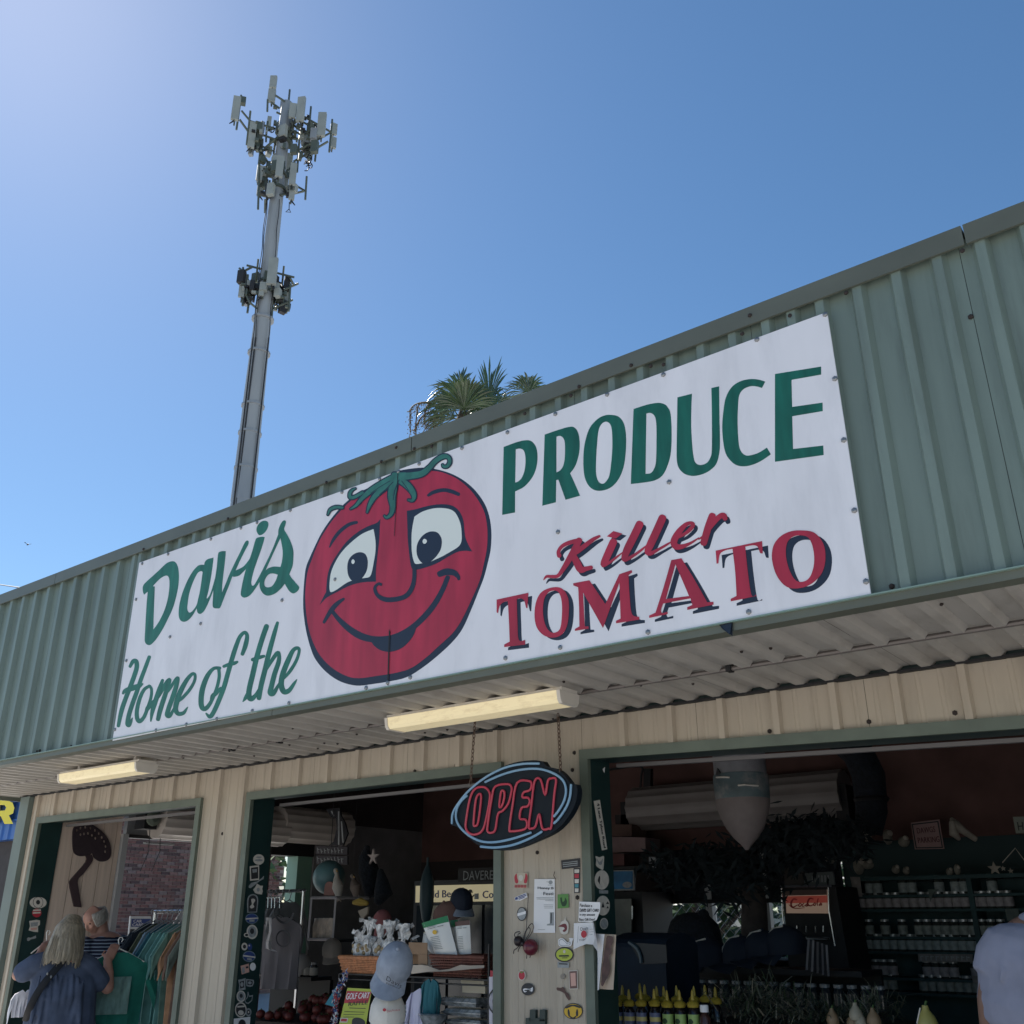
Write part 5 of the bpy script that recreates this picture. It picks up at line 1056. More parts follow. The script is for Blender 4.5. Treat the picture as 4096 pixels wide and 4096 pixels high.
# curled flyer (real curl)
FL = empty('flyer', onY(*zz(ZP, [(860, 880)])[0], D-.05), 'curling white Davis Produce flyer with a red tomato on the pillar edge', 'flyer')
def curl(rows, y0s):
    return [[onY(*zz(ZP, [p])[0], D-.045-dy) for p, dy in zip(r, d)] for r, d in zip(rows, y0s)]
MB().grid(curl([[(760, 780), (830, 776), (900, 772), (972, 770), (985, 772)], [(758, 880), (830, 876), (900, 870), (985, 860), (1005, 880)], [(757, 980), (830, 965), (900, 950), (1000, 960), (1025, 1000)], [(753, 1080), (830, 1045), (900, 1018), (975, 1025), (1034, 1112)]], [[0, .002, .004, .004, .0], [0, .004, .012, .02, .012], [.004, .012, .028, .045, .03], [.01, .025, .05, .06, .045]])).build('sheet', PAPER, FL, True)
PF = Ypl(D-.075)
words(FL, 'Davis', ZP, [(830, 830), (922, 816), (922, 850), (836, 868)], PF, M_, INK, 0, 1); decal('print', [zz(ZP, ell(872, 905, 32, 42))], PF, INKR, FL, 0, M_); words(FL, 'Produce', ZP, [(820, 962), (904, 944), (902, 974), (824, 986)], PF, M_, INK, 0)
ink(FL, ZP, PF, M_, GREYS, 0, (810, 815, 800, 1000, 5), (938, 850, 985, 846, 4), (938, 880, 985, 876, 4), (936, 912, 982, 908, 4), (934, 940, 978, 936, 4))
BPO = empty('poster', onY(*zz(ZP, [(1150, 1200)])[0], D-.03), 'long curling tan poster with a dark brown map shape beside the right bay', 'poster')
MB().grid([[onY(*zz(ZP, [p])[0], D-.02-d) for p, d in zip(r, (.05, .03, .045, .06))] for r in ([(1112, 905), (1150, 906), (1200, 908), (1242, 912)], [(1090, 1120), (1140, 1120), (1190, 1122), (1232, 1124)], [(1070, 1330), (1120, 1332), (1170, 1334), (1222, 1336)], [(1052, 1530), (1100, 1534), (1150, 1538), (1210, 1540)])]).build('sheet', TANP, BPO, True)
MB().grid([[onY(*zz(ZP, [p])[0], D-.02-d) for p, d in zip(r, (.0, .02, .055))] for r in ([(1010, 898), (1060, 902), (1110, 906)], [(1022, 1020), (1060, 1060), (1088, 1110)], [(1030, 1200), (1050, 1240), (1066, 1320)], [(1028, 1545), (1036, 1548), (1046, 1535)])]).build('curled_edge', PAPER, BPO, True)
decal('print', [path('1135,935 1170,925 1205,940 1200,1010 1180,1050 1190,1120 1160,1160 1170,1260 1165,1350 1120,1440 1090,1500 1070,1480 1075,1400 1080,1280 1095,1200 1105,1100 1120,1030', ZP)], Ypl(D-.084), mat('map_brown', (.09, .045, .04), .6, var=.5, vscale=30), BPO, 0, M_)
sticker('white sticker with a dark red curled shrimp on the pillar', path('600,800 620,760 652,742 662,700 668,745 695,775 700,830 690,890 650,910 610,890 595,840', ZP), PALE, PLY, M_, [(path('582,818 620,795 660,785 682,815 678,860 650,880 632,865 655,845 640,825', ZP), mat('shrimp_red', (.15, .02, .03), .5))])
sticker('white whale outline sticker on the pillar', path('582,975 600,955 640,955 690,1000 712,975 705,950 755,952 745,980 725,1040 640,1046 590,1036', ZP), PAPER, PLY, M_, [(path('592,980 606,966 636,966 690,1012 718,985 716,1030 640,1036 598,1028', ZP), GREYS), (path('598,984 610,972 634,972 688,1020 710,1000 708,1024 640,1030 602,1022', ZP), PAPER)])
o = sticker('yellow green oval sticker with a black rim low on the pillar', ell(652, 1138, 108, 86), INK, PLY, M_, [(ell(652, 1138, 94, 72), LIME), (ell(652, 1104, 14, 19), PALE)], ZP); ink(o, ZP, PLY, M_, INK, .006, (596, 1154, 708, 1152, 16), (630, 1176, 690, 1175, 6))
sticker('dull grey rectangular label under the yellow green oval', [(574, 1220), (706, 1230), (704, 1292), (574, 1288)], GREYS, PLY, M_, [([(590, 1236), (690, 1240), (690, 1254), (590, 1250)], INK)], ZP)
sticker('pink rectangle sticker with a brown border low on the pillar', [(702, 1322), (802, 1316), (808, 1532), (710, 1536)], PALE, PLY, M_, [([(708, 1330), (796, 1324), (800, 1524), (716, 1528)], mat('brown_edge', (.16, .09, .08), .6)), ([(722, 1350), (780, 1346), (786, 1494), (730, 1500)], PINKS)], ZP)
sticker('small red tomato sticker with a green stalk on the pillar', ell(165, 1374, 44, 60), PALE, PLY, M_, [(ell(165, 1376, 36, 50), INKR), (path('130,1318 165,1335 205,1316 180,1340 165,1352 150,1340', ZP), STG)]) if False else sticker('small red tomato sticker with a green stalk on the pillar', zz(ZP, ell(165, 1374, 44, 60)), PALE, PLY, M_, [(zz(ZP, ell(165, 1376, 36, 50)), INKR), (path('130,1318 165,1335 205,1316 180,1340 165,1352 150,1340', ZP), STG)])
sticker('black round sticker with a white squiggle low on the pillar', zz(ZP, ell(235, 1535, 76, 71)), INK, PLY, M_, [(path('180,1540 200,1525 260,1530 290,1510 285,1560 240,1550 200,1570', ZP), PAPER), (path('196,1545 230,1538 275,1538 262,1548 210,1556', ZP), INK)])
sticker('brown ragged patch sticker below the pink rectangle', path('566,1515 610,1518 630,1508 655,1525 665,1560 700,1590 716,1640 704,1662 670,1620 650,1580 600,1555 568,1545', ZP), mat('patch_brown', (.12, .07, .06), .8), PLY, M_)
sticker('golden oval sticker with black figures lowest on the pillar', zz(ZP, ell(752, 1785, 110, 92)), INK, PLY, M_, [(zz(ZP, ell(752, 1785, 102, 83)), GOLD), (path('690,1790 700,1760 715,1800 715,1845 700,1840', ZP), INK), (path('790,1840 785,1800 800,1760 812,1800 806,1842', ZP), INK), (path('715,1835 752,1856 790,1835 780,1862 752,1870 724,1862', ZP), INK), (path('665,1745 700,1718 752,1710 800,1716 838,1742 820,1748 752,1728 684,1752', ZP), INK)])
sticker('faint smudged grey dot sticker on the pillar', zz(ZP, ell(632, 1390, 27, 32)), mat('faint_dot', (.28, .24, .2), .6), PLY, M_)
fb = empty('pipe_bracket', onY(*zz(ZP, [(330, 1850)])[0], D-.02), 'dark green two pronged bracket at the bottom of the pillar', 'bracket')
q0 = lambda x, y: onY(*zz(ZP, [(x, y)])[0], D-.03)
for a, b in ((255, 320), (368, 432)): MB().slab([q0(a, 1768), q0(b, 1772), q0(b-3, 1900), q0(a-5, 1900)], (0, .02, 0)).build('prong', JAMB, fb)
MB().slab([q0(208, 1864), q0(430, 1870), q0(422, 2010), q0(205, 2005)], (0, .024, 0)).build('plate', JAMB, fb)
# metal ant ornament on the pillar
AN = empty('ant_ornament', onY(*zz(ZP, [(200, 1020)])[0], D-.03), 'metal ant ornament with dark red ball abdomen and wire wings hung on the pillar', 'ornament')
AR = mat('ant_red', (.12, .012, .025), .3); AB = mat('ant_black', (.02, .012, .014), .45)
qa = lambda x, y, d=.03: onY(*zz(ZP, [(x, y)])[0], D-.01-d)
MB().ball(qa(265, 1055, .045), (.042, .04, .042), 16, 12).build('abdomen', AR, AN, True); MB().ball(qa(125, 985, .03), .027, 12, 8).build('head', AB, AN, True); MB().ball(qa(175, 1012, .03), .015, 10, 7).build('thorax', AB, AN, True)
mb = MB(); mb.tube([qa(140, 1000), qa(230, 1040)], .006, 6, rounded=True)
for pts in ([(160, 1010), (115, 1060), (75, 1090), (70, 1130)], [(165, 1020), (130, 1070), (120, 1105)], [(180, 1030), (190, 1090), (220, 1130), (218, 1185)], [(215, 1050), (250, 1110), (262, 1140), (256, 1175)], [(110, 960), (80, 920), (95, 885), (140, 875)], [(130, 960), (120, 910), (150, 890)]): mb.tube([qa(*p) for p in spline(pts, (), False, 4)], .0026, 5)
mb.build('legs', AB, AN, True)
for pts in ([(185, 1000), (215, 870), (270, 785), (300, 820), (270, 900), (200, 995)], [(180, 1000), (195, 900), (240, 830), (260, 860), (230, 930)]): MB().tube([qa(*p) for p in spline(pts, (), True, 4)], .0022, 5, closed=True).build('wing', AB, AN, True)
MB().tube([qa(215, 860, .01), qa(240, 440, .006)], .002, 5).build('hanging_wire', AB, AN)
MB().tube([qa(540, 190, .01), qa(528, 235, .012), qa(550, 275, .012)], .002, 5).build('hook', AB, AN)
# --- right bay, left jamb
J3 = Xpl(2.8365); ZF_ = (1900, 2900, 1200/1932)
o = sticker('long white strip sticker with dark lettering slanting down the right bay jamb', [(762, 490), (803, 482), (851, 800), (815, 808)], PALE, J3, N, (), ZF_)
words(o, '4 Lane Tybee Road', ZF_, [(798, 500), (840, 788), (822, 792), (776, 506)], J3, N, INK, .003, 1)
sticker('cream pointed ear animal sticker on the right bay jamb', path('1005,15 1050,25 1098,12 1100,80 1092,165 1060,160 1010,120 1012,60', ZP), PALE, J3, N, [(path('1015,35 1050,80 1090,35 1070,110 1035,100', ZP), GREYS)])
sticker('round cream sticker with a dark flying bird on the right bay jamb', zz(ZP, ell(1075, 285, 83, 112)), PALE, J3, N, [(path('1045,240 1056,260 1052,330 1080,370 1030,300', ZP), INK)])
sticker('small grey label between two round stickers on the right bay jamb', zz(ZP, [(1044, 402), (1146, 404), (1146, 442), (1046, 440)]), GREYS, J3, N)
sticker('round cream sticker with black tree shapes on the right bay jamb', zz(ZP, ell(1088, 578, 80, 114)), PALE, J3, N, [(path('1072,600c 1088,530c 1104,600c', ZP), INK), (path('1120,560c 1140,530c 1158,560c', ZP), INK), (path('1124,610c 1140,580c 1154,610c', ZP), INK)])
sticker('plain oval sticker lowest on the right bay jamb', zz(ZP, ell(1100, 785, 48, 64)), PALE, J3, N, [(zz(ZP, ell(1100, 785, 40, 55)), GREYS)])
sticker('small white arrow sticker high on the right bay jamb', zz(ZF_, [(820, 285), (836, 270), (832, 312)]), PAPER, J3, N)
# ================================================================ left bay goods
ZD4 = (0, 2950, 1100/1854)
SEATM = mat('seat_iron', (.035, .022, .028), .6, var=.2, vscale=20)
XB = Xpl(-3.105)
SE = empty('tractor_seat_cutout', onX(*zz(ZD4, [(610, 720)])[0], -3.11), 'dark iron tractor seat with bent arm mounted on the pale boards of the left bay', 'wall ornament')
holes = [zz(ZD4, ell(x, y, 8, 10, 0, 8)) for x, y in ((540, 612), (572, 605), (607, 612), (637, 627), (663, 649), (683, 674), (699, 702), (709, 735), (706, 770), (540, 655), (563, 650), (590, 647), (617, 660), (640, 680), (515, 628))]
def slabx(loops, m, nm, par, t=.012, pl=-3.118):
    mb = MB(); vs, fs = fill_flat(loops); k = Vector((t, 0, 0)); w0 = [onX(x, y, pl) for x, y in vs]
    mb.add([p+k for p in w0], fs)
    for lp in loops:
        q = [onX(x, y, pl) for x, y in lp]; n = len(q); mb.add(q+[p+k for p in q], [(i, (i+1) % n, (i+1) % n+n, i+n) for i in range(n)])
    return mb.build(nm, m, par)
slabx([path('487,640 500,600 540,578 590,578 640,600 700,650 735,705 746,770 735,815 700,836 660,832 632,808 618,780 600,792 540,801 500,782 487,735', ZD4)]+holes, SEATM, 'seat_pan', SE)
slabx([path('572,796c 614,790c 619,832 560,915 520,962 528,1040 545,1146c 495,1140c 464,992 480,950 575,838', ZD4)], mat('seat_arm', (.05, .03, .035), .6), 'arm', SE, .016)
# racks of tees
CHR = mat('chrome', (.6, .6, .62), .2, metal=.9)
RK = empty('clothes_rack', (-1.6, 2.0, 0), 'chrome clothes rack holding a row of teal, green and tan tees in the left bay', 'clothes rack')
MB().tube([(-2.32, 2.0, 1.66), (-.85, 2.0, 1.66)], .014, 8).build('rail', CHR, RK, True)
for x in (-2.3, -.87): MB().tube([(x, 2.0, 0), (x, 2.0, 1.66)], .014, 8).build('upright', CHR, RK, True); MB().tube([(x, 1.7, .02), (x, 2.3, .02)], .014, 8).build('foot', CHR, RK, True)
RK2 = empty('clothes_rack', (-2.2, 2.75, 0), 'taller chrome clothes rack with empty looking hangers behind the front row of tees', 'clothes rack')
MB().tube([(-2.9, 2.75, 1.83), (-1.2, 2.75, 1.83)], .014, 8).build('rail', CHR, RK2, True)
for x in (-2.88, -1.22): MB().tube([(x, 2.75, 0), (x, 2.75, 1.83)], .014, 8).build('upright', CHR, RK2, True)
cols = [('dark navy', (.012, .022, .035)), ('black navy', (.010, .016, .028)), ('olive', (.085, .095, .06)), ('pale blue', (.20, .28, .36)), ('petrol blue', (.03, .12, .17)), ('mint green', (.13, .29, .27)), ('sea green', (.10, .25, .24)), ('aqua green', (.15, .33, .31)), ('sage green', (.14, .25, .20)), ('tan orange', (.46, .25, .14)), ('brown', (.20, .12, .09)), ('grey green', (.16, .19, .16))]
GH = mat('grey_hanger', (.32, .33, .34), .4)
gx = [-2.34, -2.27, -2.20, -2.12, -2.05, -1.97, -1.90, -1.83, -1.76, -1.68, -1.61, -1.54]
for i, ((nm, cc), x) in enumerate(zip(cols, gx)):
    g = random.Random(i+20); a = g.uniform(-.12, .12)
    d = Vector((math.sin(a), -math.cos(a), 0)); hk = Vector((x, 2.0, 1.68))
    o, s0 = hanger('hanger', hk, d, 'grey hanger carrying the %s tee on the front clothes rack' % nm, m=GH, span=.19, r=.004)
    shirt('t_shirt', s0+Vector((0, 0, -.004)), d, mat('tee_'+nm.replace(' ', '_'), cc, .9, var=.25, vscale=12, bump=.4, bscale=12), .215+.01*g.random(), .76+.06*g.random(), .2, nm+' tee hanging on the front clothes rack of the left bay', 't-shirt', 'tees on the front clothes rack', .022, seed=i)
p0 = hanger('hanger', (-2.75, 2.75, 1.85), (0.1, -1, 0), 'grey plastic hanger on the taller rear clothes rack', 'hangers on the rear clothes rack', GH, .19)[0]
p0s, _ = shirt('t_shirt', (-2.75, 2.75, 1.765), (0.1, -1, 0), mat('tee_grey', (.25, .25, .26), .9, var=.2), .2, .6, .18, 'grey tee hanging on the taller rear clothes rack', 't-shirt', 'tees on the rear clothes rack', .015, 50)
for k in range(1, 16):
    copytree(p0, (.09*k, 0, random.uniform(-.008, .008))); copytree(p0s, (.09*k, 0, 0))
CC = empty('car_care_sign', onX(*zz(ZD4, [(965, 1270)])[0], -3.35), 'blue and white CAR CARE sign standing behind the clothes racks', 'sign')
X35 = Xpl(-3.35); q = [onX(*p, -3.35) for p in zz(ZD4, [(880, 1205), (1018, 1205), (1018, 1440), (858, 1440)])]
MB().slab(q, (-.02, 0, 0)).build('board', mat('sign_pale', (.6, .62, .64), .5), CC)
decal('panel', [zz(ZD4, [(886, 1222), (1016, 1222), (1016, 1278), (882, 1276)])], X35, INKB, CC, .001, PX); lettering('lettering', 'CAR', zz(ZD4, [(900, 1228), (956, 1228), (954, 1248), (898, 1248)]), X35, PAPER, CC, .002, PX, 1); lettering('lettering', 'CARE', zz(ZD4, [(892, 1253), (966, 1253), (964, 1272), (890, 1272)]), X35, PAPER, CC, .002, PX, 1)
decal('panel', [zz(ZD4, [(878, 1292), (1008, 1292), (1008, 1320), (874, 1320)])], X35, INK, CC, .001, PX); MB().tube([(q[3]+q[2])/2-Vector((.01, 0, 0)), Vector((-3.36, (q[3].y+q[2].y)/2, 0))], .02, 8).build('post', GH, CC)
MC = empty('shutter_motor', (-2.93, 2.2, 2.5), 'dark shutter motor and pull cords at the front end of the rolled side shutter', 'motor')
MB().box((-3.02, 2.13, 2.40), (-2.86, 2.27, 2.56)).build('casing', BLACK, MC); MB().lathe([(.06, 0), (.075, .02), (.075, .05), (.04, .07)], (-2.86, 2.2, 2.5), 12, 'X').build('pulley', FRAME, MC)
for y in (2.22, 2.34): MB().tube([(-2.9, y, 2.42), (-2.9, y+.02, 2.2), (-2.92, y-.03, 2.02)], .004, 5).build('cord', CAB, MC)
MB().box((-2.95, 2.2, 2.27), (-2.91, 2.52, 2.285)).build('guide_bar', GH, MC)

# ================================================================ middle bay goods
ZB_ = (1300, 3600, 750/1932); ZC = (1050, 3200, 550/1932); ZDD = (900, 2900, 1200/1932)
def at(z, x, y, Y): return onY(z[0]+x*z[2], z[1]+y*z[2], Y)
FY = 1.62
WIRE = mat('black_wire', (.012, .012, .014), .45)
RKW = empty('wire_rack', at(ZB_, 1280, 1278, FY), 'black wire display rack at the mouth of the middle bay', 'display rack')
A = lambda x, y, Y=FY: at(ZB_, x, y, Y)
zs = A(1000, 775).z-.012; xl, xr = A(150, 775).x, A(1690, 700).x
for x in (xl, xr):
    for y in (FY, FY+.4): MB().tube([(x, y, 0), (x, y, zs+.20 if x == xr else zs)], .008, 6).build('post', WIRE, RKW)
for zz_ in (zs, zs-.36):
    mb = MB(); mb.tube([(xl, FY, zz_), (xr, FY, zz_)], .006, 6); mb.tube([(xl, FY+.4, zz_), (xr, FY+.4, zz_)], .006, 6)
    for k in range(24): x = xl+(xr-xl)*k/23; mb.tube([(x, FY, zz_), (x, FY+.4, zz_)], .003, 4)
    tag(mb.build('shelf', WIRE, RKW), kind='stuff')
MB().tube([(xl, FY-.005, zs-.03), (xr, FY-.005, zs-.03)], .005, 6).build('rail', WIRE, RKW)
WICK = mat('wicker', (.48, .20, .09), .6, var=.35, vscale=40); WICKD = mat('wicker_dark', (.15, .05, .035), .6, var=.3, vscale=40)
def basket(label, x0, x1, zt, zb, y0, y1, tp, m, rowsn=9):
    o = empty('basket', ((x0+x1)/2, (y0+y1)/2, zb), label, 'basket')
    for j in range(rowsn+1):
        t = j/rowsn; k = tp*(1-t); z = zb+(zt-zb)*t; r = .006 if j < rowsn else .011
        c = [(x0+k, y0+k*.5), (x1-k, y0+k*.5), (x1-k, y1-k*.5), (x0+k, y1-k*.5)]; pts = []
        for a, b in zip(c, c[1:]+c[:1]):
            for i in range(10):
                u = i/10; wv = .004*(1 if (i+j) % 2 else -1); pts.append((a[0]+(b[0]-a[0])*u+(wv if a[0] == b[0] else 0), a[1]+(b[1]-a[1])*u+(wv if a[1] == b[1] else 0), z))
        MB().tube(pts, r, 5, closed=True).build('rim' if j == rowsn else 'weave', m, o, True)
    n = int((x1-x0)/.016)
    mb = MB()
    for yy, kk in ((y0, 1), (y1, -1)):
        for i in range(n): u = (i+.5)/n; mb.tube([(x0+tp+(x1-x0-2*tp)*u, yy+kk*tp*.5, zb), (x0+(x1-x0)*u, yy, zt)], .0035, 4)
    tag(mb.build('stake', m, o), kind='stuff')
    MB().box((x0+tp, y0+tp*.5, zb-.004), (x1-tp, y1-tp*.5, zb+.004)).build('bottom', m, o); return o
b0, b1 = A(140, 585), A(560, 590); bb = A(205, 772)
basket('orange brown wicker basket holding cellophane bags at the mouth of the middle bay', b0.x, b1.x, b0.z, zs+.008, FY, FY+.24, .035, WICK)
r0_, r1_ = A(1055, 575), A(1612, 550)
basket('dark reddish long basket under the standing snack pouches', r0_.x, r1_.x, r0_.z, zs+.012, FY+.02, FY+.25, .03, WICKD, 7)
CEL = mat('cellophane', (.62, .62, .62), .16, spec=.9, var=.5, vscale=30, bump=1.0, bscale=45); TREAT = mat('treats', (.40, .30, .17), .7, var=.5, vscale=60)
def cello(label, cx, cy, hb, ht, wb, seed):
    g = random.Random(seed); c = A(cx, cy, FY+.10); o = empty('cellophane_bag', c, label, 'bag of treats', 'cellophane bags in the wicker basket')
    def ring(h, r): return [(c.x+r*math.cos(a)*(1+g.uniform(-.38, .38)), c.y+r*.8*math.sin(a)*(1+g.uniform(-.22, .22)), c.z+h+g.uniform(-.01, .01)) for a in [2*math.pi*k/14 for k in range(14)]]
    rr = [ring(-.03, wb*.7), ring(hb*.3, wb), ring(hb*.7, wb*.85), ring(hb, wb*.28), ring(hb+ht*.45, wb*.5), ring(hb+ht, wb*(.75+g.uniform(0, .3)))]
    mb = MB(); mb.grid([r+r[:1] for r in rr[:4]]); mb.build('pouch', CEL, o); mb = MB(); mb.grid([r+r[:1] for r in rr[3:]]); mb.build('flared_top', CEL, o)
    mb = MB()
    for k in range(15):
        q0_ = c+Vector((g.gauss(0, .7)*wb, g.gauss(0, .5)*wb, g.uniform(.3, 1)*(hb+ht))); d_ = Vector((g.gauss(0, 1), g.gauss(0, 1), g.gauss(.6, .8))).normalized()*g.uniform(.02, .05); e_ = d_.orthogonal().normalized()*g.uniform(.008, .02); mb.add([q0_-e_, q0_+e_, q0_+d_+e_*.5, q0_+d_*1.2-e_*1.2], [(0, 1, 2), (0, 2, 3)])
    tag(mb.build('crumples', CEL, o), kind='stuff')
    for k in range(5): MB().ball((c.x+g.uniform(-.6, .6)*wb, c.y-wb*.72+g.uniform(0, .02), c.z+g.uniform(0, hb*.6)), g.uniform(.012, .02), 8, 6).build('treat', TREAT, o, True)
for i, a in enumerate([('leftmost cellophane bag of treats in the wicker basket', 350, 560, .09, .06, .055), ('tall twisted cellophane bag of treats rising above the wicker basket', 445, 560, .125, .09, .05), ('cellophane bag of treats in the middle of the wicker basket', 560, 560, .09, .09, .05), ('cellophane bag with a wide flared top behind the grey cap', 660, 560, .11, .1, .055), ('rightmost cellophane bag with a fan shaped top near the brown box', 800, 560, .085, .1, .045)]): cello(*a, i)
def pouch(label, quad, Y, m_top, band, seed, lines, th=.02):
    P4 = [at(ZB_, x, y, Y) for x, y in quad]; c = sum(P4, Vector())/4
    o = empty('snack_pouch', c, label, 'snack pouch', 'snack pouches standing in the dark basket')
    F = []; Bk = []
    for j in range(7):
        v = j/6; l = P4[0].lerp(P4[3], v); r = P4[1].lerp(P4[2], v); F.append([]); Bk.append([])
        for i in range(7):
            u = i/6; p = l.lerp(r, u); t = th*math.sin(math.pi*u)**.7*math.sin(math.pi*min(1, v*.75+.05)); F[-1].append(p-Vector((0, t+.001, 0))); Bk[-1].append(p+Vector((0, t+.001, 0)))
    MB().grid(F).grid([r[::-1] for r in Bk]).build('bag', mat('pouch_white', (.72, .72, .70), .35, bump=.3, bscale=12), o, True)
    Pn = Ypl(Y-th-.004); q = lambda u, v: tuple(quad[0][k]*(1-u)*(1-v)+quad[1][k]*u*(1-v)+quad[2][k]*u*v+quad[3][k]*(1-u)*v for k in (0, 1))
    dz = ZB_
    MB().grid([[at(dz, *q(u, v), Y)-Vector((0, th*math.sin(math.pi*u)**.7*math.sin(math.pi*min(1, v*.75+.05))+.002, 0)) for u in [k/6 for k in range(7)]] for v in (0, band*.5, band)]).build('top_band', m_top, o, True)
    mb = MB()
    for (u0, u1, v, wd) in lines:
        a, b, c2, d = q(u0, v), q(u1, v), q(u1, v+wd), q(u0, v+wd); mb.add([at(dz, *p, Y-th-.003) for p in (a, b, c2, d)], [(0, 1, 2, 3)])
    mb.build('print', GREYS, o)
    return o, q
LN = [(.12, .42, .16+.045*k, .018) for k in range(2)]+[(.10, .44, .46+.05*k, .02) for k in range(8)]+[(.5, .75, .2, .02)]
o, q = pouch('white snack pouch with a green top band leaning in the dark basket', [(998, 238), (1262, 160), (1366, 562), (1128, 566)], FY+.07, mat('band_green', (.015, .20, .07), .45), .16, 1, LN)
decal('print', [zz(ZB_, ell(*q(.34, .34), 24, 24, 0, 9))], Ypl(FY+.07-.026), GOLD, o, 0, NY)
pouch('white snack pouch with a brown top behind the green topped pouch', [(1340, 225), (1492, 208), (1508, 556), (1368, 560)], FY+.10, mat('band_brown', (.12, .06, .05), .5), .14, 2, LN)
pouch('partly hidden green topped snack pouch between two other pouches', [(1290, 210), (1370, 205), (1380, 560), (1310, 560)], FY+.16, mat('band_green', (.015, .20, .07), .45), .2, 3, LN[:4])
pouch('pale snack pouch tucked behind the leaning pouch on the left', [(1020, 330), (1080, 320), (1120, 560), (1000, 440)], FY+.17, mat('pouch_cream', (.6, .56, .42), .5), .1, 4, LN[:2])
CARD = mat('cardboard', (.30, .19, .115), .8, var=.12, vscale=12)
CB = empty('cardboard_box', A(955, 660), 'small brown cardboard box between the two baskets', 'box')
for nm, a, b, y0, y1 in (('front_panel', (862, 436), (1052, 560), FY+.015, FY+.02), ('side_panel', (960, 560), (1052, 668), FY+.012, FY+.018), ('back_panel', (862, 436), (1052, 660), FY+.18, FY+.185)):
    P4 = [at(ZB_, x, y, y0) for x, y in ((a[0], a[1]), (b[0], a[1]+5), (b[0], b[1]), (a[0], b[1]))]; MB().slab(P4, (0, y1-y0, 0)).build(nm, CARD, CB)
PT = tag(MB().grid([[at(ZB_, x, y, FY-.012-.01*k) for x, y in r] for k, r in enumerate(([(880, 672), (1000, 668), (1060, 680), (1180, 722), (1280, 712), (1400, 668), (1500, 676), (1640, 672)], [(885, 715), (1000, 712), (1060, 705), (1180, 728), (1280, 722), (1400, 700), (1500, 700), (1640, 690)], [(890, 762), (1000, 748), (1080, 738), (1190, 738), (1290, 732), (1400, 722), (1500, 712), (1640, 700)]))]).build('paper_liner', mat('kraft', (.62, .52, .42), .8, bump=.3, bscale=8), None, True), 'crumpled cream paper liner draped along the front edge of the wire rack', 'paper')
# caps: dome crown, bill, button
def cap(label, c, crown_dir, bill_dir, m, s=1.0, group=None, mb_bill=None, name='cap'):
    c = Vector(c); u = Vector(crown_dir).normalized(); f = Vector(bill_dir); f = (f-u*f.dot(u)).normalized(); r = u.cross(f)
    o = empty(name, c, label, 'cap', group)
    prof = [(1.0, 0), (1.0, .25), (.94, .55), (.78, .82), (.5, 1.0), (.15, 1.08)]; rows = []
    for k_, h in prof: rows.append([c+(f*(.098*k_*math.cos(a))+r*(.082*k_*math.sin(a)))*s+u*(.105*h*s) for a in [2*math.pi*i/18 for i in range(19)]])
    mb = MB(); mb.grid(rows); mb.add(rows[-1][:-1], [tuple(range(18))]); mb.build('crown', m, o, True)
    MB().ball(c+u*.115*s, .009*s, 8, 6).build('button', m, o, True)
    rows = []
    for t in (0, .35, .7, 1):
        rows.append([c+(f*(.094*math.cos(a)+t*.078*math.cos(a)**.6)+r*(.080*math.sin(a)*(1+.12*t)))*s-u*(.012*t+.03*t*abs(math.sin(a))**2)*s for a in [-1.15+2.3*i/10 for i in range(11)]])
    top_ = rows; bot = [[p-u*.004*s for p in rw] for rw in rows]
    MB().grid(top_).grid([rw[::-1] for rw in bot]).grid([top_[-1], bot[-1]]).build('bill', mb_bill or m, o, True)
    return o, (c, f, r, u)
GC = mat('cap_grey', (.30, .33, .39), .85, var=.15, vscale=25); WC = mat('cap_white', (.68, .64, .58), .85, var=.08, vscale=25); NVY = mat('navy_cap', (.012, .018, .035), .8)
CSY = .55; CST = empty('cap_stand', (at(ZB_, 640, 1200, CSY).x, CSY, 0), 'thin black wire stand holding the grey and white caps in front of the middle bay', 'stand')
cc = at(ZB_, 712, 700, CSY); tc_ = Vector((CAM.x-cc.x, CAM.y-cc.y, 0)).normalized(); sc_ = Vector((-tc_.y, tc_.x, 0)); sc_ = sc_ if sc_.dot(RGT) > 0 else -sc_
pb = cc-tc_*.05; MB().tube([(pb.x, pb.y, 0), (pb.x, pb.y, cc.z+.06)], .008, 8).build('pole', WIRE, CST, True); MB().lathe([(.16, 0), (.16, .015), (.02, .03)], (pb.x, pb.y, 0), 20).build('base', WIRE, CST); MB().tube([pb+Vector((0, 0, .0)), cc+tc_*.04], .005, 6).build('hook', WIRE, CST)
o, (c, f, r, u) = cap('grey cap with dark script lettering hanging bill down from the wire stand', cc, tc_*.62+Vector((0, 0, .62))+sc_*.10, Vector((0, 0, -1))-sc_*.32+tc_*.30, GC, 1.12)
CP_ = facing(cc, -.145)
lettering('lettering', 'Davis', zz(ZB_, [(640, 782), (800, 872), (782, 908), (628, 828)]), lambda a, b: CP_(a, b), INK, o, 0, NY, 0); lettering('lettering', 'Produce', zz(ZB_, [(634, 846), (775, 902), (768, 920), (628, 864)]), lambda a, b: CP_(a, b), INK, o, 0, NY)
c2 = at(ZB_, 640, 1230, CSY+.02)
o, _ = cap('white cap with a small tomato emblem on the stand below the grey cap', c2, Vector((0, 0, 1))+tc_*.25, tc_-Vector((0, 0, .6)), WC, 1.12)
CP2 = facing(c2, -.124)
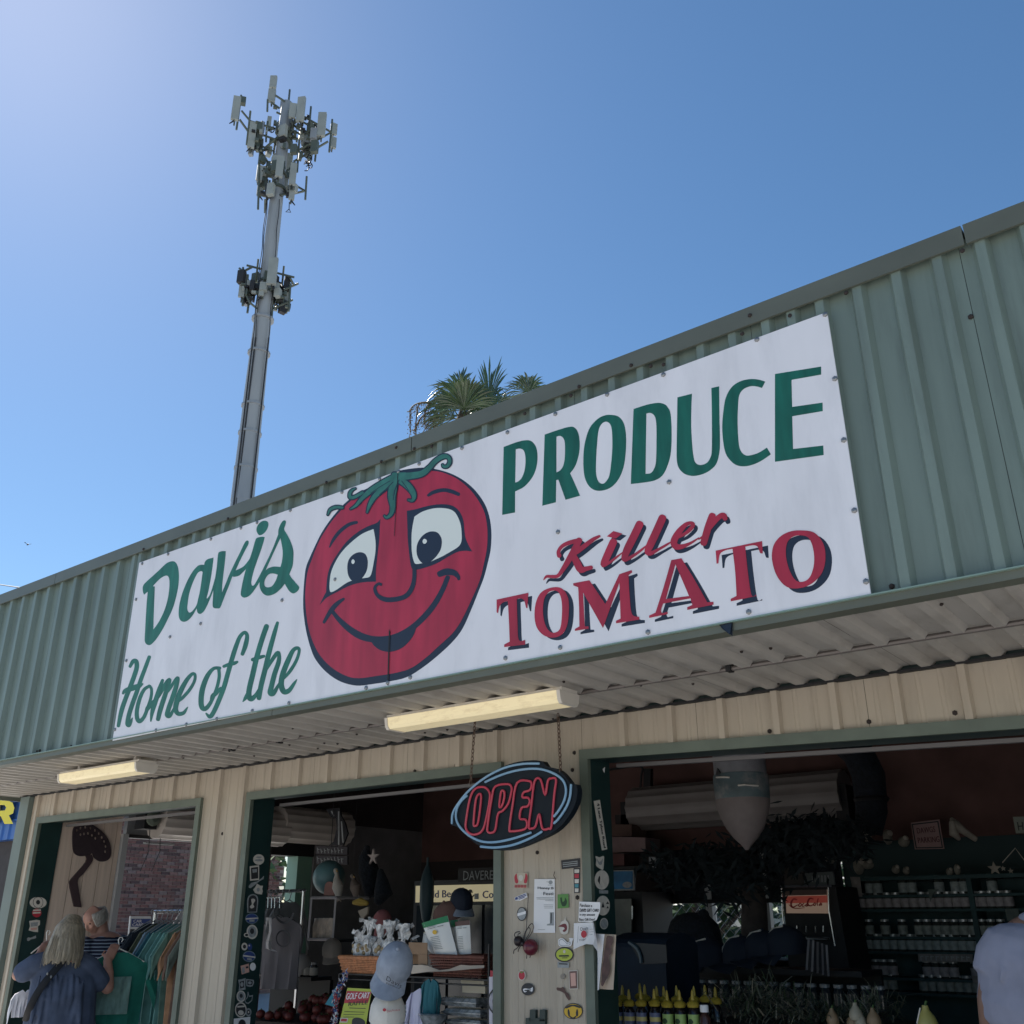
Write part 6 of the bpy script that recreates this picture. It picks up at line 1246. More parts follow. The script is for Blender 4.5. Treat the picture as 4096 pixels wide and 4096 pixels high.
decal('print', [zz(ZB_, ell(612, 1132, 18, 17))], lambda a, b: CP2(a, b), INKR, o, 0, NY); lettering('lettering', 'Davis Produce', zz(ZB_, [(636, 1134), (770, 1118), (772, 1140), (640, 1158)]), lambda a, b: CP2(a, b), INKR, o, 0, NY)
# raffle flyer
o = tag(decal('raffle_flyer', [zz(ZB_, [(232, 905), (484, 918), (420, 1300), (140, 1300)])], Ypl(FY-.03), LIME, None, 0, NY, loc=A(300, 1100)), 'lime green GOLF CART RAFFLE flyer hanging below the wicker basket', 'flyer')
Pn = Ypl(FY-.031)
decal('print', [zz(ZB_, [(228, 935), (478, 946), (440, 1062), (196, 1062)])], Pn, INKR, o, 0, NY)
lettering('lettering', 'GOLF CART', zz(ZB_, [(226, 958), (464, 952), (450, 1010), (214, 1028)]), Pn, PAPER, o, .001, NY, 1); lettering('lettering', 'RAFFLE', zz(ZB_, [(246, 1052), (444, 1030), (434, 1074), (240, 1094)]), Pn, INK, o, .001, NY, 1)
ink(o, ZB_, Pn, NY, INK, .001, (250, 1112, 420, 1118, 7), (200, 1150, 410, 1156, 6), (190, 1180, 400, 1178, 5), (190, 1206, 300, 1206, 5))
decal('print', [path('280,1240 310,1212 370,1218 410,1250 400,1300 290,1300', ZB_)], Pn, INK, o, .001, NY); decal('print', [zz(ZB_, [(160, 1212), (240, 1218), (232, 1262), (154, 1262)])], Pn, PALE, o, .001, NY); decal('print', [zz(ZB_, [(170, 1222), (230, 1226), (224, 1252), (164, 1250)])], Pn, INKR, o, .0016, NY)
# garland
GL = empty('garland', A(150, 950), 'red white and blue tinsel garland hanging left of the raffle flyer', 'garland')
gp = [A(x, y, FY-.04) for x, y in spline([(215, 760), (190, 830), (150, 900), (120, 980), (110, 1060), (110, 1130), (110, 1200), (90, 1290)], (), False, 5)]
MB().tube(gp, .004, 5).build('string', WIRE, GL); gr = random.Random(4)
for ci, (nm, cc_) in enumerate((('tinsel_red', (.45, .02, .04)), ('tinsel_white', (.75, .75, .78)), ('tinsel_blue', (.03, .10, .35)), ('tinsel_silver', (.5, .5, .55)))):
    mb = MB()
    for _ in range(90):
        p = gr.choice(gp)+Vector((gr.gauss(0, .012), gr.gauss(0, .01), gr.gauss(0, .012))); k = int(p.z*22) % 4
        if gr.random() < .45 or k == ci:
            d = Vector((gr.gauss(0, 1), gr.gauss(0, 1), gr.gauss(0, 1))).normalized()*gr.uniform(.015, .032); e2 = d.orthogonal().normalized()*.006; mb.add([p-e2, p+e2, p+d], [(0, 1, 2)])
    tag(mb.build(nm, mat(nm, cc_, .3), GL), kind='stuff')
tag(MB().slab([A(x, y, FY-.01) for x, y in ((118, 890), (150, 990), (90, 1100), (0, 1075))], (0, .015, 0)).build('teal_pennant', mat('teal_flag', (.02, .20, .28), .6)), 'teal cloth corner behind the tinsel garland', 'cloth')
# small hanging shirt and towel
s_, n = shirt('toy_shirt', A(1010, 890, FY-.02), (1, .2, 0), mat('pale_lilac', (.62, .60, .74), .85, bump=.3, bscale=10), .085, .30, .06, 'small pale lilac shirt hanging below the right end of the wire rack', 'garment', None, .02, 61)
shirt('towel', A(1095, 800, FY-.03), (1, .15, 0), mat('teal_cloth', (.03, .15, .18), .85, bump=.4, bscale=12), .05, .30, .03, 'teal cloth hanging over the small lilac shirt', 'cloth', None, .015, 62)
# clear food boxes
CLR = mat('clear_box', (.30, .32, .33), .12, spec=.9, var=.6, vscale=30, bump=.5, bscale=25); FILL = mat('box_fill', (.16, .14, .11), .8, var=.4, vscale=40)
def clam(label, x0, x1, y0, y1, Y, n):
    a, b = A(x0, y0, Y), A(x1, y1, Y); o = empty('clear_food_box', ((a.x+b.x)/2, Y, b.z), label, 'food box', 'clear food boxes on the lower shelf'); d = .16; k = .018
    zt_, zb_ = a.z, b.z; zm = (zt_+zb_)/2
    for nm, z0, z1, k0, k1 in (('tray', zb_, zm, k, 0), ('lid', zm+.003, zt_, 0, k)):
        rw = [[(a.x+q, Y+q, z), (b.x-q, Y+q, z), (b.x-q, Y+d-q, z), (a.x+q, Y+d-q, z), (a.x+q, Y+q, z)] for q, z in ((k0, z0), (k1, z1))]
        MB().grid(rw).add(rw[0][:4], [(0, 1, 2, 3)]).add(rw[1][:4], [(0, 1, 2, 3)]).build(nm, CLR, o)
    MB().box((a.x-.006, Y-.006, zm-.002), (b.x+.006, Y+d+.006, zm+.004)).build('rim', CLR, o)
for i, (a, t) in enumerate([((1170, 1555, 1000, 1110), 'top clear food box of the right hand stack'), ((1210, 1600, 1115, 1215), 'second clear food box of the right hand stack'), ((1230, 1600, 1222, 1310), 'lowest clear food box in view of the right hand stack'), ((765, 930, 1080, 1190), 'clear food box beside the white cap'), ((770, 900, 1198, 1300), 'clear food box below another beside the white cap')]): clam(t, a[0], a[1], a[2], a[3], FY+.05, i)
bw = A(1115, 1275, FY-.05); o = empty('clear_bowl', bw, 'clear round plastic bowl in front of the stacked food boxes', 'bowl')
MB().lathe([(.045, -.02), (.07, .01), (.088, .045), (.092, .05), (.085, .048), (.05, .0)], bw, 18).build('bowl_body', CLR, o, True); MB().lathe([(.092, .05), (.097, .053), (.092, .056)], bw, 18).build('bowl_rim', CLR, o, True)
for i, (x0, x1, y0, y1, t) in enumerate(((1415, 1650, 880, 965, 'cream carton on the lower wire shelf'), (1440, 1650, 760, 790, 'flat cream carton under the rack top'), (1400, 1640, 800, 870, 'dark carton on the lower wire shelf'))):
    a, b = A(x0, y0, FY+.1), A(x1, y1, FY+.1); tag(MB().box((a.x, FY+.1, b.z), (b.x, FY+.3, a.z)).build('carton', mat('carton_%d' % (i % 2), ((.5, .44, .33), (.10, .08, .07))[i == 2], .7)), t, 'carton')
TW = empty('logo_towel', A(1770, 1000), 'white towel with red top edge and black ring logo beside the middle bay frame', 'towel')
MB().grid([[at(ZB_, x, y, FY-.05+.012*math.sin(x*.05)) for x in (1690, 1720, 1760, 1800, 1850)] for y in (790, 900, 1050, 1200, 1330)]).build('cloth', mat('towel_white', (.66, .63, .70), .9, bump=.3, bscale=10), TW, True)
MB().grid([[at(ZB_, x, y+.2*(x-1690), FY-.058) for x in (1702, 1760, 1840)] for y in (722, 790)]).build('red_edge', INKR, TW)
decal('ring', [zz(ZB_, ell(1790, 1045, 115, 148)), zz(ZB_, ell(1790, 1045, 100, 130))], Ypl(FY-.072), INK, TW, 0, NY); decal('letter', [path('1790,960 1740,990 1725,1050 1745,1110 1800,1130 1850,1110 1850,1040 1800,1040 1800,1065 1822,1068 1815,1095 1775,1090 1762,1050 1775,1005 1820,990 1840,1000', ZB_)], Ypl(FY-.074), INK, TW, 0, NY)
# display table, tomatoes, jars, caps farther in
TBL = empty('produce_table', at(ZDD, 450, 1990, 2.3), 'dark produce table heaped with tomatoes just inside the middle bay', 'table')
t0, t1 = at(ZDD, 215, 1880, 2.3), at(ZDD, 690, 1880, 2.3)
MB().box((t0.x-.2, 2.25, t0.z-.08), (t1.x+.3, 3.0, t0.z-.02)).build('table_top', mat('dark_wood', (.05, .035, .03), .7), TBL)
for x in (t0.x-.15, t1.x+.25):
    for y in (2.3, 2.95): MB().box((x, y-.03, 0), (x+.06, y+.03, t0.z-.081)).build('leg', BLACK, TBL)
TOMT = mat('tomato_skin', (.15, .03, .025), .5, var=.3, vscale=5); STALK = mat('stalk', (.04, .09, .02), .7)
tr = random.Random(9); proto = None; tz = t0.z-.02
spots = []
for lay, n in ((0, 34), (1, 18), (2, 7)):
    for k in range(n): spots.append((t0.x-.05+(t1.x-t0.x)*tr.uniform(.12*lay, 1-.1*lay), 2.30+.6*tr.uniform(.1*lay, 1-.1*lay), tz+.036+.056*lay))
for i, p in enumerate(spots):
    if proto is None:
        proto = empty('tomato', p, 'ripe red tomato heaped on the produce table', 'tomato', 'tomatoes heaped on the produce table'); MB().ball(p, (.039, .039, .034), 12, 8).build('flesh', TOMT, proto, True); MB().lathe([(.016, 0), (.004, .004), (.003, .012)], Vector(p)+Vector((0, 0, .031)), 5).build('stalk', STALK, proto); P00 = Vector(p)
    else: copytree(proto, Vector(p)-P00)
# jars dark with pale lids on a shelf
JG = mat('jar_glass', (.03, .035, .04), .15, spec=.7); JL = mat('jar_label', (.36, .36, .34), .6); LID = mat('jar_lid', (.30, .31, .32), .35, metal=.3); JGT = mat('jar_preserve', (.045, .05, .045), .2, spec=.7)
def jar(label, p, group, h=.12, r=.038, glass=JG, lab=JL, lid=LID):
    o = empty('jar', p, label, 'jar', group); p = Vector(p)
    MB().lathe([(r*.9, 0), (r, .006), (r, h*.72), (r*.72, h*.82), (r*.72, h*.86)], p, 12).build('glass', glass, o, True)
    MB().lathe([(r*1.012, h*.12), (r*1.012, h*.64)], p, 12).build('label', lab, o, True); MB().lathe([(r*.82, h*.86), (r*.84, h*.99), (r*.78, h)], p, 12).build('lid', lid, o, True)
    return o
SH1 = empty('shelf_unit', at(ZDD, 340, 1610, 3.2), 'dark shelf of jars behind the tomatoes', 'shelf'); a, b = at(ZDD, 225, 1608, 3.2), at(ZDD, 560, 1608, 3.2)
MB().box((a.x-.05, 3.15, a.z-.03), (b.x+.05, 3.4, a.z)).build('board', BLACK, SH1); MB().box((a.x-.05, 3.38, 0), (b.x+.05, 3.42, a.z-.031)).build('back_panel', BLACK, SH1)
jp = jar('dark jar with a pale label on the shelf behind the tomatoes', (a.x, 3.22, a.z), 'jars behind the tomatoes')
for k in range(1, 10): copytree(jp, ((b.x-a.x)*k/9, 0, 0))
def px_cap(label, z, x, y, Y, u, f, m, s=1.1, bill=None): return cap(label, at(z, x, y, Y), u, f, m, s, None, bill)
px_cap('pale cap with a dark spot on top of the jar shelf', ZDD, 490, 1560, 2.7, (0, -.35, .9), (-.1, -.8, -.9), mat('cap_dull', (.36, .33, .31), .85), .95); px_cap('beige cap with a rounded bill lying near the display case', ZDD, 690, 1470, 2.6, (.2, -.3, .9), (.9, -.8, 0), mat('cap_beige', (.30, .25, .21), .85), 1.0)
px_cap('brown cap perched high behind the snack pouches', ZDD, 1450, 1260, 2.2, (-.2, -.3, .9), (-.8, -.6, -.6), mat('cap_brown', (.20, .11, .09), .85), 1.15); px_cap('dark and grey cap above the brown cap', ZDD, 1520, 1160, 2.25, (.3, -.2, .9), (.9, -.6, -.3), NVY, 1.0, GC)
px_cap('dusty pink cap hanging above the cellophane bags', ZDD, 1020, 1270, 2.6, (.1, -.7, .7), (.2, -.6, -.9), mat('cap_pink', (.34, .12, .12), .85), .85)
# grey vest on a hanger, white towel
hk = at(ZC, 250, 1450, 2.2)
hanger('hanger', hk, (1, .4, 0), 'dark hanger holding the grey vest at the left of the middle bay', m=WIRE, span=.16)
v_, n = shirt('grey_vest', at(ZC, 290, 1600, 2.2), (1, .4, 0), mat('vest_grey', (.20, .18, .19), .9, var=.1, bump=.3, bscale=9), .17, .55, .05, 'grey sleeveless vest with a dark ring print hanging at the left of the middle bay', 'garment', None, .03, 70)
decal('print', [zz(ZDD, ell(375, 1375, 48, 56)), zz(ZDD, ell(375, 1375, 40, 46))], Ypl(2.10), INK, v_, 0, NY); decal('neck_binding', [[stroke('320,1215,12 345,1255,14 385,1275,16 425,1250,14 438,1215,12', ZDD)]], Ypl(2.12), INK, v_, 0, NY)
tag(MB().grid([[at(ZDD, x, y, 2.05+.02*math.sin(x*.2+y*.03)) for x in (262, 280, 300)] for y in (1240, 1320, 1400, 1440)]+[[at(ZDD, x, y, 2.05) for x, y in ((270, 1440), (300, 1455), (338, 1460))]]).build('white_cloth', mat('cloth_bright', (.6, .56, .56), .9), None, True), 'pale folded cloth hanging beside the grey vest', 'cloth')
RL = empty('hanging_rail', at(ZC, 140, 1375, 2.6), 'short chrome rail with hooks above the grey vest', 'rail'); MB().tube([at(ZC, 40, 1375, 2.6), at(ZC, 260, 1372, 2.6)], .006, 6).build('bar', CHR, RL)
for x in (80, 130, 175, 245): MB().tube([at(ZC, x+18, 1345, 2.58), at(ZC, x, 1372, 2.58), at(ZC, x-5, 1520, 2.58)], .004, 5).build('hook', CHR, RL)
# glass display case
DC = empty('display_case', at(ZC, 840, 1900, 2.9), 'white framed glass display case holding tan packets', 'display case')
c4 = [at(ZC, x, y, 2.9) for x, y in ((690, 1375), (1030, 1372), (985, 1960), (640, 1960))]
for a, b in zip(c4, c4[1:]+c4[:1]): MB().tube([a, b], .012, 4).build('frame_bar', mat('case_frame', (.42, .38, .39), .5), DC)
for a in c4[:2]: MB().tube([a, a+Vector((0, .4, 0))], .012, 4).build('frame_bar', mat('case_frame', (.42, .38, .39), .5), DC)
MB().box((c4[3].x, 2.92, c4[3].z-.02), (c4[2].x, 3.3, c4[3].z)).build('shelf', BLACK, DC)
for k in range(6):
    p = at(ZC, 740+42*k, 1935, 3.0); o = tag(MB().tube([p, p+Vector((0, 0, .10)), p+Vector((.004, 0, .16))], [(.028, .02), (.032, .022), (.03, .004)], 10).build('packet', mat('packet_tan', (.52, .42, .34), .4, var=.3, vscale=20), None, True), 'tan packet standing in the glass display case', 'packet', 'tan packets in the display case')
# hanging ornaments
GLB = mat('globe_glaze', (.10, .20, .22), .45, var=.5, vscale=4)
gl = at(ZC, 935, 1085, 3.4); G_ = empty('globe', gl, 'mottled teal and brown globe hanging in the middle bay', 'globe'); MB().ball(gl, .155, 24, 16).build('sphere', GLB, G_, True); MB().tube([gl+Vector((0, 0, .15)), gl+Vector((0, 0, .9))], .004, 5).build('cord', WIRE, G_)
o = tag(MB().slab([at(ZC, x, y, 3.15) for x, y in spline([(860, 1340), (880, 1190), (935, 1145), (995, 1190), (1000, 1340)], (0, 4), True, 4)], (0, .03, 0)).build('arched_plaque', mat('plaque_pink', (.34, .16, .13), .7)), 'dusty pink arched plaque in front of the globe', 'plaque')
def heron(label, z, head, neck, body, foot, Y, m, leg):
    o = empty('bird_figure', at(z, *body, Y), label, 'bird figure'); h, n_, b, f = (at(z, *p, Y) for p in (head, neck, body, foot))
    MB().tube([h, (h+n_)/2+Vector((.01, 0, 0)), n_, b, b-Vector((-.02, 0, .10))], [.022, .018, .028, .055, .02], 10, rounded=True).build('body', m, o, True)
    MB().tube([h, h+Vector((.05, -.02, -.012))], [.011, .002], 6, rounded=True).build('beak', mat('beak', (.5, .30, .06), .5), o, True)
    for k in (-.02, .02): MB().tube([b+Vector((k, 0, -.05)), f+Vector((k, 0, 0))], .006, 5).build('leg', leg, o)
    MB().tube([h+Vector((0, 0, .02)), h+Vector((0, 0, .8))], .0015, 4).build('cord', WIRE, o)
heron('white headed bird figure hanging in front of the globe', ZC, (1030, 990), (1040, 1100), (1060, 1220), (1080, 1430), 3.1, mat('bird_white', (.48, .43, .38), .7, var=.2), mat('bird_leg', (.3, .25, .2), .7))
heron('brown bird figure hanging right of the globe', ZC, (1265, 1070), (1280, 1140), (1310, 1220), (1370, 1420), 3.2, mat('bird_brown', (.16, .12, .10), .7, var=.3), mat('bird_leg', (.3, .25, .2), .7))
sc = at(ZC, 1548, 800, 3.3); st = []
for k in range(10): a = math.pi/2+math.pi*k/5; rr = .075 if k % 2 == 0 else .024; st.append(sc+Vector((rr*math.cos(a), 0, rr*math.sin(a))))
tag(MB().slab(st, (0, .02, 0)).build('starfish', mat('starfish', (.42, .36, .34), .8)), 'pale starfish hanging among dark bundles in the middle bay', 'starfish')
for i, (pts, Y, t) in enumerate([([(1470, 680), (1440, 800), (1480, 1000), (1500, 1300)], 3.5, 'dark hanging bundle behind the starfish'), ([(1660, 1010), (1680, 1150), (1700, 1300), (1640, 1400)], 3.4, 'dark hanging bundle to the right below the starfish'), ([(1560, 880), (1560, 1000), (1545, 1150), (1560, 1290)], 3.6, 'broad dark hanging bundle directly below the starfish')]):
    w_ = [at(ZC, *p, Y) for p in pts]; tag(MB().tube(w_, [.03, .06, .09, .05], 12, rounded=True).build('net_bundle', mat('net_dark', (.010, .014, .022), .9, var=.5, vscale=30, bump=1, bscale=50), None, True), t, 'bundle')
YL = at(ZC, 1380, 1450, 3.0); o = empty('straw_ornament', YL, 'yellow and tan straw ornament hanging under the brown bird figure', 'ornament'); MB().tube([at(ZC, 1290, 1440, 3.0), at(ZC, 1380, 1430, 3.0), at(ZC, 1465, 1450, 3.0)], [.02, .035, .02], 8, rounded=True).build('straw_top', mat('straw', (.42, .28, .06), .8), o, True); MB().slab([at(ZC, x, y, 3.0) for x, y in ((1340, 1560), (1480, 1500), (1470, 1600), (1390, 1680))], (0, .02, 0)).build('tag', TANP, o)
SG = empty('state_shape_sign', at(ZC, 1080, 400, 3.9), 'dark cut out state shape with pale ribs hanging beside the rolled shutter', 'sign'); MB().slab([at(ZC, x, y, 3.9) for x, y in ((890, 125), (1080, 110), (1100, 220), (1160, 330), (1195, 470), (1130, 640), (930, 640), (1000, 580), (1040, 400), (1030, 260), (960, 240))], (0, .02, 0)).build('plate', mat('plate_dark', (.012, .012, .018), .7), SG)
MB().add([at(ZC, *p, 3.88) for p in ((1060, 160), (1080, 160), (1080, 630), (1060, 630), (1100, 300), (1118, 300), (1140, 600), (1120, 600), (960, 160), (975, 150), (1010, 220), (995, 230))], [(0, 1, 2, 3), (4, 5, 6, 7), (8, 9, 10, 11)]).build('rib', GREYS, SG)
for i, (y0, y1, t) in enumerate(((650, 760, 'upper dark plank with worn pale lettering under the state shape'), (780, 900, 'lower dark plank with worn pale lettering above the globe'))):
    o = empty('plank_sign', at(ZC, 970, (y0+y1)/2, 3.92), t, 'sign'); MB().slab([at(ZC, x, y, 3.92) for x, y in ((750, y0), (1190, y0+8), (1190, y1+8), (750, y1))], (0, .02, 0)).build('plank', mat('plank_dark', (.05, .045, .055), .8), o)
    ink(o, ZC, Ypl(3.915), NY, GREYS, 0, *[(770+48*k, y0+18+(k*37 % 20), 782+48*k, y1-12, 9) for k in range(8)], *[(770+48*k, y0+40+(k*53 % 30), 800+48*k, y0+44+(k*29 % 40), 8) for k in range(8)])
# cold beer cooler
YC = 5.0; CLB = empty('beer_cooler', at(ZDD, 1515, 1300, YC), 'tall dark beverage cooler with a lit Cold Beer sign along its top', 'cooler')
q = lambda x, y, Y=YC: at(ZDD, x, y, Y)
a, b = q(1228, 1036), q(1900, 1130)
MB().box((a.x-.05, YC+.03, 0), (b.x+.1, YC+.75, a.z+.05)).build('cabinet', mat('cooler_black', (.015, .018, .025), .5), CLB)
MB().slab([q(1228, 1036), q(1900, 1020), q(1900, 1132), q(1226, 1143)], (0, .028, 0)).build('light_panel', mat('lit_panel', (.75, .68, .45), .5, emit=(1, .86, .52, .10)), CLB)
for t, x0, x1 in (('Cold Beer', 1265, 1505), ('Cold Beer', 1658, 1900)): lettering('lettering', t, zz(ZDD, [(x0, 1068), (x1, 1060), (x1, 1108), (x0, 1116)]), Ypl(YC-.004), INKB, CLB, 0, NY, 1)
decal('anchor_mark', [[stroke('1580,1068,10 1580,1110,10', ZDD), stroke('1558,1098,8 1570,1110,9 1590,1110,9 1602,1096,8', ZDD), stroke('1566,1078,7 1594,1076,7', ZDD)], zz(ZDD, ell(1580, 1068, 12, 9))], Ypl(YC-.004), INK, CLB, 0, NY); decal('mark', [zz(ZDD, [(1606, 1086), (1634, 1084), (1634, 1122), (1606, 1122)])], Ypl(YC-.004), GREYS, CLB, 0, NY)
for k in range(3): x0 = a.x+(b.x-a.x)*k/3; MB().box((x0+.02, YC+.005, .2), (x0+(b.x-a.x)/3-.02, YC+.028, q(1500, 1160).z)).build('glass_door', mat('cooler_glass', (.02, .03, .04), .1, spec=.7), CLB)
DV = empty('name_board', q(1640, 970), 'dark board with pale DAVERE letters above the Cold Beer sign', 'sign'); MB().slab([q(1500, 925), q(1760, 915), q(1760, 1005), q(1500, 1012)], (0, .02, 0)).build('board', BLACK, DV); lettering('lettering', 'DAVERE', zz(ZDD, [(1536, 940), (1728, 936), (1726, 994), (1534, 1000)]), Ypl(YC-.003), GREYS, DV, 0, NY)
bo = at(ZDD, 1300, 1080, 4.2); tag(MB().lathe([(.01, -.30), (.045, -.24), (.07, -.1), (.07, .1), (.04, .2), (.014, .26), (.012, .33)], bo, 14).build('hanging_float', mat('float_teal', (.035, .07, .085), .5), None, True), 'dark teal bottle shaped float hanging in front of the Cold Beer sign', 'float')
# ================================================================ right bay goods
ZE = (2896, 2896, 1200/1932); ZG = (2400, 3500, 1000/1932)
BY = 2.6; bc = at(ZF_, 1725, 500, BY)
pr_ = lambda x, y: at(ZF_, x, y, BY)
rx = (pr_(1890, 330)-pr_(1570, 330)).length/2
BU = empty('hanging_float', (bc.x, BY, pr_(1725, 800).z), 'large weathered bullet shaped metal float hanging point down in the right bay', 'float')
FUP = mat('float_pipe', (.20, .20, .215), .6, var=.3, vscale=6, dirt=(.1, .08, .08), dscale=5, damt=.8); FTL = mat('float_band', (.08, .115, .125), .6, var=.35, vscale=7, dirt=(.35, .3, .28), dscale=6, damt=.8); FPK = mat('float_rose', (.175, .145, .14), .7, var=.25, vscale=5, dirt=(.14, .1, .1), dscale=6, damt=.7)
zt_, z1, z2, z3 = pr_(1725, 20).z, pr_(1725, 320).z, pr_(1725, 480).z, pr_(1745, 805).z; cx = bc.x; C0 = (cx, BY, 0)
MB().lathe([(rx*.97, zt_), (rx*.97, z1+.001)], C0, 28).build('upper_body', FUP, BU, True); MB().lathe([(rx*1.0, z1), (rx*1.02, z1-.01), (rx, z2)], C0, 28).build('band', FTL, BU, True)
h = z2-z3; MB().lathe([(rx*.998, z2-.0005), (rx*.97, z2-h*.15), (rx*.86, z2-h*.35), (rx*.68, z2-h*.58), (rx*.42, z2-h*.78), (rx*.2, z2-h*.9), (rx*.06, z3)], C0, 28).build('nose_cone', FPK, BU, True)
MB().tube([pr_(1640, 330)-Vector((0, rx*.9, 0)), pr_(1640, 300)-Vector((0, rx*1.0, 0))], [.02, .004], 8).build('lug', BLACK, BU)
for x0, y0, x1, y1 in ((1620, 352, 1720, 355), (1770, 405, 1860, 400)): p, p2 = pr_(x0, y0), pr_(x1, y1); MB().tube([p-Vector((0, math.sqrt(max(0, rx*rx-(p.x-cx)**2))+.004, 0)), (p+p2)/2-Vector((0, rx+.006, 0)), p2-Vector((0, math.sqrt(max(0, rx*rx-(p2.x-cx)**2))+.004, 0))], .006, 6).build('scratch_strip', PALE, BU)
# dark canopy netting and post in the middle of the bay
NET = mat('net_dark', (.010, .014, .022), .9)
PL = empty('palm_post', (at(ZG, 1180, 400, 4.4).x, 4.4, 0), 'dark wooden post topped with a mass of dark artificial leaves in the right bay', 'post')
px_ = at(ZG, 1180, 400, 4.4).x
WOODD = mat('dark_bark', (.045, .035, .032), .9, var=.4, vscale=10, bump=.6, bscale=25)
MB().tube([(px_, 4.4, 0), (px_-.02, 4.4, 1.1), (px_+.03, 4.4, 1.7), (px_-.05, 4.4, 2.1)], [.13, .12, .10, .14], 12).build('post', WOODD, PL, True)
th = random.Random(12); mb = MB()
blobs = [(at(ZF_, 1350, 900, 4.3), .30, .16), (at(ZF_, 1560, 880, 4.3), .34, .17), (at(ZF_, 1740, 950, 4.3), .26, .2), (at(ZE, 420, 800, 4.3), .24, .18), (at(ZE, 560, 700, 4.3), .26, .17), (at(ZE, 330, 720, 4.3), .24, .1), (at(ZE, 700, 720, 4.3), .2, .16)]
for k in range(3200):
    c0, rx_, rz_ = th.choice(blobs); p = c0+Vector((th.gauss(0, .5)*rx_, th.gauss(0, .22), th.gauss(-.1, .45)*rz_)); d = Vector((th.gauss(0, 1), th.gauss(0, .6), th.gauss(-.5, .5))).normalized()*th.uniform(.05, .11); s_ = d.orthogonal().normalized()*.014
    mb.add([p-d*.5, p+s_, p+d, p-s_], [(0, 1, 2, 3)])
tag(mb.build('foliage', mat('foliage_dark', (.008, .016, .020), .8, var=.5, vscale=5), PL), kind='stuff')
# dark jacketed dummy and added counter in front of the rear opening
DM = empty('jacket_dummy', at(ZG, 730, 700, 4.8), 'dark jacketed dummy seen against the bright rear opening', 'dummy')
D_ = lambda x, y: at(ZG, x, y, 4.8)
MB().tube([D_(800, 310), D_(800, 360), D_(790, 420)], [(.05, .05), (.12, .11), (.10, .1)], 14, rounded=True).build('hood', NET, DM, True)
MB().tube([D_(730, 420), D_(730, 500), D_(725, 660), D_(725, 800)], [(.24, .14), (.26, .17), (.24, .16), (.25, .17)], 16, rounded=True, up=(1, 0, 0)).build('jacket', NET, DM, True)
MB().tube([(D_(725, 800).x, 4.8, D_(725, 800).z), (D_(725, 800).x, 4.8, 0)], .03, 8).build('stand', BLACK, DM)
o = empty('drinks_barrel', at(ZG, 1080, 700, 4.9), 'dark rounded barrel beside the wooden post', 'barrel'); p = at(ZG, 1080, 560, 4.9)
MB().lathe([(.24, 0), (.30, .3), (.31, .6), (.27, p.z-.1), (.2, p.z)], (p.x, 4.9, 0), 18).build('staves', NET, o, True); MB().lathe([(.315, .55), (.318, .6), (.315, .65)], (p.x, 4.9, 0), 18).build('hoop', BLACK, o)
# dark counter added to block light through the lower part of the opening
CT = empty('counter', (1.5, 5.3, 0), 'long dark counter added below the rear opening to block its light', 'counter'); zc = at(ZG, 800, 640, 5.3).z
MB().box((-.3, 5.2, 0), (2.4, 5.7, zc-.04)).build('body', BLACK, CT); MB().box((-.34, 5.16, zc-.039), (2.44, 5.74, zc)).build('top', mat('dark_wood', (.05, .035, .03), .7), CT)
UP_ = empty('opening_blocker', (1.45, 6.2, 1.9), 'dark sheet added across the top of the rear opening to block its light', 'blocker'); MB().box((.36, 6.26, at(ZG, 800, 205, 6.26).z), (2.34, 6.29, 2.26)).build('cloth', NET, UP_); MB().tube([(.36, 6.25, at(ZG, 800, 205, 6.26).z), (2.34, 6.25, at(ZG, 800, 205, 6.26).z)], .02, 8).build('bottom_bar', BLACK, UP_)  # added dark sheet that keeps the rear opening from showing too bright
for x in (.9, 1.52): tag(MB().box((x, 6.25, 0), (x+.07, 6.32, 2.2)).build('mullion', mat('opening_post', (.35, .35, .36), .5), B), kind=None)
# blue poster, glass cooler
PO = empty('blue_poster', at(ZG, 165, 50, 5.5), 'deep blue poster in a pale frame on the left of the right bay', 'poster'); P_5 = lambda x, y: at(ZG, x, y, 5.5)
MB().slab([P_5(75, -35), P_5(262, -38), P_5(262, 118), P_5(75, 122)], (0, .03, 0)).build('frame', GREYS, PO); decal('picture', [zz(ZG, [(78, -28), (252, -30), (252, 106), (78, 110)])], Ypl(5.495), mat('poster_blue', (.02, .17, .38), .5, var=.5, vscale=4), PO, 0, NY); decal('picture_mark', [zz(ZG, ell(210, 76, 36, 24))], Ypl(5.493), GREYS, PO, 0, NY)
GCo = empty('glass_cooler', (P_5(165, 300).x, 5.7, 0), 'dark glass fronted cooler under the blue poster', 'cooler'); MB().box((P_5(60, 300).x, 5.6, 0), (P_5(290, 300).x, 6.2, P_5(165, 128).z)).build('cabinet', BLACK, GCo)
MB().slab([P_5(90, 186), P_5(240, 184), P_5(240, 470), P_5(86, 470)], (0, .02, 0)).build('glass_door', mat('dim_glass', (.16, .17, .16), .15, var=.2), GCo); MB().tube([P_5(252, 240), P_5(252, 340)], .012, 6).build('handle', CHR, GCo)
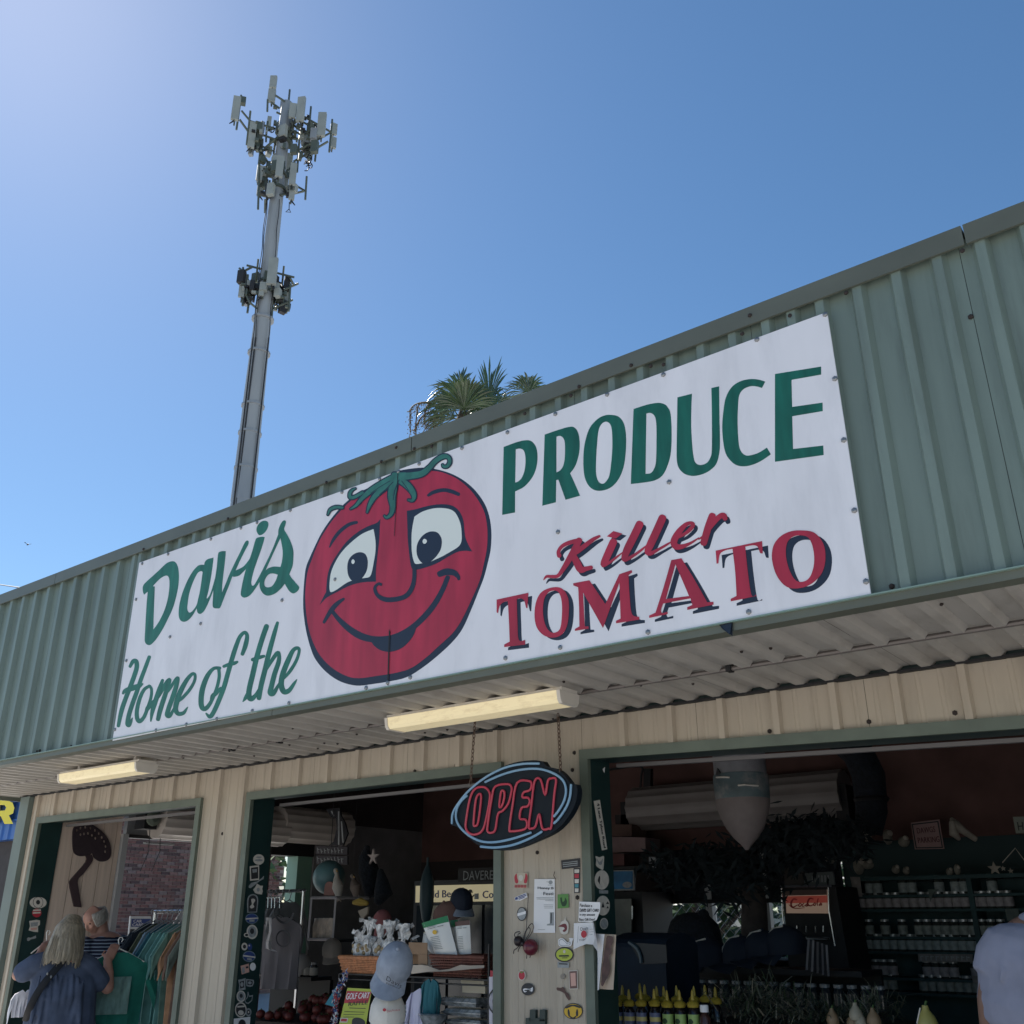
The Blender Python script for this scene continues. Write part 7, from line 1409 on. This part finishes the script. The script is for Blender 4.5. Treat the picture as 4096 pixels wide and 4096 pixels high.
# blue mailbox shaped bin
MX = empty('mail_bin', (at(ZG, 330, 700, 2.6).x, 2.6, 0), 'dark blue round topped bin just inside the right bay', 'bin'); NB_ = mat('bin_blue', (.006, .017, .036), .7, var=.3)
a, b = at(ZG, 120, 560, 2.6), at(ZG, 530, 560, 2.6); zc = a.z
pf = [(0, 0)]+[(0, zc)]+[(.22-.22*math.cos(t), zc+.09*math.sin(t)) for t in [math.pi*k/10 for k in range(1, 10)]]+[(.44, zc), (.44, 0)]
MB().slab([(a.x, 2.55+y, z) for y, z in pf], (b.x-a.x, 0, 0)).build('body', NB_, MX); MB().slab([at(ZG, x, y, 2.54) for x, y in ((225, 520), (510, 540), (520, 680), (320, 690))], (0, .012, 0)).build('door', mat('bin_door', (.004, .008, .014), .4), MX); MB().tube([at(ZG, x, y, 2.53) for x, y in spline([(222, 518), (280, 560), (310, 620), (318, 680)], (), False, 4)], .012, 6).build('trim', mat('bin_trim', (.05, .09, .12), .3), MX)
# row of dark caps on a shelf of jars
CSH = empty('cap_shelf', at(ZG, 1100, 800, 3.6), 'long dark shelf carrying a row of dark caps and jars in the right bay', 'shelf')
a, b = at(ZG, 560, 770, 3.6), at(ZG, 1600, 640, 3.6); zsh = (a.z+b.z)/2
MB().box((a.x, 3.5, zsh-.04), (b.x+.4, 3.9, zsh-.005)).build('board', BLACK, CSH); MB().box((a.x, 3.86, 0), (b.x+.4, 3.9, zsh-.041)).build('back_panel', BLACK, CSH); MB().box((a.x, 3.5, zsh-.26), (b.x+.4, 3.85, zsh-.24)).build('board', BLACK, CSH)
for i, (x, y) in enumerate(((850, 690), (1110, 670), (1280, 630), (1450, 600))):
    cap('dark cap with a pale bill edge, number %s from the left in the row on the dark shelf' % ('one', 'two', 'three', 'four')[i] if False else ('leftmost dark cap with a pale rim on the dark shelf', 'dark cap with the boldest white rim on the dark shelf', 'dark cap second from the right on the dark shelf', 'rightmost dark cap beside the striped flag')[i], at(ZG, x, y, 3.62), (0, -.1, 1), (-.9, -.6, -.1), NVY, 1.5, 'dark caps on the shelf', None)
    q_c = at(ZG, x, y, 3.62); MB().tube([q_c+Vector((-.152, -.02, -.0)), q_c+Vector((-.14, -.03, .09)), q_c+Vector((-.08, -.04, .15)), q_c+Vector((-.0, -.05, .17))], .007, 6, rounded=True).build('rim', PALE, [x_ for x_ in COL.objects if x_.get('category') == 'cap'][-1], True)
jp = jar('dark jar with a dim label on the lower board under the caps', (a.x+.06, 3.58, zsh-.24), 'jars under the caps', .15, .04, JG, JGT, LID)
for k in range(1, 17): copytree(jp, (.092*k, 0, 0))
# flag
FLG = empty('striped_flag', at(ZG, 1690, 620, 3.4), 'small grey and black striped flag hanging at the end of the cap shelf', 'flag')
F_ = lambda x, y: at(ZG, x, y, 3.4+.03*math.sin(x*.06))
FD = mat('flag_dark', (.02, .022, .028), .8); FL_ = mat('flag_pale', (.20, .19, .20), .8)
for k in range(9):
    x0 = 1605+17*k; MB().grid([[F_(x0+s-(y-490)*.0+(y-490)*.06*(k-4)*.3, y+k*6) for s in (0, 9, 17.2)] for y in (492, 560, 640, 735)]).build('stripe', FL_ if k % 2 == 0 else FD, FLG, True)
MB().tube([F_(1600, 480), F_(1765, 490)], .006, 6).build('rod', BLACK, FLG)
# drinks dispenser
YK = 5.0; KO = empty('drinks_dispenser', at(ZE, 540, 1400, YK), 'tall black drinks dispenser with a lit red and cream Coca-Cola panel', 'dispenser'); K = lambda x, y, d=0: at(ZE, x, y, YK+d)
a, b = K(375, 1045), K(690, 1045); z0 = K(540, 1400).z
MB().slab([(a.x-.01, YK+.02, a.z), (b.x+.03, YK+.02, b.z), (b.x+.08, YK+.02, .9), (a.x-.03, YK+.02, .9)], (0, .5, 0)).build('body', BLACK, KO)
MB().slab([K(395, 1070), K(662, 1066), K(670, 1220), K(402, 1218)], (0, .015, 0)).build('lit_panel', mat('coke_panel', (.45, .33, .26), .4, emit=(.75, .50, .36, .06)), KO)
decal('red_band', [zz(ZE, [(397, 1110), (664, 1104), (667, 1150), (400, 1155)])], Ypl(YK-.002), mat('band_dim_red', (.40, .08, .06), .5, emit=(.6, .10, .07, .06)), KO, 0, NY); decal('dark_band', [zz(ZE, [(395, 1070), (662, 1066), (664, 1100), (397, 1106)])], Ypl(YK-.002), mat('band_brown2', (.12, .07, .06), .5), KO, 0, NY)
SRED = mat('script_red', (.30, .015, .02), .5); KZ = [['490,1128,7 470,1124,9 455,1145,11 456,1168,10 470,1176,8 490,1165,6 505,1160,4', '440,1160,4 462,1180,5 500,1184,5 540,1180,3'], ['512,1150,6 502,1165,7 512,1172,6 520,1158,5 512,1150,5'], ['537,1152,5 525,1162,7 530,1172,6 542,1166,4'], ['560,1152,5 548,1163,7 553,1171,6 562,1158,5 562,1170,5'], ['596,1124,7 576,1120,9 562,1138,10 564,1160,9 580,1168,7 600,1156,5'], ['606,1148,6 598,1160,7 606,1166,6 614,1154,5 606,1148,5'], ['628,1122,7 622,1150,6 626,1166,5'], ['646,1148,5 636,1160,6 640,1166,5 650,1152,5 650,1165,5']]
for g in KZ: decal('letter', [[stroke(t, (ZE[0]-22*ZE[2], ZE[1]+2, ZE[2]), 1.1)] for t in g], Ypl(YK-.006), SRED, KO, 0, NY)
for x0, x1 in ((372, 400), (672, 716)): MB().tube([K(x0, 1050, -.03), K(x0+4, 1200, -.03), K(x1, 1430, -.03)], .008, 6).build('edge_trim', CHR, KO, True)
MB().tube([K(365, 1046, -.03), K(690, 1042, -.03)], .01, 6).build('edge_trim', mat('trim_dim', (.1, .11, .13), .4), KO); MB().box((K(440, 1380).x, YK-.06, K(440, 1385).z), (K(680, 1380).x, YK+.01, K(440, 1370).z)).build('drip_ledge', GREYS, KO)
for x in (470, 530, 590, 640): MB().tube([K(x, 1300, -.03), K(x, 1340, -.03)], .008, 6).build('tap', CHR, KO)
# plates and bits over the dispenser
for i, (pts, t, m_) in enumerate([([(520, 960), (700, 950), (712, 1035), (515, 1040)], 'dim licence plate leaning on top of the drinks dispenser', mat('plate_dim', (.12, .14, .14), .6)), ([(385, 930), (510, 900), (512, 1040), (390, 1042)], 'dark box on top of the drinks dispenser', mat('box_dim', (.06, .055, .05), .8))]):
    o = tag(MB().slab([K(x, y, .05) for x, y in pts], (0, .03, 0)).build(('licence_plate', 'box')[i], m_), t, ('licence plate', 'box')[i])
    if i == 0: ink(o, ZE, Ypl(YK+.045), NY, GREYS, 0, *[(570+20*k, 975, 572+20*k, 1018, 9) for k in range(6)])
# back shelves: rows of jars
YS = 5.75; S_ = lambda x, y, Y=YS: at(ZQ, x, y, Y)
SHU = empty('shelf_unit', (S_(900, 1000).x, 6.0, 0), 'tall dark green shelf unit lined with rows of jars at the back', 'shelf')
TEALS = mat('teal_shelf', (.022, .06, .065), .7, var=.3, vscale=5)
xl_, xr_ = S_(300, 900).x, 5.6
MB().box((xl_-.05, YS+.22, 0), (xr_, YS+.26, S_(900, 650).z+.02)).build('back_panel', TEALS, SHU)
for x in (xl_-.06, 3.6, 4.6): MB().box((x, YS-.09, 0), (x+.04, YS+.21, S_(900, 650).z)).build('upright', TEALS, SHU)
def board(y, t=.02): z = S_(900, y).z; MB().box((xl_-.02, YS-.1, z-t), (xr_, YS+.22, z)).build('shelf_board', TEALS, SHU); return z
rows_ = [('top', 640, 815, [400, 470, 690, 765, 1000, 1140, 1220, 1460]), ('second', 830, 940, [330+75*k for k in range(18)]), ('third', 1070, 1178, [400, 540, 690, 830, 905, 985, 1060, 1140, 1220, 1300, 1380, 1460, 1540]), ('fourth', 1190, 1308, [390+74*k for k in range(16)]), ('fifth', 1430, 1535, [460, 530, 600, 900, 975, 1050, 1130, 1320]), ('lowest', 1560, 1660, [460, 530, 600, 870, 945, 1020, 1095, 1170, 1245, 1320])]
board(655, .03)
JLT = [mat('label_teal', (.26, .30, .30), .6, var=.25, vscale=30), mat('label_mauve', (.32, .29, .30), .6, var=.25, vscale=30), mat('label_grey', (.24, .26, .24), .6, var=.3, vscale=30)]
for ri, (nm, yt, yb, xs) in enumerate(rows_):
    z = board(yb); x0 = S_(xs[0], yb).x
    hj = .135 if ri else .15
    jp = jar('preserve jar with a pale label in the %s row of the back shelf unit' % nm, (x0, YS-.02, z), 'jars in the %s row of the back shelf unit' % nm, hj, .041, JGT, JLT[ri % 3], mat('lid_pale', (.42, .44, .45), .3, metal=.4))
    for x in xs[1:]: copytree(jp, (S_(x, yb).x-x0, random.uniform(-.01, .01), 0))
# things on top of the shelf unit
ztop = S_(900, 650).z+.021
DP = empty('parking_sign', S_(880, 300, 5.8), 'pale pink DAWGS PARKING sign leaning on top of the back shelf unit', 'sign'); PKS = mat('pink_sign', (.36, .23, .22), .6, var=.1)
MB().slab([S_(x, y, 5.8) for x, y in ((740, 196), (985, 168), (1028, 420), (775, 425))], (0, .012, 0)).build('plate', PKS, DP)
decal('border', [zz(ZQ, [(746, 206), (978, 180), (1018, 414), (782, 418)]), zz(ZQ, [(758, 216), (968, 192), (1006, 404), (792, 408)])], Ypl(5.795), INK, DP, 0, NY)
lettering('lettering', 'DAWGS', zz(ZQ, [(788, 242), (944, 226), (952, 276), (796, 290)]), Ypl(5.795), mat('plum_ink', (.10, .03, .04), .6), DP, 0, NY, 1); lettering('lettering', 'PARKING', zz(ZQ, [(796, 325), (982, 312), (988, 362), (804, 372)]), Ypl(5.795), mat('plum_ink', (.10, .03, .04), .6), DP, 0, NY, 1)
SHELL = mat('shell_pale', (.36, .33, .28), .7, var=.3, vscale=12)
def ball_thing(nm, label, cat, x, y, r, Y=5.7, m=SHELL, sq=(1, 1, 1)):
    c = S_(x, y, Y); o = empty(nm, c, label, cat); MB().ball(c, (r*sq[0], r*sq[1], r*sq[2]), 14, 10).build('body', m, o, True); return o, c
o, c = ball_thing('paper_lantern', 'round pale lantern hanging left of the DAWGS sign', 'lantern', 300, 300, .10); MB().lathe([(.03, 0), (.03, .02)], c+Vector((0, 0, .09)), 10).build('cap_ring', BLACK, o); MB().tube([c+Vector((0, 0, .1)), c+Vector((0, 0, .45))], .003, 4).build('cord', BLACK, o)
WS = empty('white_shell', S_(1190, 270, 5.8), 'long pale conch shell slanting right of the DAWGS sign', 'shell'); MB().tube([S_(1095, 170, 5.8), S_(1130, 220, 5.78), S_(1200, 270, 5.76), S_(1300, 340, 5.76)], [(.02, .02), (.045, .04), (.03, .03), (.025, .012)], 12, rounded=True).build('shell_body', SHELL, WS, True); MB().tube([S_(1100, 200, 5.76), S_(1110, 290, 5.76), S_(1150, 330, 5.76)], [.03, .04, .02], 10, rounded=True).build('shell_lip', SHELL, WS, True)
for i, (x, y, r, sq, t) in enumerate([(540, 320, .05, (.8, .8, 1.3), 'tall pale vase left of the DAWGS sign'), (680, 360, .045, (1.1, .8, 1), 'lumpy pale shell close to the DAWGS sign'), (290, 570, .06, (.8, .8, 1.2), 'pale ragged coral on the left end of the shelf unit'), (370, 560, .045, (1.2, .8, .8), 'mottled coral beside the ragged coral'), (610, 600, .035, (1, 1, 1), 'small round shell below the vase'), (700, 610, .03, (1, 1, 1.1), 'small shell right of the round shell'), (1075, 620, .03, (1, 1, 1.1), 'little pale jar shaped shell under the conch shell'), (1140, 600, .03, (.9, .9, 1.5), 'tall narrow shell under the conch shell'), (50, 500, .055, (1, .8, .9), 'pale round coral above the drinks dispenser')]):
    o, c = ball_thing(('vase', 'shell', 'coral', 'coral', 'shell', 'shell', 'shell', 'shell', 'coral')[i], t, ('vase', 'shell', 'coral', 'coral', 'shell', 'shell', 'shell', 'shell', 'coral')[i], x, y, r, 5.7, mat('shell_dim', (.20, .19, .16), .8, var=.4, vscale=14), sq); MB().ball(c+Vector((r*.5, -.01, r*.6)), r*.55, 10, 7).build('knob', SHELL, o, True)
LP = tag(MB().slab([S_(x, y, 5.8) for x, y in ((1620, 146), (1800, 140), (1800, 285), (1646, 288))], (0, .01, 0)).build('licence_plate', mat('plate_green', (.26, .29, .24), .6)), 'pale green licence plate at the far right above the back shelves', 'licence plate'); lettering('lettering', 'HS', zz(ZQ, [(1655, 190), (1745, 186), (1750, 258), (1668, 264)]), Ypl(5.795), INK, LP, 0, NY, 1)
BNT = empty('star_bunting', S_(1560, 540, 5.7), 'string of pale star shapes hanging over the back shelves', 'bunting'); MB().tube([S_(1530, 540, 5.7), S_(1640, 415, 5.7), S_(1720, 520, 5.7)], .004, 4).build('string', PALE, BNT)
for x, y, r in ((1460, 590, .055), (1535, 590, .022), (1600, 612, .024)):
    c = S_(x, y, 5.69); MB().slab([c+Vector(((r if k % 2 == 0 else r*.42)*math.cos(1.57+math.pi*k/5), 0, (r if k % 2 == 0 else r*.42)*math.sin(1.57+math.pi*k/5))) for k in range(10)], (0, .01, 0)).build('star', SHELL, BNT)
for i, (pts, t) in enumerate([([(215, 662), (300, 664), (322, 835), (250, 832)], 'pale torn poster at the left end of the shelf rows'), ([(1550, 940), (1668, 938), (1678, 1042), (1572, 1040)], 'dim square card tacked under the second jar row'), ([(800, 1325), (1272, 1330), (1272, 1398), (806, 1394)], 'long dim lettered board between the jar rows'), ([(885, 770), (985, 772), (935, 800), (908, 880)], 'pale pennant between the upper jar rows'), ([(1265, 1515), (1335, 1515), (1335, 1580), (1275, 1575)], 'small dim card beside the pale lavender shirt')]):
    o = tag(MB().slab([S_(x, y, YS-.12) for x, y in pts], (0, .006, 0)).build(('poster', 'card', 'board_sign', 'pennant', 'card')[i], mat('card_dim%d' % (i % 2), ((.22, .20, .19), (.10, .13, .12))[i % 2 if i != 2 else 1], .7, var=.3, vscale=20)), t, ('poster', 'card', 'sign', 'pennant', 'card')[i])
    if i == 2: ink(o, ZQ, Ypl(YS-.122), NY, GREYS, 0, *[(825+44*k, 1345, 829+44*k, 1385, 9) for k in range(10)], *[(825+44*k, 1347+(k*31 % 30), 850+44*k, 1349+(k*31 % 30), 8) for k in range(10)])
# bottles with yellow pourers at the front
PB_Y = 1.75; YEL2 = mat('pourer_yellow', (.36, .27, .035), .4); BOT = mat('bottle_dark', (.012, .010, .014), .15, spec=.7); LBN = mat('label_navy', (.10, .12, .22), .5); LBY = mat('label_yellow', (.52, .44, .16), .5); LBG = mat('label_lime', (.28, .42, .13), .5)
G_at = lambda x, y, Y=PB_Y: at(ZG, x, y, Y)
zl = G_at(300, 1270).z
SYR = empty('syrup_counter', (G_at(450, 1270).x, PB_Y+.1, 0), 'dark counter under the syrup bottles at the front of the right bay', 'counter'); MB().box((G_at(10, 1270).x, PB_Y-.08, 0), (G_at(900, 1270).x, PB_Y+.5, zl-.03)).build('body', BLACK, SYR); MB().box((G_at(0, 1270).x, PB_Y-.1, zl-.029), (G_at(920, 1270).x, PB_Y+.52, zl-.002)).build('top', mat('dark_wood', (.05, .035, .03), .7), SYR)
def bottle(label, x, Y, kind, group, ytop=1030):
    p = G_at(x, 1270, PB_Y); p.y = Y; p.z = zl; o = empty('syrup_bottle', p, label, 'bottle', group); r = .030; h = G_at(x, ytop).z-zl
    MB().lathe([(r*.92, 0), (r, .008), (r, h*.82), (r*.6, h*.95), (r*.42, h)], p, 14).build('glass', BOT if kind != 'white' else mat('bottle_brown', (.06, .03, .025), .2), o, True)
    if kind == 'navy': MB().lathe([(r*1.02, h*.42), (r*1.02, h*.80)], p, 14).build('label', LBN, o, True); MB().lathe([(r*1.035, h*.55), (r*1.035, h*.68)], p, 14).build('label_band', LBY, o, True)
    elif kind == 'green': MB().lathe([(r*1.02, h*.2), (r*1.02, h*.80)], p, 14).build('label', LBG, o, True); MB().ball(p+Vector((-.004, -r*.95, h*.6)), (r*.5, r*.12, r*.5), 8, 6).build('label_mark', mat('dark_leaf', (.02, .06, .02), .6), o, True)
    if kind == 'white': MB().lathe([(r*.75, h), (r*.75, h+.03), (r*.7, h+.034)], p, 14).build('cap', PAPER, o, True)
    else:
        MB().lathe([(r*.95, h*.985), (r*1.15, h+.012), (r*.95, h+.022), (r*.4, h+.032)], p, 14).build('flange', YEL2, o, True); MB().lathe([(r*.36, h+.03), (r*.26, h+.065), (r*.1, h+.082)], p, 10).build('pourer', YEL2, o, True)
    return o
for i, x in enumerate((65, 140, 238, 330, 436)): bottle(('leftmost syrup bottle with a navy and yellow label in the front row', 'second syrup bottle from the left with a navy and yellow label', 'middle syrup bottle of the five with navy and yellow labels', 'fourth syrup bottle from the left with a navy and yellow label', 'navy labelled syrup bottle next to the green labelled ones')[i], x, PB_Y, 'navy', 'syrup bottles with yellow pourers', 1010)
for i, x in enumerate((536, 634, 736)): bottle(('leftmost syrup bottle with a green label and taller shoulder', 'middle syrup bottle of the three with green labels', 'rightmost syrup bottle with a green label')[i], x, PB_Y, 'green', 'syrup bottles with yellow pourers', 1020)
bottle('brown bottle with a white cap at the right end of the syrup bottles', 822, PB_Y, 'white', None, 1060)
bp0 = bottle('dark syrup bottle with a yellow pourer in the back row', 100, PB_Y+.12, 'plain', 'back row syrup bottles', 985); x0 = bp0.location.x
for x in (180, 260, 345, 425, 510, 600, 690, 770): copytree(bp0, (G_at(x, 1270).x-x0, random.uniform(0, .1), random.uniform(0, .012)))
# produce at the lower right
PY = 1.9; hz_ = lambda x, y: at(ZE, x, y, PY)
PST = empty('produce_stand', (hz_(450, 1900).x, PY+.2, 0), 'dark produce stand heaped with husks and gourds at the lower right', 'stand'); zp = hz_(500, 1960).z
MB().box((hz_(-150, 1950).x, PY-.05, 0), (hz_(1050, 1950).x, PY+.7, zp-.02)).build('body', BLACK, PST); MB().box((hz_(-170, 1950).x, PY-.08, zp-.019), (hz_(1070, 1950).x, PY+.72, zp)).build('top', mat('dark_wood', (.05, .035, .03), .7), PST)
hs2 = random.Random(21); mb = MB(); xa, xb = hz_(-140, 1950).x, hz_(950, 1950).x
for k in range(1500):
    x = hs2.uniform(xa, xb); t = (x-xa)/(xb-xa); p = Vector((x, PY+hs2.uniform(0, .6), zp+hs2.uniform(0, .12+.06*math.sin(t*7)))); d = Vector((hs2.gauss(0, 1), hs2.gauss(0, .7), hs2.gauss(.1, .5))).normalized()*hs2.uniform(.05, .16); s_ = d.cross(Vector((0, 0, 1)))*.04; mb.cur = hs2.choices((0, 1, 2), (5, 3, 2))[0]
    mb.add([p-s_, p+s_, p+d*.6+s_*.7+Vector((0, 0, .02)), p+d*.6-s_*.7+Vector((0, 0, .02)), p+d], [(0, 1, 2, 3), (3, 2, 4)])
tag(mb.build('corn_husks', [mat('husk_dull', (.09, .10, .07), .8, var=.4), mat('husk_green', (.05, .08, .035), .8, var=.3), mat('husk_pale', (.24, .23, .18), .8, var=.3)]), 'tangled dry corn husks heaped on the produce stand', 'husks', None, 'stuff')
GOU = [mat('gourd_yellow', (.36, .33, .10), .4), mat('gourd_tan', (.20, .14, .08), .5), mat('gourd_cream', (.27, .25, .19), .5)]
for i, (x, y, r, m_, t) in enumerate([(1310, 1925, .05, 0, 'bright yellow squash at the bottom beside the lavender shirt'), (965, 1905, .035, 1, 'tan gourd standing on the husks'), (850, 1870, .035, 2, 'cream gourd half sunk in the husks'), (880, 1915, .03, 2, 'small cream gourd in front of the husks'), (700, 1900, .032, 1, 'tan gourd in the middle of the husks'), (830, 1925, .03, 1, 'small tan gourd lowest among the husks')]):
    c = hz_(x, y); o = empty('gourd', c, t, 'gourd'); MB().lathe([(r*.3, -r), (r*.85, -r*.7), (r, -.1*r), (r*.75, r*.6), (r*.35, r*1.1), (r*.28, r*1.5)], c, 14).build('flesh', GOU[m_], o, True); MB().tube([c+Vector((0, 0, r*1.45)), c+Vector((r*.2, 0, r*1.9))], r*.12, 6).build('stalk', STALK, o)
tag(MB().tube([at(ZE, 1242, 1930, 1.7), at(ZE, 1264, 1828, 1.7)], .0035, 6).build('white_stick', PALE), 'thin white stick standing up among the produce', 'stick')
# wiring, conduit and beams inside
WI = empty('wall_cable', at(ZF_, 1060, 400, 6.0), 'dark cable looping down the red brown wall beside the rear shutter', 'cable'); MB().tube([at(ZF_, x, y, 6.0) for x, y in spline([(850, 290), (1060, 265), (1070, 330), (1055, 440), (990, 470), (975, 560), (985, 610)], (), False, 5)], .014, 6).build('cable', CAB, WI, True); MB().slab([at(ZF_, x, y, 6.0) for x, y in ((1085, 280), (1130, 280), (1130, 430), (1085, 430))], (0, .06, 0)).build('box', BLACK, WI)
for i, (pts, Y, t) in enumerate([([(900, 580), (1000, 575), (1010, 640), (905, 640)], 5.9, 'dark carton stacked beside the rear shutter'), ([(880, 720), (1095, 725), (1100, 815), (885, 820)], 5.6, 'rosy carton on the high shelf under the rear shutter'), ([(860, 640), (1010, 640), (1010, 715), (860, 715)], 5.8, 'brown carton stacked above the rosy carton'), ([(870, 830), (960, 830), (960, 905), (870, 905)], 5.5, 'dark red carton just above the blue poster'), ([(1120, 850), (1165, 850), (1165, 915), (1120, 915)], 5.4, 'small pale canister right of the blue poster')]):
    P4 = [at(ZF_, x, y, Y) for x, y in pts]; tag(MB().slab(P4, (0, .3, 0)).build(('carton', 'carton', 'carton', 'carton', 'canister')[i], mat('carton_in%d' % i, ((.03, .025, .025), (.22, .15, .15), (.12, .07, .055), (.12, .05, .05), (.25, .26, .28))[i], .8, var=.2)), t, ('carton', 'carton', 'carton', 'carton', 'canister')[i])
SHL = empty('high_shelf', at(ZF_, 1000, 915, 5.6), 'dark high shelf above the blue poster', 'shelf'); MB().box((at(ZF_, 850, 915, 5.6).x, 5.45, at(ZF_, 900, 916, 5.6).z-.03), (at(ZF_, 1180, 915, 5.6).x, 6.2, at(ZF_, 900, 916, 5.6).z-.004)).build('board', BLACK, SHL)
for x in (860, 1170): p = at(ZF_, x, 915, 5.6); MB().slab([p-Vector((0, 0, .03)), p+Vector((0, .3, -.03)), p+Vector((0, .3, -.25))], (.02, 0, 0)).build('bracket', BLACK, SHL)
DK = empty('duct', at(ZE, 850, 250, 5.2), 'bent dark duct dropping from the ceiling behind the float', 'duct'); MB().tube([at(ZE, 700, 60, 5.2), at(ZE, 860, 180, 5.2), at(ZE, 930, 330, 5.2), at(ZE, 950, 560, 5.2), at(ZE, 930, 700, 5.2)], [.12, .14, .14, .13, .11], 14).build('pipe', NET, DK, True); MB().lathe([(.138, 0), (.15, .02), (.138, .04)], at(ZE, 950, 500, 5.2), 14).build('collar', BLACK, DK)
